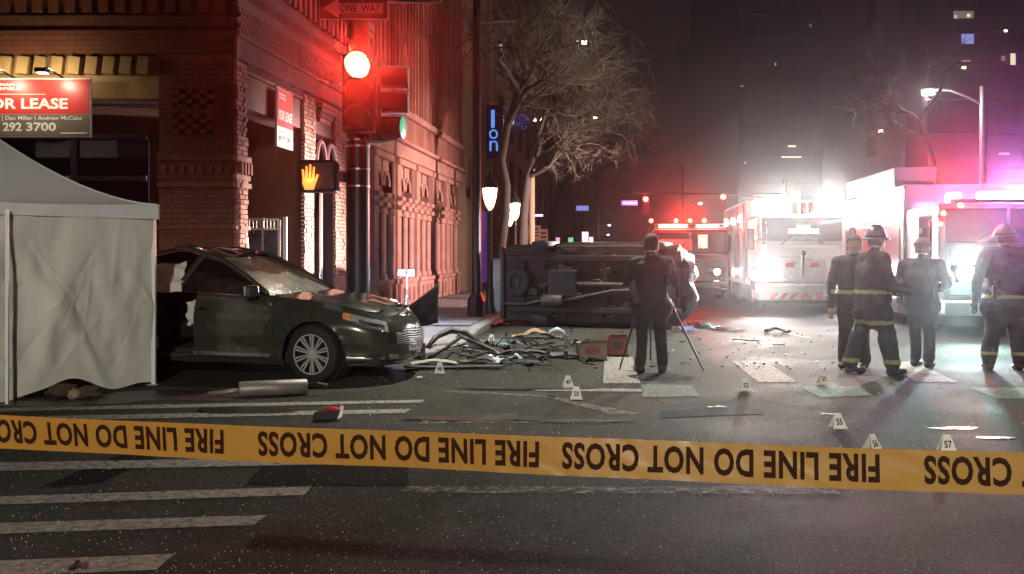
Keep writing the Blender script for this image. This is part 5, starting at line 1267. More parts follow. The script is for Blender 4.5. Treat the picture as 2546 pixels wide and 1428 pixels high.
for ax in (0.0, -2.70):
    b = MB(); b.tube([(ax, -0.74, 0.33), (ax, -0.2, 0.27), (ax, 0.2, 0.27), (ax, 0.74, 0.33)], [0.04, 0.05, 0.05, 0.04], 8); b.build('axle', 'underbody', suv, smooth=True)
    b = MB(); b.lathe([(0.0, -0.13), (0.10, -0.11), (0.15, 0.0), (0.10, 0.11), (0.0, 0.13)], 12, (ax, 0.05, 0.26), 'Y'); b.build('differential', 'underbody', suv, smooth=True)
    for sd in (-1, 1):
        wheel(suv, (ax, sd * 0.76, 0.345), 0.335, 0.22, 10, sd, 0.3, R(8) if ax == 0 else 0, 'silver')
        b = MB(); b.tube([(ax + 0.02, sd * 0.66, 0.3), (ax + 0.42, sd * 0.42, 0.2)], 0.028, 6); b.build('control_arm', 'underbody', suv)
# spare wheel slung under the boot floor
o = wheel(suv, (-3.32, -0.02, 0.16), 0.30, 0.17, 5, -1, 0, 0, 'pipe_dark'); o.rotation_euler = (R(90), 0, 0)
MB().bb((-3.86, -0.76, 0.30), (-3.74, 0.76, 0.52)).build('rear_bumper', 'black_plastic', suv, bevel=0.04, segs=2)
rm = random.Random(8)
for k_ in range(34):
    x, y = rm.uniform(-3.0, 0.5), rm.uniform(-0.7, 0.7); b = MB(); b.box((x, y, 0.19), (rm.uniform(0.08, 0.3), rm.uniform(0.05, 0.2), 0.08)); b.build('bracket', rm.choice(['underbody', 'underbody', 'pipe_dark', 'black_plastic']), suv, bevel=0.012)
for k_ in range(14):
    x, y = rm.uniform(-3.0, -0.2), rm.uniform(-0.6, 0.6); b = MB(); b.tube([(x, y, 0.20), (x + rm.uniform(0.3, 0.9), y + rm.uniform(-0.1, 0.1), 0.19), (x + rm.uniform(0.9, 1.3), y + rm.uniform(-0.2, 0.2), 0.2)], 0.012, 6); b.build('fluid_line', rm.choice(['pipe_dark', 'underbody']), suv)
# place: local z (up) points away from the camera, local -y side on the road, nose to the right
mrot = Matrix(((1, 0, 0), (0, 0, 1), (0, -1, 0)))  # columns map: x->x, y->-z, z->y
yaw = Matrix.Rotation(R(-20), 3, 'Z')
suv.matrix_world = Matrix.Translation(Vector((2.76, 18.75, 0.875))) @ (yaw @ mrot).to_4x4() @ Matrix.Diagonal((0.86, 1, 1, 1))
# ------------------------------------------------------------------ emergency vehicles
glassmat('truck_glass', (0.03, 0.03, 0.035), 0.78, 0.06)
pmat('truck_white', (0.50, 0.49, 0.48), 0.3, var=0.08, scale=3, coat=0.5)
pmat('roller_door', (0.45, 0.44, 0.44), 0.35, 0.7, var=0.15, scale=8)
pmat('gold', (0.75, 0.48, 0.12), 0.35, 0.3, var=0.1)
pmat('stripe_red', (0.5, 0.03, 0.03), 0.4, var=0.05)
pmat('panel_dark', (0.10, 0.12, 0.13), 0.35, var=0.2)
emat('flood_white', (1.0, 0.95, 0.88), 60); emat('beacon_red', (1.0, 0.05, 0.03), 25); emat('beacon_violet', (0.72, 0.45, 1.0), 60); emat('beacon_blue', (0.25, 0.35, 1.0), 12)
emat('head_cyan', (0.72, 1.0, 0.97), 70); emat('side_white', (1.0, 0.97, 0.92), 24); emat('amber_lit', (1.0, 0.45, 0.1), 6); emat('dome_light', (1.0, 0.85, 0.65), 1.0); emat('dome_red', (0.9, 0.10, 0.06), 0.5)
def truck(name, label, X0, Y0, cat_='fire truck'):
    return thing(name, label, cat_, (X0, Y0, 0), UA)
def tbx(o, name, mat, a, b_, bevel=0.0, parent=None, segs=2): return MB().bb(a, b_).build(name, mat, parent or o, bevel=bevel, segs=segs)
def disc(o, name, mat, c, r_, d=0.03, axis='Y'): return MB().lathe([(0.0, -d), (r_ * 0.8, -d), (r_, 0), (r_, d)], 20, c, axis).build(name, mat, o)
def twheel(o, x, y, r_=0.5, wd=0.3):
    h = bpy.data.objects.new('wheel', None); COL.objects.link(h); h.parent = o; h.location = (x, y, r_)
    b = MB(); b.lathe([(r_ * 0.55, -wd / 2), (r_ * 0.94, -wd / 2), (r_, -wd * 0.35), (r_, wd * 0.35), (r_ * 0.94, wd / 2), (r_ * 0.55, wd / 2)], 28, axis='X', cap=False); b.build('tyre', 'rubber', h, smooth=True, sharp=40)
    b = MB(); b.lathe([(0.0, -wd * 0.32), (r_ * 0.2, -wd * 0.36), (r_ * 0.3, -wd * 0.25), (r_ * 0.52, -wd * 0.38), (r_ * 0.56, -wd * 0.5), (r_ * 0.56, wd * 0.5), (0, wd * 0.4)], 24, axis='X'); b.build('rim', 'chrome', h)
# (local: front face at y=0 looking to -y, body runs to +y; x across)
# --- left engine
e1 = truck('fire_engine', 'fire engine farthest left with red roof beacons and wide windscreen', W(1716, 630, 31.3).x, 31.3)
tbx(e1, 'cab', 'truck_white', (-1.22, 0, 0.45), (1.22, 2.6, 2.30), 0.10)
tbx(e1, 'body', 'fire_red', (-1.22, 2.65, 0.5), (1.22, 8.0, 2.5), 0.04)
for x0, x1 in ((-1.10, -0.03), (0.03, 1.10)): tbx(e1, 'windscreen', 'truck_glass', (x0, -0.015, 1.50), (x1, -0.004, 2.16), 0.0)
tbx(e1, 'red_visor', 'fire_red', (-1.16, -0.03, 2.17), (1.16, -0.004, 2.26), 0.01)
tbx(e1, 'cab_light', 'dome_light', (0.25, -0.028, 1.66), (0.55, -0.018, 2.10)); tbx(e1, 'cab_light', 'dome_red', (-0.95, -0.028, 1.60), (0.05, -0.018, 1.95))
tbx(e1, 'roof_rack', 'silver', (-1.15, 0.1, 2.32), (1.15, 0.25, 2.37)); tbx(e1, 'roof_rack', 'silver', (-1.15, 0.1, 2.42), (1.15, 0.25, 2.46))
for i in range(11): tbx(e1, 'ladder_rung', 'silver', (-1.12 + i * 0.22, 0.12, 2.365), (-1.09 + i * 0.22, 0.2, 2.425))
emat('warm_bar', (1.0, 0.75, 0.5), 5)
tbx(e1, 'light_bar', 'warm_bar', (-1.0, 0.02, 2.34), (-0.1, 0.09, 2.44)); tbx(e1, 'light_bar', 'warm_bar', (0.2, 0.02, 2.34), (0.9, 0.09, 2.42))
for x in (-1.25, -0.45, 0.0, 0.45, 1.15): disc(e1, 'beacon', 'beacon_red', (x, 0.05, 2.56), 0.07)
for x in (-1.26, -1.36): disc(e1, 'side_beacon', 'beacon_red', (x, -0.02, 1.62 if x < -1.3 else 1.80), 0.05)
tbx(e1, 'grille', 'gold', (-0.42, -0.04, 0.62), (0.42, -0.004, 0.86), 0.01); tbx(e1, 'grille_panel', 'silver', (-0.55, -0.03, 0.90), (0.30, -0.004, 1.30), 0.01)
for k in range(4): tbx(e1, 'grille_bar', 'fire_red', (-0.50, -0.045, 0.93 + k * 0.09), (0.26, -0.031, 0.97 + k * 0.09))
for x in (-0.85, 0.85): tbx(e1, 'headlight_pod', 'chrome', (x - 0.25, -0.05, 0.75), (x + 0.25, -0.004, 1.05), 0.02); disc(e1, 'headlight', 'side_white', (x, -0.06, 0.9), 0.10)
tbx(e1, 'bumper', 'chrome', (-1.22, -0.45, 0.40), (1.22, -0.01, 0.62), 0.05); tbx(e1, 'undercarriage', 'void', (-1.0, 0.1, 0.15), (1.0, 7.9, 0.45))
for x in (-1.05, 1.05): twheel(e1, x, 1.2); twheel(e1, x, 6.2)
for x in (-1.38, 1.30): tbx(e1, 'mirror', 'chrome', (x - 0.08, -0.05, 1.5), (x + 0.08, 0.02, 2.05), 0.03)
# --- central rescue truck
e2 = truck('rescue_truck', 'central fire truck with blazing white floodlights and chevron bumper', W(1998, 630, 24.8).x, 24.8)
tbx(e2, 'cab', 'truck_white', (-1.12, 0.25, 0.75), (1.12, 2.4, 2.52), 0.10); tbx(e2, 'body', 'truck_white', (-1.2, 2.45, 0.6), (1.2, 8.2, 3.0), 0.04)
b = MB(); b.prism([(0.0, 0.74), (0.0, 1.42), (0.14, 1.68), (0.25, 1.72), (0.25, 0.74)], -0.92, 0.92, 'X'); b.build('hood', 'truck_white', e2, bevel=0.05, segs=2)
tbx(e2, 'windscreen', 'truck_glass', (-1.02, 0.235, 1.82), (1.0, 0.248, 2.42)); tbx(e2, 'cab_light', 'dome_light', (-0.35, 0.22, 2.0), (0.42, 0.232, 2.14)); tbx(e2, 'cab_light', 'dome_light', (-0.14, 0.22, 2.14), (0.2, 0.232, 2.22))
for x0, x1 in ((-0.58, -0.06), (0.04, 0.58)):
    tbx(e2, 'grille_door', 'silver', (x0, -0.03, 0.84), (x1, -0.004, 1.36), 0.04); tbx(e2, 'door_badge', 'fire_red', (x0 + 0.12, -0.04, 1.14), (x0 + 0.34, -0.031, 1.26))
b = MB(); b.tube([(-0.01, -0.05, 0.78), (-0.01, -0.06, 1.46)], 0.03, 8); b.build('latch_bar', 'black_metal', e2); disc(e2, 'emblem', 'black_metal', (-0.01, -0.06, 1.5), 0.07)
tbx(e2, 'bumper', 'truck_white', (-1.2, -0.35, 0.30), (1.2, 0.2, 0.70), 0.03)
for i in range(8):
    x = -0.92 + i * 0.24; sg_ = 1 if x < 0 else -1
    q = MB(); q.prism([(x, 0.33), (x + 0.12, 0.33), (x + 0.12 + sg_ * 0.13, 0.49), (x + sg_ * 0.13, 0.49)], -0.356, -0.351, 'Y'); q.build('chevron', 'stripe_red', e2)
for x0 in (0.72, 0.95):
    q = MB(); q.prism([(x0, 0.52), (x0 + 0.10, 0.52), (x0 - 0.02, 0.67), (x0 - 0.12, 0.67)], -0.356, -0.351, 'Y'); q.build('chevron', 'stripe_red', e2)
tbx(e2, 'bumper_tray', 'silver', (-0.55, -0.358, 0.53), (0.55, -0.352, 0.66), 0.0)
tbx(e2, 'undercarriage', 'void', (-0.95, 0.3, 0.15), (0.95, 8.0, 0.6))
for x in (-1.0, 1.0): twheel(e2, x, 0.95, 0.52); twheel(e2, x, 6.3, 0.52)
for x in (-1.0, 1.0): tbx(e2, 'fender', 'truck_white', (x - 0.22, -0.05, 0.72), (x + 0.22, 0.9, 1.15), 0.10, segs=3); disc(e2, 'headlight', 'flood_white', (x * 1.0, -0.10, 0.98), 0.17 if x < 0 else 0.12)
for x in (-1.02, -0.55): tbx(e2, 'flood_housing', 'black_metal', (x - 0.20, 0.30, 2.56), (x + 0.20, 0.50, 2.92), 0.02); tbx(e2, 'floodlight', 'flood_white', (x - 0.18, 0.285, 2.58), (x + 0.18, 0.298, 2.90))
tbx(e2, 'roof_box', 'truck_white', (-0.30, 0.35, 2.86), (-0.04, 0.6, 3.08), 0.01); tbx(e2, 'sign_face', 'side_white', (-0.29, 0.335, 2.87), (-0.05, 0.348, 3.07))
tbx(e2, 'flood_housing', 'black_metal', (0.42, 0.32, 2.60), (1.08, 0.5, 3.04), 0.02); tbx(e2, 'floodlight', 'flood_white', (0.44, 0.305, 2.62), (1.06, 0.318, 3.02))
for x in (-0.1, 0.12, 0.3): tbx(e2, 'roof_equipment', 'fire_red', (x - 0.06, 0.5, 2.53), (x + 0.06, 0.8, 2.84), 0.02)
for i in range(9): disc(e2, 'marker_light', 'warm_bar', (-0.5 + i * 0.14, 0.23, 2.50), 0.025)
disc(e2, 'floodlight', 'flood_white', (1.25, 0.2, 2.62), 0.20)
for i in range(5): tbx(e2, 'compartment_door', 'fire_red' if i % 2 else 'roller_door', (-1.222, 2.6 + i * 1.1, 0.75), (-1.203, 3.6 + i * 1.1, 2.1), 0.0)
for i in range(4): tbx(e2, 'upper_panel', 'fire_red', (-1.222, 2.6 + i * 1.4, 2.2), (-1.203, 3.9 + i * 1.4, 2.9), 0.0)
for i in range(3): disc(e2, 'side_light', 'side_white', (-1.24, 3.4 + i * 1.9, 2.5), 0.10, axis='X')
for x in (-1.3, 1.27): tbx(e2, 'mirror', 'black_metal', (x - 0.09, 0.15, 1.6), (x + 0.09, 0.22, 2.15), 0.03)
b = MB(); b.tube([(-0.9, 0.1, 1.7), (-0.95, 0.05, 2.35)], 0.015, 6).tube([(-1.35, 0.2, 1.85), (-1.0, 0.25, 1.85)], 0.015, 6); b.build('grab_rail', 'chrome', e2)
# --- right heavy rescue truck
e3 = truck('rescue_truck', 'box-bodied rescue truck at the right edge with violet beacons and cyan headlight', W(2340, 630, 18).x + 1.25, 18.0)
tbx(e3, 'cab', 'truck_white', (-1.23, 0.0, 0.55), (1.23, 2.2, 2.45), 0.08)
tbx(e3, 'box_body', 'truck_white', (-1.25, 2.25, 0.55), (1.25, 8.0, 2.95), 0.03); tbx(e3, 'roof_locker', 'truck_white', (-1.2, 3.2, 2.96), (-0.3, 7.9, 3.40), 0.03)
for z in (2.88, 2.70): tbx(e3, 'edge_rail', 'chrome', (-1.275, 2.3, z), (-1.255, 7.95, z + 0.03))
for x0, x1 in ((-1.12, -0.03), (0.03, 1.12)): tbx(e3, 'windscreen', 'truck_glass', (x0, -0.015, 1.70), (x1, -0.004, 2.34))
tbx(e3, 'front_panel', 'panel_dark', (-1.05, -0.03, 0.70), (1.05, -0.004, 1.62), 0.02)
tbx(e3, 'grille', 'black_metal', (-0.5, -0.05, 0.75), (0.5, -0.031, 1.3), 0.01)
for i in range(5): tbx(e3, 'grille_bar', 'chrome', (-0.48, -0.06, 0.80 + i * 0.1), (0.48, -0.051, 0.84 + i * 0.1))
for x in (-0.80, 0.80): tbx(e3, 'headlight_pod', 'chrome', (x - 0.25, -0.06, 0.95), (x + 0.22, -0.031, 1.28), 0.02); disc(e3, 'headlight', 'head_cyan', (x + 0.03, -0.075, 1.12), 0.16); disc(e3, 'indicator', 'amber_lit', (x - 0.27, -0.07, 1.12), 0.05)
tbx(e3, 'bumper', 'truck_white', (-1.25, -0.4, 0.35), (1.25, -0.01, 0.62), 0.04); tbx(e3, 'bumper_text_bar', 'stripe_red', (-0.6, -0.41, 0.42), (-0.1, -0.401, 0.52))
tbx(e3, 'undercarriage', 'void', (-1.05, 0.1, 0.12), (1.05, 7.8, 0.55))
tbx(e3, 'light_bar_base', 'black_metal', (-1.0, 0.1, 2.46), (1.0, 0.4, 2.52)); tbx(e3, 'light_bar', 'beacon_violet', (-0.45, 0.12, 2.52), (0.95, 0.38, 2.66), 0.04)
tbx(e3, 'light_bar', 'beacon_red', (-1.02, 0.12, 2.52), (-0.78, 0.36, 2.66), 0.04)
disc(e3, 'beacon', 'beacon_red', (-1.15, 0.0, 2.25), 0.05); disc(e3, 'beacon', 'beacon_red', (-1.2, -0.01, 2.05), 0.04); disc(e3, 'beacon', 'amber_lit', (-0.85, -0.02, 2.40), 0.05)
for y in (2.8, 3.4, 5.6): disc(e3, 'scene_light', 'side_white', (-1.275, y, 2.62 + 0.1), 0.13, axis='X')
for y in (2.6, 3.1, 3.6, 4.1, 4.6, 5.1, 6.2, 7.0): disc(e3, 'marker_light', 'side_white', (-1.268, y, 2.40), 0.035, axis='X')
disc(e3, 'floodlight', 'flood_white', (-1.32, 7.7, 2.55), 0.26)
for i in range(4):
    y0 = 2.5 + i * 1.35; d_ = tbx(e3, 'compartment_door', 'fire_red', (-1.272, y0, 0.75), (-1.253, y0 + 1.22, 2.1), 0.0)
    for j in range(9): tbx(e3, 'door_slat', 'fire_red', (-1.279, y0 + 0.03, 0.80 + j * 0.14), (-1.2725, y0 + 1.19, 0.91 + j * 0.14), 0.0, d_)
    tbx(e3, 'door_handle', 'chrome', (-1.295, y0 + 0.3, 0.78), (-1.2795, y0 + 0.9, 0.81), 0.0, d_)
tbx(e3, 'step', 'silver', (-1.38, 2.4, 0.42), (-1.255, 7.9, 0.56), 0.01); tbx(e3, 'tread_box', 'truck_white', (-1.30, 2.5, 0.22), (-1.1, 4.3, 0.415), 0.02)
tbx(e3, 'side_window', 'truck_glass', (-1.245, 0.45, 1.45), (-1.232, 1.25, 2.25))
tbx(e3, 'dark_panel', 'black_metal', (-1.265, 2.27, 1.2), (-1.2515, 2.48, 2.6))
for x in (-1.06, 1.06): twheel(e3, x, 1.1, 0.52); twheel(e3, x, 6.0, 0.52)
tbx(e3, 'mirror', 'black_metal', (-1.52, -0.02, 1.4), (-1.36, 0.04, 2.0), 0.03)
# bodywork details
for tr, xs, y0, n_, z0, z1 in ((e1, (-1.225, -1.245), 2.8, 4, 0.75, 2.0),):
    for i in range(n_): tbx(tr, 'compartment_door', 'roller_door', (xs[1], y0 + i * 1.25, z0), (xs[0] + 0.004, y0 + 1.1 + i * 1.25, z1))
for tr, hw in ((e1, 1.0), (e2, 0.95), (e3, 1.0)):
    for sgn in (-1, 1):
        b = MB(); b.tube([(sgn * hw * 0.55, -0.05 if tr is not e2 else 0.20, 1.74 if tr is not e1 else 1.52), (sgn * hw * 0.15, -0.06 if tr is not e2 else 0.19, 2.02 if tr is not e1 else 1.82)], 0.012, 5); b.build('wiper', 'black_metal', tr)
for i in range(12): tbx(e3, 'rivet_strip', 'chrome', (-1.262, 2.35 + i * 0.46, 2.20), (-1.2535, 2.45 + i * 0.46, 2.24))
tbx(e3, 'stripe', 'stripe_red', (-1.258, 2.27, 2.26), (-1.2535, 7.95, 2.34)); tbx(e3, 'stripe', 'gold', (-1.258, 2.27, 2.345), (-1.2535, 7.95, 2.365))
tbx(e1, 'stripe', 'stripe_red', (-1.21, -0.012, 1.34), (1.21, -0.0045, 1.46)); tbx(e2, 'stripe', 'stripe_red', (-1.0, 0.238, 1.745), (-0.93, 0.248, 1.80))
for tr in (e1, e3):
    for sgn in (-1, 1): tbx(tr, 'step_plate', 'silver', (sgn * 1.12 - 0.1, 0.4, 0.30), (sgn * 1.12 + 0.1, 1.9 - 1.1, 0.34))
b = MB(); b.tube([(-1.45, -0.1, 1.35), (-1.45, -0.1, 2.1), (-1.25, 0.0, 2.2)], 0.015, 6); b.build('mirror_arm', 'chrome', e3)
b = MB(); b.tube([(-0.9, -0.42, 0.62), (-0.9, -0.44, 0.86), (0.9, -0.44, 0.86), (0.9, -0.42, 0.62)], 0.02, 6); b.build('bumper_rail', 'chrome', e1)
# the light the vehicles throw
def vl(tr, nm, loc, col, pw, r_=0.12): lamp(nm, loc, col, pw, r_, parent=tr)
def vspot(tr, nm, loc, d, col, pw, sz, r_=0.12, bl=0.6):
    l = lamp(nm, loc, col, pw, r_, 'SPOT', tr, size=R(sz), blend=bl); l.rotation_euler = Vector(d).to_track_quat('-Z', 'Y').to_euler()
FW = (-0.10, -1, -0.02)
vspot(e2, 'flood_left', (-0.80, 0.12, 2.74), FW, (1, 0.93, 0.87), 3600, 74, 0.2, 1); vspot(e2, 'flood_right', (0.75, 0.12, 2.82), FW, (1, 0.93, 0.87), 3600, 74, 0.2, 1)
vspot(e2, 'head_left', (-1.0, -0.25, 0.98), (-0.10, -1, 0.10), (1, 0.95, 0.9), 3600, 74, 0.12, 1); vspot(e2, 'head_right', (1.0, -0.25, 0.98), (-0.22, -1, 0.10), (0.95, 0.95, 1), 800, 110, 0.12, 1)
vspot(e1, 'roof_red', (-0.2, -0.15, 2.62), FW, (1, 0.04, 0.02), 3600, 74, 0.2, 1)
vspot(e3, 'head', (-0.77, -0.15, 1.12), (-0.25, -1, 0.08), (0.66, 1.0, 0.97), 4500, 76, 0.12, 1); vspot(e3, 'violet_bar', (0.25, 0.08, 2.72), (-0.30, -1, 0.12), (0.66, 0.22, 1.0), 4800, 74, 0.25, 1); vspot(e3, 'red_bar', (-0.90, 0.08, 2.72), (-0.3, -1, 0.12), (1, 0.03, 0.04), 5200, 76, 0.15, 1)
vl(e3, 'side_flood', (-1.66, 7.7, 2.60), (1, 0.96, 0.9), 150, 0.2)
# scene lights on the truck's flank shine across the street onto the brick fronts
vspot(e3, 'scene_or_fill_spot', (-1.45, 2.8, 2.72), (-1, -0.40, -0.15), (1, 0.80, 0.72), 64000, 32, 0.12, 1); vspot(e3, 'scene_or_fill_spot', (-1.45, 2.9, 2.72), (-0.8, 0.30, 0.28), (1, 0.80, 0.66), 4200, 66, 0.12, 1)  # the wide second spot is an added fill for trees and upper fronts
vspot(e3, 'scene_or_fill_spot', (-1.45, 3.4, 2.72), (-0.86, 0.42, -0.08), (1, 0.66, 0.62), 20000, 50, 0.12, 0.9)
# ------------------------------------------------------------------ people
pmat('uniform_dark', (0.012, 0.0115, 0.012), 0.85, var=0.35, scale=9, bump=0.4, bscale=14)
pmat('turnout', (0.014, 0.012, 0.0105), 0.9, var=0.35, scale=8, bump=0.5, bscale=12)
pmat('navy', (0.010, 0.012, 0.020), 0.85, var=0.3, scale=8, bump=0.4, bscale=14)
pmat('skin', (0.42, 0.25, 0.18), 0.55, var=0.12, scale=12)
pmat('hair', (0.022, 0.015, 0.010), 0.7, var=0.4, scale=40, bump=0.4, bscale=80)
pmat('boot', (0.012, 0.011, 0.010), 0.45, var=0.3, scale=10)
pmat('reflective', (0.27, 0.27, 0.09), 0.4, 0.0, var=0.2, scale=20)
pmat('helmet', (0.016, 0.015, 0.014), 0.35, var=0.3, scale=6)
def capsule(b, p, q, rp, rq, fx=1.0, fdir=None, n=14):
    "closed tapered limb; fx flattens it along fdir"
    p, q = Vector(p), Vector(q); d = (q - p); L = max(d.length, 1e-4); d.normalize()
    a = d.orthogonal().normalized() if fdir is None else (Vector(fdir) - d * Vector(fdir).dot(d)).normalized(); c = d.cross(a)
    rings = []
    for k in range(5): t = R(90 * (1 - k / 4.5)); rings.append((p - d * rp * math.sin(t), rp * math.cos(t)))
    for k in range(1, 5): rings.append((p + d * L * k / 5, rp + (rq - rp) * k / 5))
    for k in range(5): t = R(90 * (k / 4.5)); rings.append((q + d * rq * math.sin(t), rq * math.cos(t)))
    vs = []
    for cpt, r_ in rings:
        for k in range(n): an = 6.28318 * k / n; vs.append(cpt + a * (math.cos(an) * r_ * fx) + c * (math.sin(an) * r_))
    m_ = len(rings); fs = [(i * n + k, i * n + (k + 1) % n, (i + 1) * n + (k + 1) % n, (i + 1) * n + k) for i in range(m_ - 1) for k in range(n)]
    fs += [tuple(range(n - 1, -1, -1)), tuple((m_ - 1) * n + k for k in range(n))]
    b.add(vs, fs)
def seg_d(p, a, b_):
    ab = b_ - a; t = max(0, min(1, (p - a).dot(ab) / max(1e-9, ab.length_squared))); return (p - (a + ab * t)).length
def person(label, loc, rz, J, mats, bands=(), voxel=0.0135, extra=None):
    """J: list of (a, b, ra, rb, material key, flat, flatdir); one remeshed continuous body with material zones"""
    o = thing('person', label, 'person', loc, rz)
    b = MB()
    for s_ in J: capsule(b, s_[0], s_[1], s_[2], s_[3], s_[5] if len(s_) > 5 else 1.0, s_[6] if len(s_) > 6 else None)
    me = bpy.data.meshes.new('tmp'); me.from_pydata([tuple(v) for v in b.v], [], b.f)
    bm = bmesh.new(); bm.from_mesh(me); bmesh.ops.recalc_face_normals(bm, faces=bm.faces); bm.to_mesh(me); bm.free()
    ob = bpy.data.objects.new('tmp', me); COL.objects.link(ob)
    md = ob.modifiers.new('r', 'REMESH'); md.mode = 'VOXEL'; md.voxel_size = voxel; md.use_smooth_shade = True
    ms = ob.modifiers.new('s', 'SMOOTH'); ms.factor = 0.5; ms.iterations = 4
    dg = bpy.context.evaluated_depsgraph_get(); nm = bpy.data.meshes.new_from_object(ob.evaluated_get(dg)); bpy.data.objects.remove(ob); bpy.data.meshes.remove(me)
    keys = sorted(set(s_[4] for s_ in J)); nm.materials.clear()
    for k in keys: nm.materials.append(M[mats[k]])
    import numpy as np
    nv = len(nm.vertices); co = np.empty(nv * 3); nm.vertices.foreach_get('co', co); co = co.reshape(-1, 3); no = np.empty(nv * 3); nm.vertices.foreach_get('normal', no); no = no.reshape(-1, 3)
    np_ = len(nm.polygons); pc = np.empty(np_ * 3); nm.polygons.foreach_get('center', pc); pc = pc.reshape(-1, 3); best = np.full(np_, 1e9); mi = np.zeros(np_, dtype=np.int32)
    for s_ in J:
        a0 = np.array(s_[0]); ab_ = np.array(s_[1]) - a0; t_ = np.clip(((pc - a0) @ ab_) / max(1e-9, ab_ @ ab_), 0, 1); dd_ = np.linalg.norm(pc - a0 - t_[:, None] * ab_, axis=1) - (s_[2] + s_[3]) / 2
        w_ = dd_ < best; best[w_] = dd_[w_]; mi[w_] = keys.index(s_[4])
    nm.polygons.foreach_set('material_index', mi); nm.shade_smooth()
    # cloth folds
    am = np.array([(0.018 * nz((c[0], c[1], c[2] * 0.5), 8, 2) + 0.007 * nz((c[0] * 0.8, c[1] * 0.8, c[2]), 17, 5) + 0.002 * nz(c, 40, 5)) * (1.0 if c[2] < 1.42 else 0.15) for c in co])
    co = co + no * am[:, None]; nm.vertices.foreach_set('co', co.ravel()); nm.update()
    vco = [Vector(c) for c in co]; vno = [Vector(c) for c in no]
    nm.name = 'body'; body = bpy.data.objects.new('body', nm); COL.objects.link(body); body.parent = o
    for bn, mat_, test in bands:
        q = MB(); idx = {}
        for p in nm.polygons:
            if test(Vector(pc[p.index])):
                f = []
                for vi in p.vertices:
                    if vi not in idx: idx[vi] = len(q.v); q.v.append(vco[vi] + vno[vi] * 0.005)
                    f.append(idx[vi])
                q.f.append(tuple(f))
        if q.f: q.build(bn, mat_, o, smooth=True)
    if extra: extra(o)
    return o
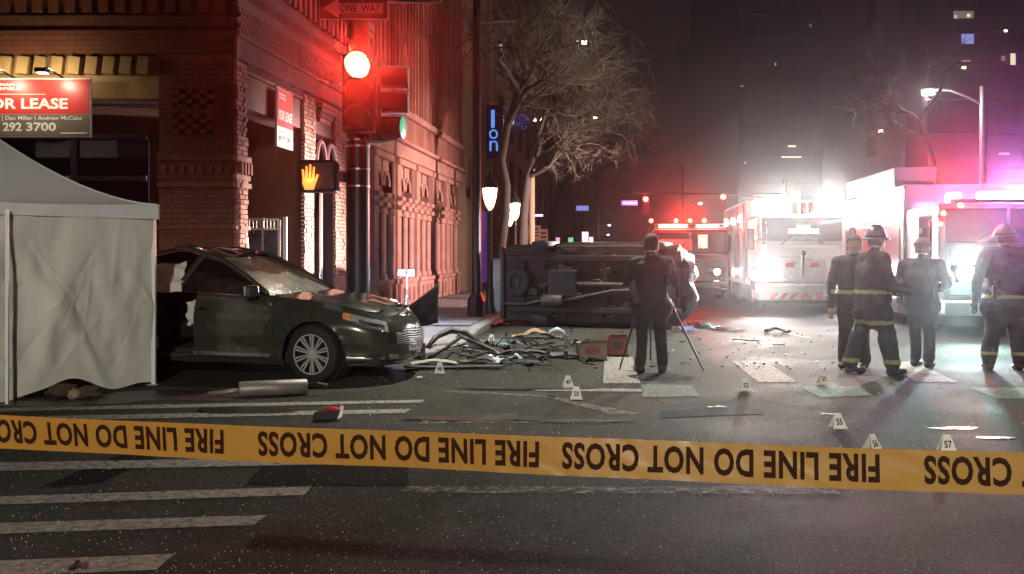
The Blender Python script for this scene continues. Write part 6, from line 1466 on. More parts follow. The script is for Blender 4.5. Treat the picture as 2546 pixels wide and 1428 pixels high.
def figure(h=1.76, bulk=1.0, feet=((-0.11, 0.02), (0.11, -0.02)), toe=(0, 1), hands=None, elbows=None, headturn=0.0, lean=0.0, coat=False, knees=None, headfwd=0.03, toes=None):
    "standing skeleton facing +y; returns limb list"
    k = h / 1.76; J = []; V = Vector
    hip, chest, sh = V((0, 0, 0.94 * k)), V((0, lean * 0.5, 1.22 * k)), V((0, lean, 1.43 * k))
    neck, head = V((0, lean + headfwd * 0.5, 1.50 * k)), V((0, lean + headfwd, 1.635 * k))
    B = bulk
    J += [(hip + V((-0.07, 0, 0)), hip + V((0.07, 0, 0)), 0.135 * B, 0.135 * B, 'trousers', 1.0), (hip + V((-0.05, 0, 0.10)), chest + V((-0.05, 0, 0)), 0.135 * B, 0.150 * B, 'top', 1.0), (hip + V((0.05, 0, 0.10)), chest + V((0.05, 0, 0)), 0.135 * B, 0.150 * B, 'top', 1.0),
          (chest + V((-0.09, 0, 0.02)), sh + V((-0.10, 0, -0.06)), 0.125 * B, 0.10 * B, 'top'), (chest + V((0.09, 0, 0.02)), sh + V((0.10, 0, -0.06)), 0.125 * B, 0.10 * B, 'top'), (sh + V((-0.16, 0, -0.03)), sh + V((0.16, 0, -0.03)), 0.078 * B, 0.078 * B, 'top'), (sh, neck, 0.075, 0.058, 'neck')]
    J += [(neck, head + V((0, -0.005, -0.06)), 0.055, 0.06, 'skin'), (head + V((0, 0.01, -0.05)), head + V((0, -0.015, 0.035)), 0.076, 0.094, 'skin'), (head + V((0, 0.045, -0.075)), head + V((0, 0.05, -0.02)), 0.045, 0.055, 'skin')]
    fd = V((math.sin(headturn), math.cos(headturn), 0)); J += [(head + fd * 0.085 + V((0, 0, 0.005)), head + fd * 0.108 + V((0, 0, -0.03)), 0.011, 0.016, 'skin'), (head + fd * 0.082 + V((0, 0, -0.065)), head + fd * 0.086 + V((0, 0, -0.065)), 0.02, 0.02, 'skin')]
    rt_ = V((fd.y, -fd.x, 0))
    for s_ in (-1, 1): J.append((head + rt_ * s_ * 0.088 + V((0, -0.005, 0.01)), head + rt_ * s_ * 0.09 + V((0, -0.005, -0.035)), 0.016, 0.012, 'skin'))
    for i, s_ in enumerate((-1, 1)):
        f = V((feet[i][0], feet[i][1], 0)); an = f + V((0, 0, 0.10)); kn = V(knees[i]) if knees else (V((s_ * 0.105, 0.02, 0.50 * k)) + an * 0.0)
        if not knees: kn = (hip + V((s_ * 0.10, 0, 0))).lerp(an, 0.52) + V((0, 0.025, 0))
        J += [(hip + V((s_ * 0.10, 0, -0.06)), kn, 0.105 * B, 0.075 * B, 'trousers'), (kn, an + V((0, 0, 0.02)), 0.075 * B, 0.062 * B, 'trousers')]
        t_ = V((*((toes[i] if toes else toe)), 0)).normalized()
        J += [(an + V((0, 0, 0.02)), an + V((0, 0, -0.03)), 0.055, 0.055, 'boot'), (f - t_ * 0.045 + V((0, 0, 0.048)), f + t_ * 0.15 + V((0, 0, 0.040)), 0.046, 0.038, 'boot')]
        shp = sh + V((s_ * 0.205 * (0.6 + 0.4 * B), 0, -0.035)); hd = V(hands[i]) if hands else shp + V((s_ * 0.07, 0.05, -0.60 * k)); el = V(elbows[i]) if elbows else (shp + hd) / 2 + V((s_ * 0.05, -0.04, 0))
        J += [(shp, el, 0.072 * B, 0.056 * B, 'top'), (el, hd.lerp(el, 0.12), 0.056 * B, 0.044 * B, 'top')]
        d = (hd - el).normalized(); sd_ = d.cross(V((0, 1, 0.01))).normalized(); J += [(hd, hd + d * 0.075, 0.030, 0.034, 'hand', 1.15, sd_)]
        nn = d.cross(sd_)
        for q_, (ln_, of) in enumerate(((0.070, -0.030), (0.082, -0.011), (0.077, 0.010), (0.060, 0.029))):
            b0 = hd + d * 0.085 + sd_ * of; b1 = b0 + d * ln_ * 0.55 + nn * 0.01; J += [(b0, b1, 0.0095, 0.009, 'hand'), (b1, b1 + d * ln_ * 0.35 + nn * 0.03, 0.009, 0.008, 'hand')]
        J += [(hd + d * 0.02 - sd_ * 0.03, hd + d * 0.065 - sd_ * 0.058, 0.011, 0.009, 'hand')]
    return J, head
def hair_cap(o, head, mat='hair', low=-0.03, r_=0.103, cap=False):
    b = MB()
    def f(u, v):
        th = v * 2.55; rad = math.sin(min(th, 1.5708)) - max(0, th - 1.5708) * 0.10; sn = math.sin(u * 6.2832)
        z = head.z + 0.028 + (r_ * math.cos(th) if th < 1.5708 else -(th - 1.5708) * r_ * 1.05)
        floor_ = head.z + low if sn < 0.25 else head.z + 0.045
        return Vector((head.x + r_ * 0.93 * math.cos(u * 6.2832) * rad, head.y - 0.012 + r_ * 1.02 * sn * rad, max(z, floor_)))
    b.grid(28, 16, f)
    b.build('hair', mat, o, smooth=True)
def gear(o, z=1.0, side=1, y=-0.19):
    MB().bb((side * 0.20 - 0.03, y - 0.03, z - 0.09), (side * 0.20 + 0.03, y + 0.02, z + 0.07)).build('radio', 'black_plastic', o, bevel=0.008); MB().tube([(side * 0.20, y, z + 0.07), (side * 0.205, y, z + 0.2)], 0.006, 5).build('aerial', 'black_metal', o)
    b = MB(); b.tube([(side * 0.20, y + 0.02, z + 0.05), (side * 0.12, y - 0.02, z + 0.25), (side * 0.10, y + 0.04, z + 0.42)], 0.007, 5); b.build('lead', 'black_metal', o)
# photographer seen from behind with a tripod in front of him
p1 = G(1620, 925)
J, hd1 = figure(1.74, 1.08, feet=((-0.14, -0.02), (0.135, 0.0)), toe=(0, 1), hands=((-0.10, 0.38, 1.22), (0.14, 0.40, 1.20)), elbows=((-0.30, 0.10, 1.12), (0.31, 0.10, 1.12)), toes=((-0.3, 1), (0.4, 1)))
J += [((-0.10, 0.0, 0.80), (0.10, 0.0, 0.80), 0.165, 0.165, 'top'), ((-0.12, -0.01, 1.30), (0.12, -0.01, 1.30), 0.135, 0.135, 'top')]
def ex1(o):
    gear(o, 0.96, -1, -0.16)
    hair_cap(o, hd1, 'hair', -0.08, 0.107)
person('person in dark coat seen from behind operating a tripod', p1, 0, J, {'top': 'uniform_dark', 'trousers': 'uniform_dark', 'neck': 'uniform_dark', 'skin': 'skin', 'hand': 'skin', 'boot': 'boot'}, extra=ex1)
tpd = thing('survey_tripod', 'thin black survey tripod straddled before the person in dark coat', 'tripod', p1 + Vector((0.07, 0.52, 0)))
ap = Vector((0, 0, 1.38))
for nm, px, py in (('a', 1540, 922), ('b', 1750, 925)):
    q = G(px, py); b = MB(); e = q - tpd.location; b.tube([ap, e * 0.55 + ap * 0.45, e + Vector((0, 0, 0.01))], [0.018, 0.015, 0.010], 8); b.build('leg', 'black_metal', tpd)
b = MB(); b.tube([ap, Vector((0.1, 0.75, 0.01))], [0.018, 0.010], 8); b.build('leg', 'black_metal', tpd)
MB().lathe([(0.07, 1.36), (0.07, 1.42), (0.03, 1.44)], 14).build('head_plate', 'black_metal', tpd); MB().bb((-0.08, -0.08, 1.44), (0.08, 0.09, 1.66)).build('instrument', 'black_plastic', tpd, bevel=0.02); 
b = MB(); b.lathe([(0.035, 0.09), (0.035, 0.16)], 12, (0, 0, 1.55), 'Y'); b.build('lens_barrel', 'black_metal', tpd)
# helmeted firefighter in turnout gear, profile to the right
def band(z0, z1, lim=None): return lambda c: z0 < c.z < z1 and (lim is None or lim(c))
p2 = G(2150, 931) + Vector((0.10, 0, 0))
J, hd2 = figure(1.80, 1.28, feet=((-0.16, -0.20), (0.12, 0.20)), toe=(0.0, 1), hands=((-0.16, 0.34, 1.02), (0.24, 0.36, 1.04)), elbows=((-0.34, 0.02, 1.10), (0.34, 0.02, 1.10)), headfwd=0.05)
J += [((-0.10, 0.0, 0.76), (0.10, 0.0, 0.76), 0.205, 0.20, 'top'), ((-0.10, 0, 0.95), (0.10, 0, 0.95), 0.185, 0.19, 'top'), ((-0.17, -0.2, 0.16), (-0.15, -0.1, 0.45), 0.105, 0.11, 'trousers'), ((0.125, 0.19, 0.16), (0.12, 0.12, 0.45), 0.105, 0.11, 'trousers')]
def helmet(o, hd, front=0.0, mat='helmet'):
    b = MB(); b.lathe([(0.0, 0.165), (0.05, 0.160), (0.10, 0.125), (0.128, 0.06), (0.132, 0.02)], 24, hd + Vector((0, -0.01, 0.0))); b.build('helmet', mat, o, smooth=True)
    q = MB(); q.grid(32, 3, lambda u, v: hd + Vector((0, -0.01, 0.02)) + Vector((math.cos(u * 6.2832) * (0.13 + 0.022 * v), math.sin(u * 6.2832) * (0.13 + (0.045 if math.sin(u * 6.2832) > 0 else 0.075) * v), -0.022 * v))); q.build('helmet_brim', mat, o, smooth=True, thick=0.008)
    q = MB(); q.tube([hd + Vector((0, -0.13, 0.06)), hd + Vector((0, -0.05, 0.172)), hd + Vector((0, 0.05, 0.168)), hd + Vector((0, 0.12, 0.07))], 0.012, 6); q.build('helmet_ridge', mat, o)
def ex2(o): helmet(o, hd2); hair_cap(o, hd2, 'hair', -0.08)
CF = lambda a, b_: [('reflective_cuff', 'reflective', band(a, b_, lambda c: c.x < 0)), ('reflective_cuff', 'reflective', band(a, b_, lambda c: c.x >= 0))]
TB = lambda zs: [('reflective_band', 'reflective', band(a, b_, lambda c: abs(c.x) < 0.285 and c.y < 0.235)) for a, b_ in zs]
person('helmeted firefighter in turnout coat with yellow bands facing right', p2, R(-80), J, {'top': 'turnout', 'trousers': 'turnout', 'neck': 'turnout', 'skin': 'skin', 'hand': 'boot', 'boot': 'boot'}, TB(((1.00, 1.045), (0.625, 0.68))) + CF(0.14, 0.19), extra=ex2)
p2b = G(2125, 931) + Vector((0.25, 0.70, 0))
J, hd3 = figure(1.74, 1.2, feet=((-0.12, 0.0), (0.13, 0.05)), toe=(0, 1))
def ex3(o): hair_cap(o, hd3, 'hair', -0.08)
person('person in turnout coat partly hidden behind the helmeted firefighter', p2b, R(150), J, {'top': 'turnout', 'trousers': 'turnout', 'neck': 'turnout', 'skin': 'skin', 'hand': 'skin', 'boot': 'boot'}, TB(((0.97, 1.02),)), extra=ex3)
p3 = G(2292, 913)
J, hd4 = figure(1.70, 1.10, feet=((-0.09, 0.06), (0.10, -0.08)), toe=(0.1, 1), hands=((-0.10, 0.24, 1.02), (0.12, 0.24, 1.0)), elbows=((-0.31, 0.03, 1.10), (0.31, 0.02, 1.10)))
J += [((-0.08, 0, 0.82), (0.08, 0, 0.82), 0.16, 0.16, 'top')]
def ex4(o):
    gear(o, 0.98, 1, -0.15)
    hair_cap(o, hd4, 'hair', -0.08, 0.106)
    q = MB(); q.grid(24, 2, lambda u, v: hd4 + Vector((math.cos(u * 6.2832) * 0.106, -0.01 + math.sin(u * 6.2832) * 0.112, 0.02 + 0.035 * v))); q.build('cap_band', 'navy', o, smooth=True)
person('person in dark navy uniform and cap standing alone by the right crosswalk bar', p3, R(-35), J, {'top': 'navy', 'trousers': 'navy', 'neck': 'navy', 'skin': 'skin', 'hand': 'skin', 'boot': 'boot'}, extra=ex4)
p4 = G(2500, 920)
J, hd5 = figure(1.84, 1.30, feet=((-0.20, 0.02), (0.16, -0.02)), toe=(0, 1), hands=((-0.34, 0.10, 0.88), (0.36, 0.10, 0.88)))
J += [((-0.10, 0, 0.80), (0.10, 0, 0.80), 0.205, 0.205, 'top'), ((-0.20, 0.02, 0.18), (-0.16, 0.02, 0.45), 0.095, 0.10, 'trousers'), ((0.16, -0.02, 0.18), (0.14, 0, 0.45), 0.095, 0.10, 'trousers')]
def ex5(o): gear(o, 1.02, -1, -0.20); helmet(o, hd5); hair_cap(o, hd5, 'hair', -0.09)
person('rightmost firefighter in dark turnout gear and helmet seen from behind', p4, R(-8), J, {'top': 'turnout', 'trousers': 'turnout', 'neck': 'turnout', 'skin': 'skin', 'hand': 'boot', 'boot': 'boot'}, TB(((0.92, 0.96),)) + CF(0.19, 0.24), extra=ex5)
# ------------------------------------------------------------------ wreckage on the road
pmat('beige_plastic', (0.34, 0.31, 0.25), 0.5, var=0.35, scale=6); pmat('teal_panel', (0.22, 0.36, 0.38), 0.25, 0.3, var=0.3, scale=4, coat=0.6)
pmat('cardboard', (0.24, 0.18, 0.13), 0.85, var=0.3, scale=6); pmat('cardboard_red', (0.26, 0.09, 0.075), 0.8, var=0.35, scale=5)
pmat('cloth_red', (0.42, 0.04, 0.04), 0.8, var=0.3, scale=9, bump=0.3); pmat('cloth_cyan', (0.12, 0.45, 0.48), 0.8, var=0.3, scale=9, bump=0.3); pmat('cloth_white', (0.6, 0.6, 0.62), 0.8, var=0.25, scale=9, bump=0.3); pmat('cloth_blue', (0.08, 0.12, 0.35), 0.8, var=0.3, scale=9, bump=0.3)
pmat('foil', (0.62, 0.63, 0.65), 0.22, 0.85, var=0.4, scale=14, bump=0.6, bscale=16); pmat('red_lens', (0.5, 0.03, 0.04), 0.2, var=0.3, scale=14)
def scrap(name, label, cat_, px, py, mat, size, rz=0.0, seed=1, bend=0.15, thick=0.012, tilt=0.0, rough=0.3, lift=0.02, parts=()):
    "bent sheet lying on the road"
    p = G(px, py); o = thing(name, label, cat_, p, rz); lx, ly, lz = size
    b = MB()
    def f(u, v):
        x, y = (u - 0.5) * lx, (v - 0.5) * ly
        e = 1 + rough * 0.5 * noise.noise(Vector((u * 5 + seed, v * 5, seed)))
        z = lift + lz * (math.sin(u * 3.14 + seed) ** 2 * 0.5 + 0.5 * abs(noise.noise(Vector((u * 3 + seed, v * 3, seed))))) + tilt * (v) 
        return Vector((x * e, (y + bend * math.sin(u * 3.1)) * e, max(0.012, z)))
    b.grid(16, 8, f); b.build('sheet', mat, o, smooth=True, thick=thick)
    for nm, mt, shp in parts: shp(MB()).build(nm, mt, o, bevel=0.006)
    return o
def bar(name, label, cat_, pts, r_, mat, extra=None):
    "tube through ground pixels with heights"
    ps = [G(a, b_, 0) + Vector((0, 0, z)) for a, b_, z in pts]; o = thing(name, label, cat_, Vector((ps[0].x, ps[0].y, 0)))
    q = MB(); q.tube([p - o.location for p in ps], r_, 8); q.build('shaft', mat, o, smooth=True)
    if extra: extra(o)
    return o
bar('bumper_beam', 'dark arched bumper strip rising behind the sedan nose', 'car part', [(1062, 868, 0.02), (1085, 862, 0.16), (1120, 858, 0.24), (1160, 858, 0.20), (1200, 862, 0.02)], [0.03, 0.05, 0.055, 0.05, 0.03], 'black_plastic')
bar('bumper_beam', 'long dark trim strip crossing the arched bumper strip', 'car part', [(1140, 868, 0.22), (1175, 873, 0.14), (1245, 886, 0.03)], [0.03, 0.04, 0.03], 'black_plastic')
bar('trim_strip', 'straight grey trim strip leaning from the sedan towards the blue panel', 'car part', [(1068, 892, 0.02), (1110, 880, 0.10), (1145, 872, 0.2)], 0.028, 'black_plastic')
scrap('plastic_tray', 'pale beige plastic undertray lying beside the sedan bumper', 'car part', 1078, 908, 'beige_plastic', (0.62, 0.30, 0.06), 0.15, 3, 0.08)
scrap('rubber_flap', 'flat black rubber flap under the beige undertray', 'car part', 1130, 918, 'rubber', (1.25, 0.22, 0.03), 0.05, 8, 0.06)
scrap('bumper_cover', 'torn olive bumper corner lying behind the beige undertray', 'car part', 1190, 905, 'black_plastic', (0.5, 0.25, 0.10), -0.2, 12, 0.1)
bp_ = scrap('loose_sheet_metal', 'pale teal blue car panel lying flat with a marker on it', 'car panel', 1245, 857, 'teal_panel', (0.85, 0.65, 0.025), 0.1, 2, 0.05, 0.01, 0.02, 0.25)
scrap('seat_cover', 'crumpled beige seat cover in front of the overturned SUV', 'car part', 1325, 842, 'tan_cloth', (0.75, 0.4, 0.16), 0.1, 6, 0.08, 0.02)
def arc(b): 
    b.tube([(0.0, 0, 0.02), (0.06, 0, 0.12), (0.16, 0, 0.16), (0.26, 0, 0.12), (0.3, 0, 0.02)], [0.03, 0.04, 0.045, 0.04, 0.03], 8); return b
o = thing('wheel_arch_liner', 'small curved white plastic arch beside the beige seat cover', 'car part', G(1362, 842)); arc(MB()).build('arch', 'pale_blue', o, smooth=True); MB().bb((0.0, 0.05, 0.012), (0.28, 0.14, 0.03)).build('flange', 'beige_plastic', o)
o = scrap('bumper_cover', 'long black bumper cover lying across the debris before the cardboard boxes', 'car part', 1340, 892, 'black_plastic', (1.15, 0.30, 0.14), -0.03, 4, 0.18, 0.014)
for k in range(4): MB().bb((-0.4 + k * 0.25, -0.12, 0.012), (-0.34 + k * 0.25, -0.05, 0.12)).build('clip', 'black_plastic', o)
scrap('bumper_cover', 'grey inner bumper skin on top of the long black bumper cover', 'car part', 1330, 872, 'underbody', (0.9, 0.22, 0.12), 0.08, 14, 0.12, 0.012)
scrap('foil_sheet', 'crumpled silvery heat shield among the dark wreckage', 'car part', 1312, 878, 'foil', (0.30, 0.16, 0.06), 0.3, 5, 0.03, 0.004)
scrap('wheel_liner', 'broken black wheel liner right of the teal panel', 'car part', 1278, 880, 'rubber', (0.45, 0.30, 0.18), 0.5, 17, 0.1)
# cardboard boxes
def carton(label, px, py, w_, d_, h_, rz, mat, tilt=0):
    o = thing('cardboard_box', label, 'box', G(px, py), rz, 'spilled cardboard boxes')
    MB().bb((-w_ / 2, -d_ / 2, 0.006), (w_ / 2, d_ / 2, h_)).build('carton', mat, o, bevel=0.006)
    MB().bb((-w_ / 2 + 0.01, -0.02, h_ + 0.001), (w_ / 2 - 0.01, 0.02, h_ + 0.003)).build('tape_strip', 'beige_plastic', o)
    q = MB(); q.add([(-w_ / 2, -d_ / 2 - 0.001, h_ - 0.004), (w_ / 2, -d_ / 2 - 0.001, h_ - 0.004), (w_ / 2 - 0.02, -d_ / 2 - 0.09, h_ + 0.05), (-w_ / 2 + 0.03, -d_ / 2 - 0.08, h_ + 0.04)], [(0, 1, 2, 3)]); q.build('flap', mat, o, thick=0.004)
    MB().bb((-w_ * 0.28, -d_ / 2 - 0.004, h_ * 0.35), (w_ * 0.22, -d_ / 2 - 0.0005, h_ * 0.75)).build('print_block', 'sign_black' if mat == 'cardboard_red' else 'cardboard_red', o)
    return o
carton('grey brown cardboard box left of the taller reddish box', 1470, 893, 0.40, 0.30, 0.24, 0.12, 'cardboard')
carton('taller reddish cardboard box beside the tripod leg', 1535, 882, 0.29, 0.25, 0.27, -0.06, 'cardboard_red')
# muffler in front of the sedan
mf = thing('car_silencer', 'grey cylindrical exhaust silencer lying in front of the sedan wheel', 'car part', G(672, 990))
p0, p1_ = G(588, 992) - mf.location, G(760, 984) - mf.location
d = (p1_ - p0); b = MB(); b.tube([p0 + Vector((0, 0.08, 0.085)), p0 + d * 0.03 + Vector((0, 0.08, 0.085)), p0 + d * 0.97 + Vector((0, 0.08, 0.085)), p1_ + Vector((0, 0.08, 0.085))], [0.07, 0.082, 0.082, 0.07], 18); b.build('drum', 'exhaust', mf, smooth=True, sharp=40)
b = MB(); b.tube([p0 + Vector((0.02, 0.1, 0.08)), p0 + Vector((-0.15, 0.12, 0.05)), p0 + Vector((-0.32, 0.10, 0.035))], 0.024, 8); b.build('pipe', 'exhaust', mf, smooth=True); b = MB(); b.tube([p1_ + Vector((-0.02, 0.08, 0.1)), p1_ + Vector((0.12, 0.05, 0.12)), p1_ + Vector((0.22, 0.05, 0.10))], 0.018, 8); b.build('hanger', 'black_metal', mf)
# red lamp unit on the near crossing
rl_ = thing('tail_lamp_unit', 'broken red and white lamp unit lying on the near crossing above the tape', 'car part', G(808, 1046), R(20))
b = MB(); b.prism([(-0.11, 0.008), (0.10, 0.008), (0.13, 0.10), (0.05, 0.12), (-0.09, 0.07)], -0.05, 0.06, 'Y'); b.build('housing', 'black_plastic', rl_, bevel=0.01)
b = MB(); b.prism([(-0.06, 0.075), (0.05, 0.122), (0.13, 0.102), (0.10, 0.085), (0.03, 0.10)], -0.065, 0.065, 'Y'); b.build('red_lens', 'red_lens', rl_, bevel=0.006); b = MB(); b.prism([(0.10, 0.01), (0.135, 0.10), (0.16, 0.13), (0.145, 0.03)], -0.055, 0.05, 'Y'); b.build('white_edge', 'sign_white', rl_, bevel=0.006)
# heap by the lamp post and heap right of the SUV
for lb, px, py, mt, sz, sd in (('red cloth scrap at the foot of the dark light pole', 1165, 812, 'cloth_red', (0.3, 0.2, 0.06), 1), ('white paper scrap at the kerb between pole and lantern', 1188, 812, 'cloth_white', (0.2, 0.15, 0.07), 2),
                               ('red rag heap beside the lantern foot', 1238, 812, 'cloth_red', (0.4, 0.25, 0.12), 3), ('shiny foil heap against the overturned SUV rear', 1252, 808, 'foil', (0.4, 0.25, 0.14), 4), ('dark rubber piece before the lantern foot', 1215, 816, 'rubber', (0.35, 0.2, 0.09), 5),
                               ('red clothing heap right of the overturned SUV', 1735, 812, 'cloth_red', (0.4, 0.3, 0.12), 6), ('cyan clothing in the heap beside the SUV nose', 1760, 814, 'cloth_cyan', (0.3, 0.2, 0.08), 7), ('white cloth spread beside the cyan clothing', 1785, 818, 'cloth_white', (0.5, 0.2, 0.04), 8),
                               ('blue cloth in front of the SUV nose', 1712, 824, 'cloth_blue', (0.5, 0.3, 0.10), 9), ('dark jacket dropped right of the white cloth', 1815, 822, 'uniform_dark', (0.7, 0.25, 0.07), 10)):
    scrap('scrap_heap', lb, 'scrap', px, py, mt, sz, 0.2 * sd, sd * 3.1, 0.05, 0.008, 0, 0.5)
bg_ = scrap('duffel_bag', 'dark bag with red tip lying on the open road', 'bag', 1930, 828, 'uniform_dark', (0.42, 0.22, 0.12), -0.1, 3.3, 0.02, 0.03, parts=(('red_tip', 'red_lens', lambda b: b.bb((0.18, -0.06, 0.015), (0.26, 0.04, 0.06))),))
scrap('trim_piece', 'bent dark trim piece on the road between the photographer and firefighter', 'car part', 1853, 852, 'black_plastic', (0.45, 0.06, 0.05), -0.1, 4.1, 0.06)
scrap('trim_piece', 'small dark shard near the middle crosswalk bar', 'car part', 1936, 862, 'black_plastic', (0.2, 0.07, 0.04), 0.5, 7.1, 0.03); scrap('trim_piece', 'dark shard right of the tripod leg', 'car part', 1697, 854, 'black_plastic', (0.12, 0.06, 0.03), 0.9, 2.1, 0.02)
scrap('trim_piece', 'dark strip behind the helmeted firefighter', 'car part', 2200, 826, 'black_plastic', (0.4, 0.12, 0.06), -0.2, 9.1, 0.05); scrap('trim_piece', 'white plastic splinter on the road before the crossing', 'car part', 1782, 1016, 'sign_white', (0.17, 0.03, 0.012), -0.05, 5.6, 0.015, 0.003, lift=0.013)
scrap('trim_piece', 'white splinter left of the marker above the tape', 'car part', 2062, 1034, 'sign_white', (0.15, 0.025, 0.012), 0.02, 1.2, 0.012, 0.003, lift=0.013); scrap('trim_piece', 'small black splinter below the stop line', 'car part', 1372, 991, 'rubber', (0.09, 0.05, 0.02), 0.2, 3.9, 0.01)
scrap('trim_piece', 'pointed black shard at the bottom left corner on the nearest bar', 'car part', 190, 1424, 'rubber', (0.06, 0.05, 0.03), 0.3, 6.1, 0.01, lift=0.02); scrap('trim_piece', 'bright chip lying between sedan and stop line', 'car part', 1043, 944, 'sign_white', (0.06, 0.04, 0.02), 0.4, 8.8, 0.01)
rs_ = random.Random(31)
for k in range(26):
    px, py = rs_.gauss(1240, 110), rs_.uniform(838, 912)
    mt = rs_.choice(['black_plastic', 'black_plastic', 'black_plastic', 'rubber', 'rubber', 'beige_plastic', 'exhaust', 'pale_blue', 'foil', 'underbody']); s_ = rs_.uniform(0.10, 0.34)
    cn_ = {'black_plastic': 'black plastic', 'rubber': 'dull black rubber', 'beige_plastic': 'pale beige plastic', 'exhaust': 'grey metal', 'pale_blue': 'pale blue', 'foil': 'shiny foil', 'underbody': 'dirty brown metal'}[mt]
    o = scrap('wreckage_shard', 'small torn %s shard in the wreckage between sedan and cardboard boxes' % cn_, 'car part', px, py, mt, (s_, s_ * rs_.uniform(0.25, 0.7), rs_.uniform(0.03, 0.14)), rs_.uniform(-1.5, 1.5), rs_.uniform(0, 50), rs_.uniform(-0.06, 0.06), 0.008, 0, 0.8)
    o['group'] = 'torn shards in the wreckage'
for k in range(5):
    px, py = rs_.uniform(1090, 1400), rs_.uniform(850, 900); x_ = [(px + rs_.uniform(-30, 30) + j * 26, py + rs_.uniform(-8, 8), 0.03 + 0.12 * math.sin(j * 1.1) ** 2) for j in range(4)]
    o = bar('loose_hose', 'thin loose hose or cable snaking through the wreckage', 'hose', x_, 0.012, 'rubber'); o['group'] = 'loose hoses in the wreckage'
rz_ = random.Random(77); bits = MB()
for i in range(420):
    p = G(rz_.gauss(1320, 140), rz_.gauss(868, 24)) if i < 260 else G(rz_.uniform(1650, 2250), rz_.uniform(820, 920))
    if p.y > 19 or p.y < 11.5: continue
    s_ = rz_.uniform(0.008, 0.04) * (1 if i < 260 else 0.7); bits.box(p + Vector((0, 0, s_ * 0.3 + 0.013)), (s_ * rz_.uniform(0.6, 2.2), s_, s_ * 0.5), Matrix.Rotation(rz_.uniform(0, 3), 3, 'Z') @ Matrix.Rotation(rz_.uniform(-0.5, 0.5), 3, 'X'))
o = kind(bits.build('debris_crumbs', 'black_plastic'), 'stuff'); o['label'] = 'small dark plastic crumbs scattered round the wreckage'; o['category'] = 'debris'

# ------------------------------------------------------------------ right street light and two assumed lamps added out of view
def street_light(label, base, top, head, power, col=(1, 0.9, 0.78), es=60, pr=0.11, grp='cobra head street lights', on=True, mat='galvanised', cut=0):
    o = thing('street_light', label, 'street lamp', base, 0, grp); tz = top - base.z; h = Vector(head) - Vector(base)
    b = MB(); b.tube([(0, 0, 0), (0, 0, tz)], [pr * 1.1, pr * 0.9], 14); b.build('pole', mat, o, smooth=True, sharp=40)
    b = MB(); b.tube([(0, 0, h.z - 0.45), (h.x * 0.25, h.y * 0.25, h.z - 0.2), (h.x * 0.6, h.y * 0.6, h.z + 0.05), (h.x * 0.95, h.y * 0.95, h.z + 0.07)], 0.04, 8); b.build('arm', mat, o, smooth=True)
    MB().box(h + Vector((0, 0, 0.07)), (0.5, 0.26, 0.10)).build('luminaire', mat, o, bevel=0.03)
    MB().box(h + Vector((0, 0, -0.03)), (0.30, 0.24, 0.14)).build('lens', emat('street_lens_%d' % len(M), col, es), o)
    l = lamp('street_lamp', h + Vector((0, 0, -0.20)), col, power, 0.12, 'SPOT' if cut else 'POINT', parent=o, size=R(cut or 90), blend=0.12); return o
b_ = Vector((W(2443, 630, 32).x, 32, 0.12)); street_light('street light with curved arm above the right rescue truck', b_, W(0, 215, 32).z, W(2308, 228, 32), 420, (1, 0.93, 0.88), 90, 0.10)
street_light('assumed unseen street light added behind the left shoulder of the viewer', Vector((-5.0, -13.0, 0)), 6.7, Vector((-1.8, -11.0, 6.5)), 9000, (1, 0.93, 0.78), 40, cut=168)  # assumed lamp out of view, placed to light tent, sedan and foreground road
street_light('assumed unseen street light added behind the right shoulder of the viewer', Vector((13.5, 2.0, 0)), 9.2, Vector((10.6, 4.0, 9.0)), 900, (1, 0.88, 0.74), 40, cut=118)  # second assumed lamp out of view, added as weak light from the right
# ------------------------------------------------------------------ down the street
fs_ = thing('far_signal', 'distant mast arm with two red lights and a lit street name sign', 'traffic light', (W(1950, 630, 62).x, 62, 0))
def fw(px, py): return W(px, py, 62) - fs_.location
b = MB(); b.tube([(0, 0, 0), (0, 0, 6.2)], 0.14, 10); b.build('pole', 'dark_pole', fs_); b = MB(); b.tube([fw(1950, 484), fw(1540, 480)], [0.09, 0.05], 8); b.build('mast_arm', 'dark_pole', fs_)
for px, py in ((1605, 496), (1797, 490)):
    c = fw(px, py); MB().bb(c + Vector((-0.22, -0.1, -1.0)), c + Vector((0.22, 0.1, 0.25))).build('signal_head', 'black_metal', fs_, bevel=0.03); disc(fs_, 'lens', 'beacon_red', c + Vector((0, -0.13, 0)), 0.16)
    lamp('far_red', c + Vector((0, -0.35, 0)), (1, 0.05, 0.03), 140, 0.15, parent=fs_)
emat('name_sign', (0.35, 0.12, 0.9), 1.2); emat('name_text', (0.75, 0.6, 1), 3); c = fw(1566, 505)
MB().bb(c + Vector((-0.55, -0.02, -0.16)), c + Vector((0.5, 0.02, 0.16))).build('name_plate', 'name_sign', fs_)
for k in range(6): MB().bb(c + Vector((-0.42 + k * 0.15, -0.03, -0.08)), c + Vector((-0.34 + k * 0.15, -0.021, 0.06 + 0.03 * (k % 2)))).build('letter_stroke', 'name_text', fs_)
def lit_sign(label, px, py, wd, ht, Y, mat):
    o = thing('lit_sign', label, 'sign', (W(px, 630, Y).x, Y, 0)); k = Y / F; zc = H - (py - HY) * k; MB().bb((-wd / 2 * k, -0.06, zc - ht / 2 * k), (wd / 2 * k, 0.06, zc + ht / 2 * k)).build('lightbox', mat, o); MB().bb((-wd / 1.9 * k, 0.061, zc - ht / 1.8 * k), (wd / 1.9 * k, 0.12, zc + ht / 1.8 * k)).build('casing', 'black_metal', o); MB().tube([(0, 0.09, 0), (0, 0.09, zc)], 0.06, 6).build('post', 'dark_pole', o)
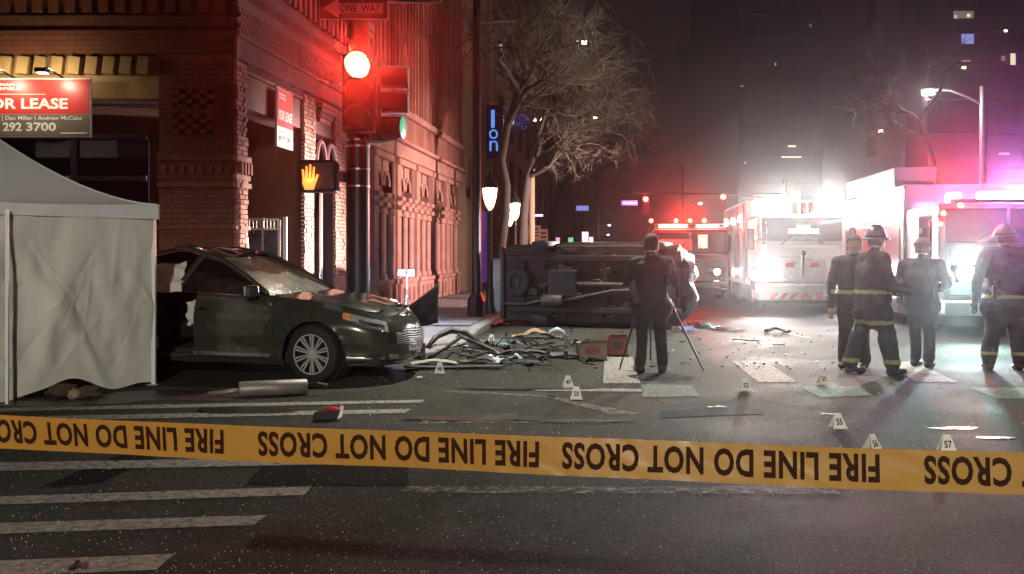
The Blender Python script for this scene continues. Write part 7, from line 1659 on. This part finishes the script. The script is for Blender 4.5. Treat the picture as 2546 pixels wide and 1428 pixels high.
emat('box_violet', (0.85, 0.62, 1.0), 2.2); emat('box_green', (0.2, 0.8, 0.35), 0.9); emat('box_pink', (0.9, 0.55, 0.7), 0.9); emat('box_orange', (1.0, 0.55, 0.35), 1.4); emat('box_blue', (0.35, 0.4, 1.0), 0.6)
lit_sign('tall violet white lit sign far down the street', 1455, 591, 15, 28, 75, 'box_violet'); lit_sign('small violet lit sign right of the tall violet one', 1470, 598, 9, 16, 74, 'box_violet')
lit_sign('green glowing sign above the overturned SUV', 1419, 599, 12, 16, 72, 'box_green'); lit_sign('orange lit strip under the green glowing sign', 1418, 609, 22, 6, 71, 'box_orange'); lit_sign('pink lit board left of the green glowing sign', 1387, 602, 10, 22, 70, 'box_pink'); lit_sign('dim blue lit banner behind the twigs', 1448, 518, 30, 12, 80, 'box_blue')
lit_sign('thin white lit panel beneath the trees near the utility pole', 1340, 536, 20, 5, 45, 'box_violet')
o = thing('brake_light_car', 'distant car with red tail lights beyond the trees', 'car', (W(1376, 630, 55).x + 0.6, 55, 0))
MB().bb((-0.9, 0, 0.3), (0.9, 4.2, 0.9)).build('body', 'suv_paint', o, bevel=0.12, segs=2); MB().bb((-0.75, 0.5, 0.9), (0.75, 3.0, 1.45)).build('cabin', 'truck_glass', o, bevel=0.12, segs=2)
for x in (-0.7, 0.7): disc(o, 'tail_light', 'beacon_red', (x, -0.03, 0.75), 0.08); twheel(o, x * 1.1, 0.8, 0.32, 0.2); twheel(o, x * 1.1, 3.4, 0.32, 0.2)
fo = thing('far_signal', 'distant red signal low among the tree trunks', 'traffic light', (W(1372, 630, 60).x, 60, 0)); MB().tube([(0, 0, 0), (0, 0, 3.4)], 0.08, 8).build('pole', 'dark_pole', fo); MB().bb((-0.2, -0.1, 2.2), (0.2, 0.1, 3.4)).build('signal_head', 'black_metal', fo); disc(fo, 'lens', 'beacon_red', (0, -0.12, H - (581 - HY) / F * 60), 0.13)
for i, (px, py, Y, lb, pw) in enumerate(((1452, 105, 60, 'bright far street light seen through the top of the bare tree', 500), (1480, 291, 90, 'far street light seen through the middle of the bare tree', 300), (1741, 506, 110, 'far street light between the two red signals', 200), (1515, 560, 160, 'tiny far street light above the violet signs', 150), (1512, 584, 220, 'faintest tiny street light at the end of the street', 100))):
    p = W(px, py, Y); base = Vector((p.x - 2.0, Y, 0)); o = street_light(lb, base, p.z + 0.1, p, pw, (1, 0.92, 0.8), 30, 0.10, mat='dark_pole'); o.children[3].scale = (1.0 + i * 0.3,) * 3
    
# ------------------------------------------------------------------ far buildings
pmat('tower_dark', (0.045, 0.038, 0.042), 0.8, var=0.3, scale=0.1); pmat('tower_grey', (0.13, 0.125, 0.145), 0.8, var=0.2, scale=0.1); pmat('tower_window', (0.028, 0.026, 0.028), 0.4, var=0.3, scale=0.5)
emat('win_warm', (1.0, 0.82, 0.55), 0.9); emat('win_cool', (0.75, 0.95, 0.8), 0.5); emat('win_dim', (0.9, 0.7, 0.5), 0.16); emat('win_bright', (1.0, 0.78, 0.5), 5)
def tower(label, x0, x1, Y, top, mat, depth=25, bays=0, floors=0, lit=(), ledge=True):
    a, c = W(x0, 630, Y).x, W(x1, 630, Y).x; o = thing('tower_block', label, 'building', ((a + c) / 2, Y, 0)); w_ = (c - a) / 2
    MB().bb((-w_, 0, 0), (w_, depth, top)).build('wall', mat, o); MB().bb((-w_ - 0.3, -0.3, top), (w_ + 0.3, depth, top + 0.8)).build('parapet', mat, o)
    if bays:
        wm = MB().bb((-w_ / bays * 0.62, -0.02, -0.85), (w_ / bays * 0.62, 0.02, 0.85)).mesh('window', 'tower_window')
        for i in range(bays):
            for j in range(floors):
                inst('window', wm, o, (-w_ + (2 * i + 1) * w_ / bays, -0.03, 4.5 + j * 3.2))
        if ledge:
            lm_ = MB().bb((-w_, -0.35, -0.1), (w_, 0, 0.1)).mesh('ledge', mat)
            for j in range(floors): inst('ledge', lm_, o, (0, -0.001, 3.1 + j * 3.2))
    for px, py, wd, ht, mt in lit:
        p = W(px, py, Y); k = Y / F; MB().bb((p.x - o.location.x - wd / 2 * k, -0.5, p.z - ht / 2 * k), (p.x - o.location.x + wd / 2 * k, -0.45, p.z + ht / 2 * k)).build('lit_window', mt, o)
tower('slim dark tower left of the other far blocks', 1760, 1832, 130, 32, 'tower_dark', 20, 3, 8)
tower('broad dark apartment tower behind the central truck', 1836, 2140, 110, 60, 'tower_dark', 30, 9, 17, ((1925, 162, 4, 7, 'win_cool'), (2110, 163, 14, 8, 'win_bright'), (2058, 186, 9, 5, 'win_warm'), (2082, 190, 11, 8, 'win_warm'), (1842, 216, 8, 4, 'win_dim'), (2012, 66, 6, 8, 'win_dim'), (1966, 365, 20, 5, 'win_warm'), (1965, 392, 50, 3, 'win_warm'), (2064, 372, 10, 6, 'win_bright'), (1850, 406, 4, 4, 'win_dim')))
tower('pale grey blank concrete tower right of the dark apartment tower', 2166, 2302, 95, 60, 'tower_grey', 25, 0, 0, ((2186, 328, 11, 6, 'win_bright'),))
o = bpy.data.objects['tower_block.002']
for k in range(6): p = W(2167, 30 + 68 * k, 95); MB().bb((p.x - o.location.x - 0.6, -0.3, p.z - 1.0), (p.x - o.location.x + 0.35, -0.05, p.z + 1.0)).build('window', 'tower_window', o)
tower('right hand apartment block with a few lit balconies', 2306, 2640, 90, 60, 'tower_dark', 25, 6, 17, ((2390, 40, 50, 18, 'win_dim'), (2370, 45, 6, 9, 'win_cool'), (2402, 42, 9, 8, 'win_warm'), (2494, 80, 7, 5, 'win_bright'), (2512, 150, 12, 28, 'win_warm'), (2488, 148, 10, 12, 'win_dim'), (2390, 171, 11, 6, 'win_bright'), (2400, 100, 30, 24, 'box_blue'), (2490, 384, 26, 5, 'win_dim'), (2395, 154, 24, 4, 'win_dim')))

# ------------------------------------------------------------------ thin volume added so the lamps glow, standing in for lens bloom
vm = bpy.data.materials.new('bloom_haze'); vm.use_nodes = True; t = vm.node_tree; t.nodes.clear(); oo = t.nodes.new('ShaderNodeOutputMaterial'); pv_ = t.nodes.new('ShaderNodeVolumePrincipled')
pv_.inputs['Color'].default_value = (0.92, 0.92, 0.94, 1); pv_.inputs['Density'].default_value = 0.0007; pv_.inputs['Anisotropy'].default_value = 0.94
t.links.new(pv_.outputs[0], oo.inputs['Volume']); M['bloom_haze'] = vm
kind(MB().bb((-120, -40, -1), (120, 260, 70)).build('bloom_haze', 'bloom_haze'), 'stuff')
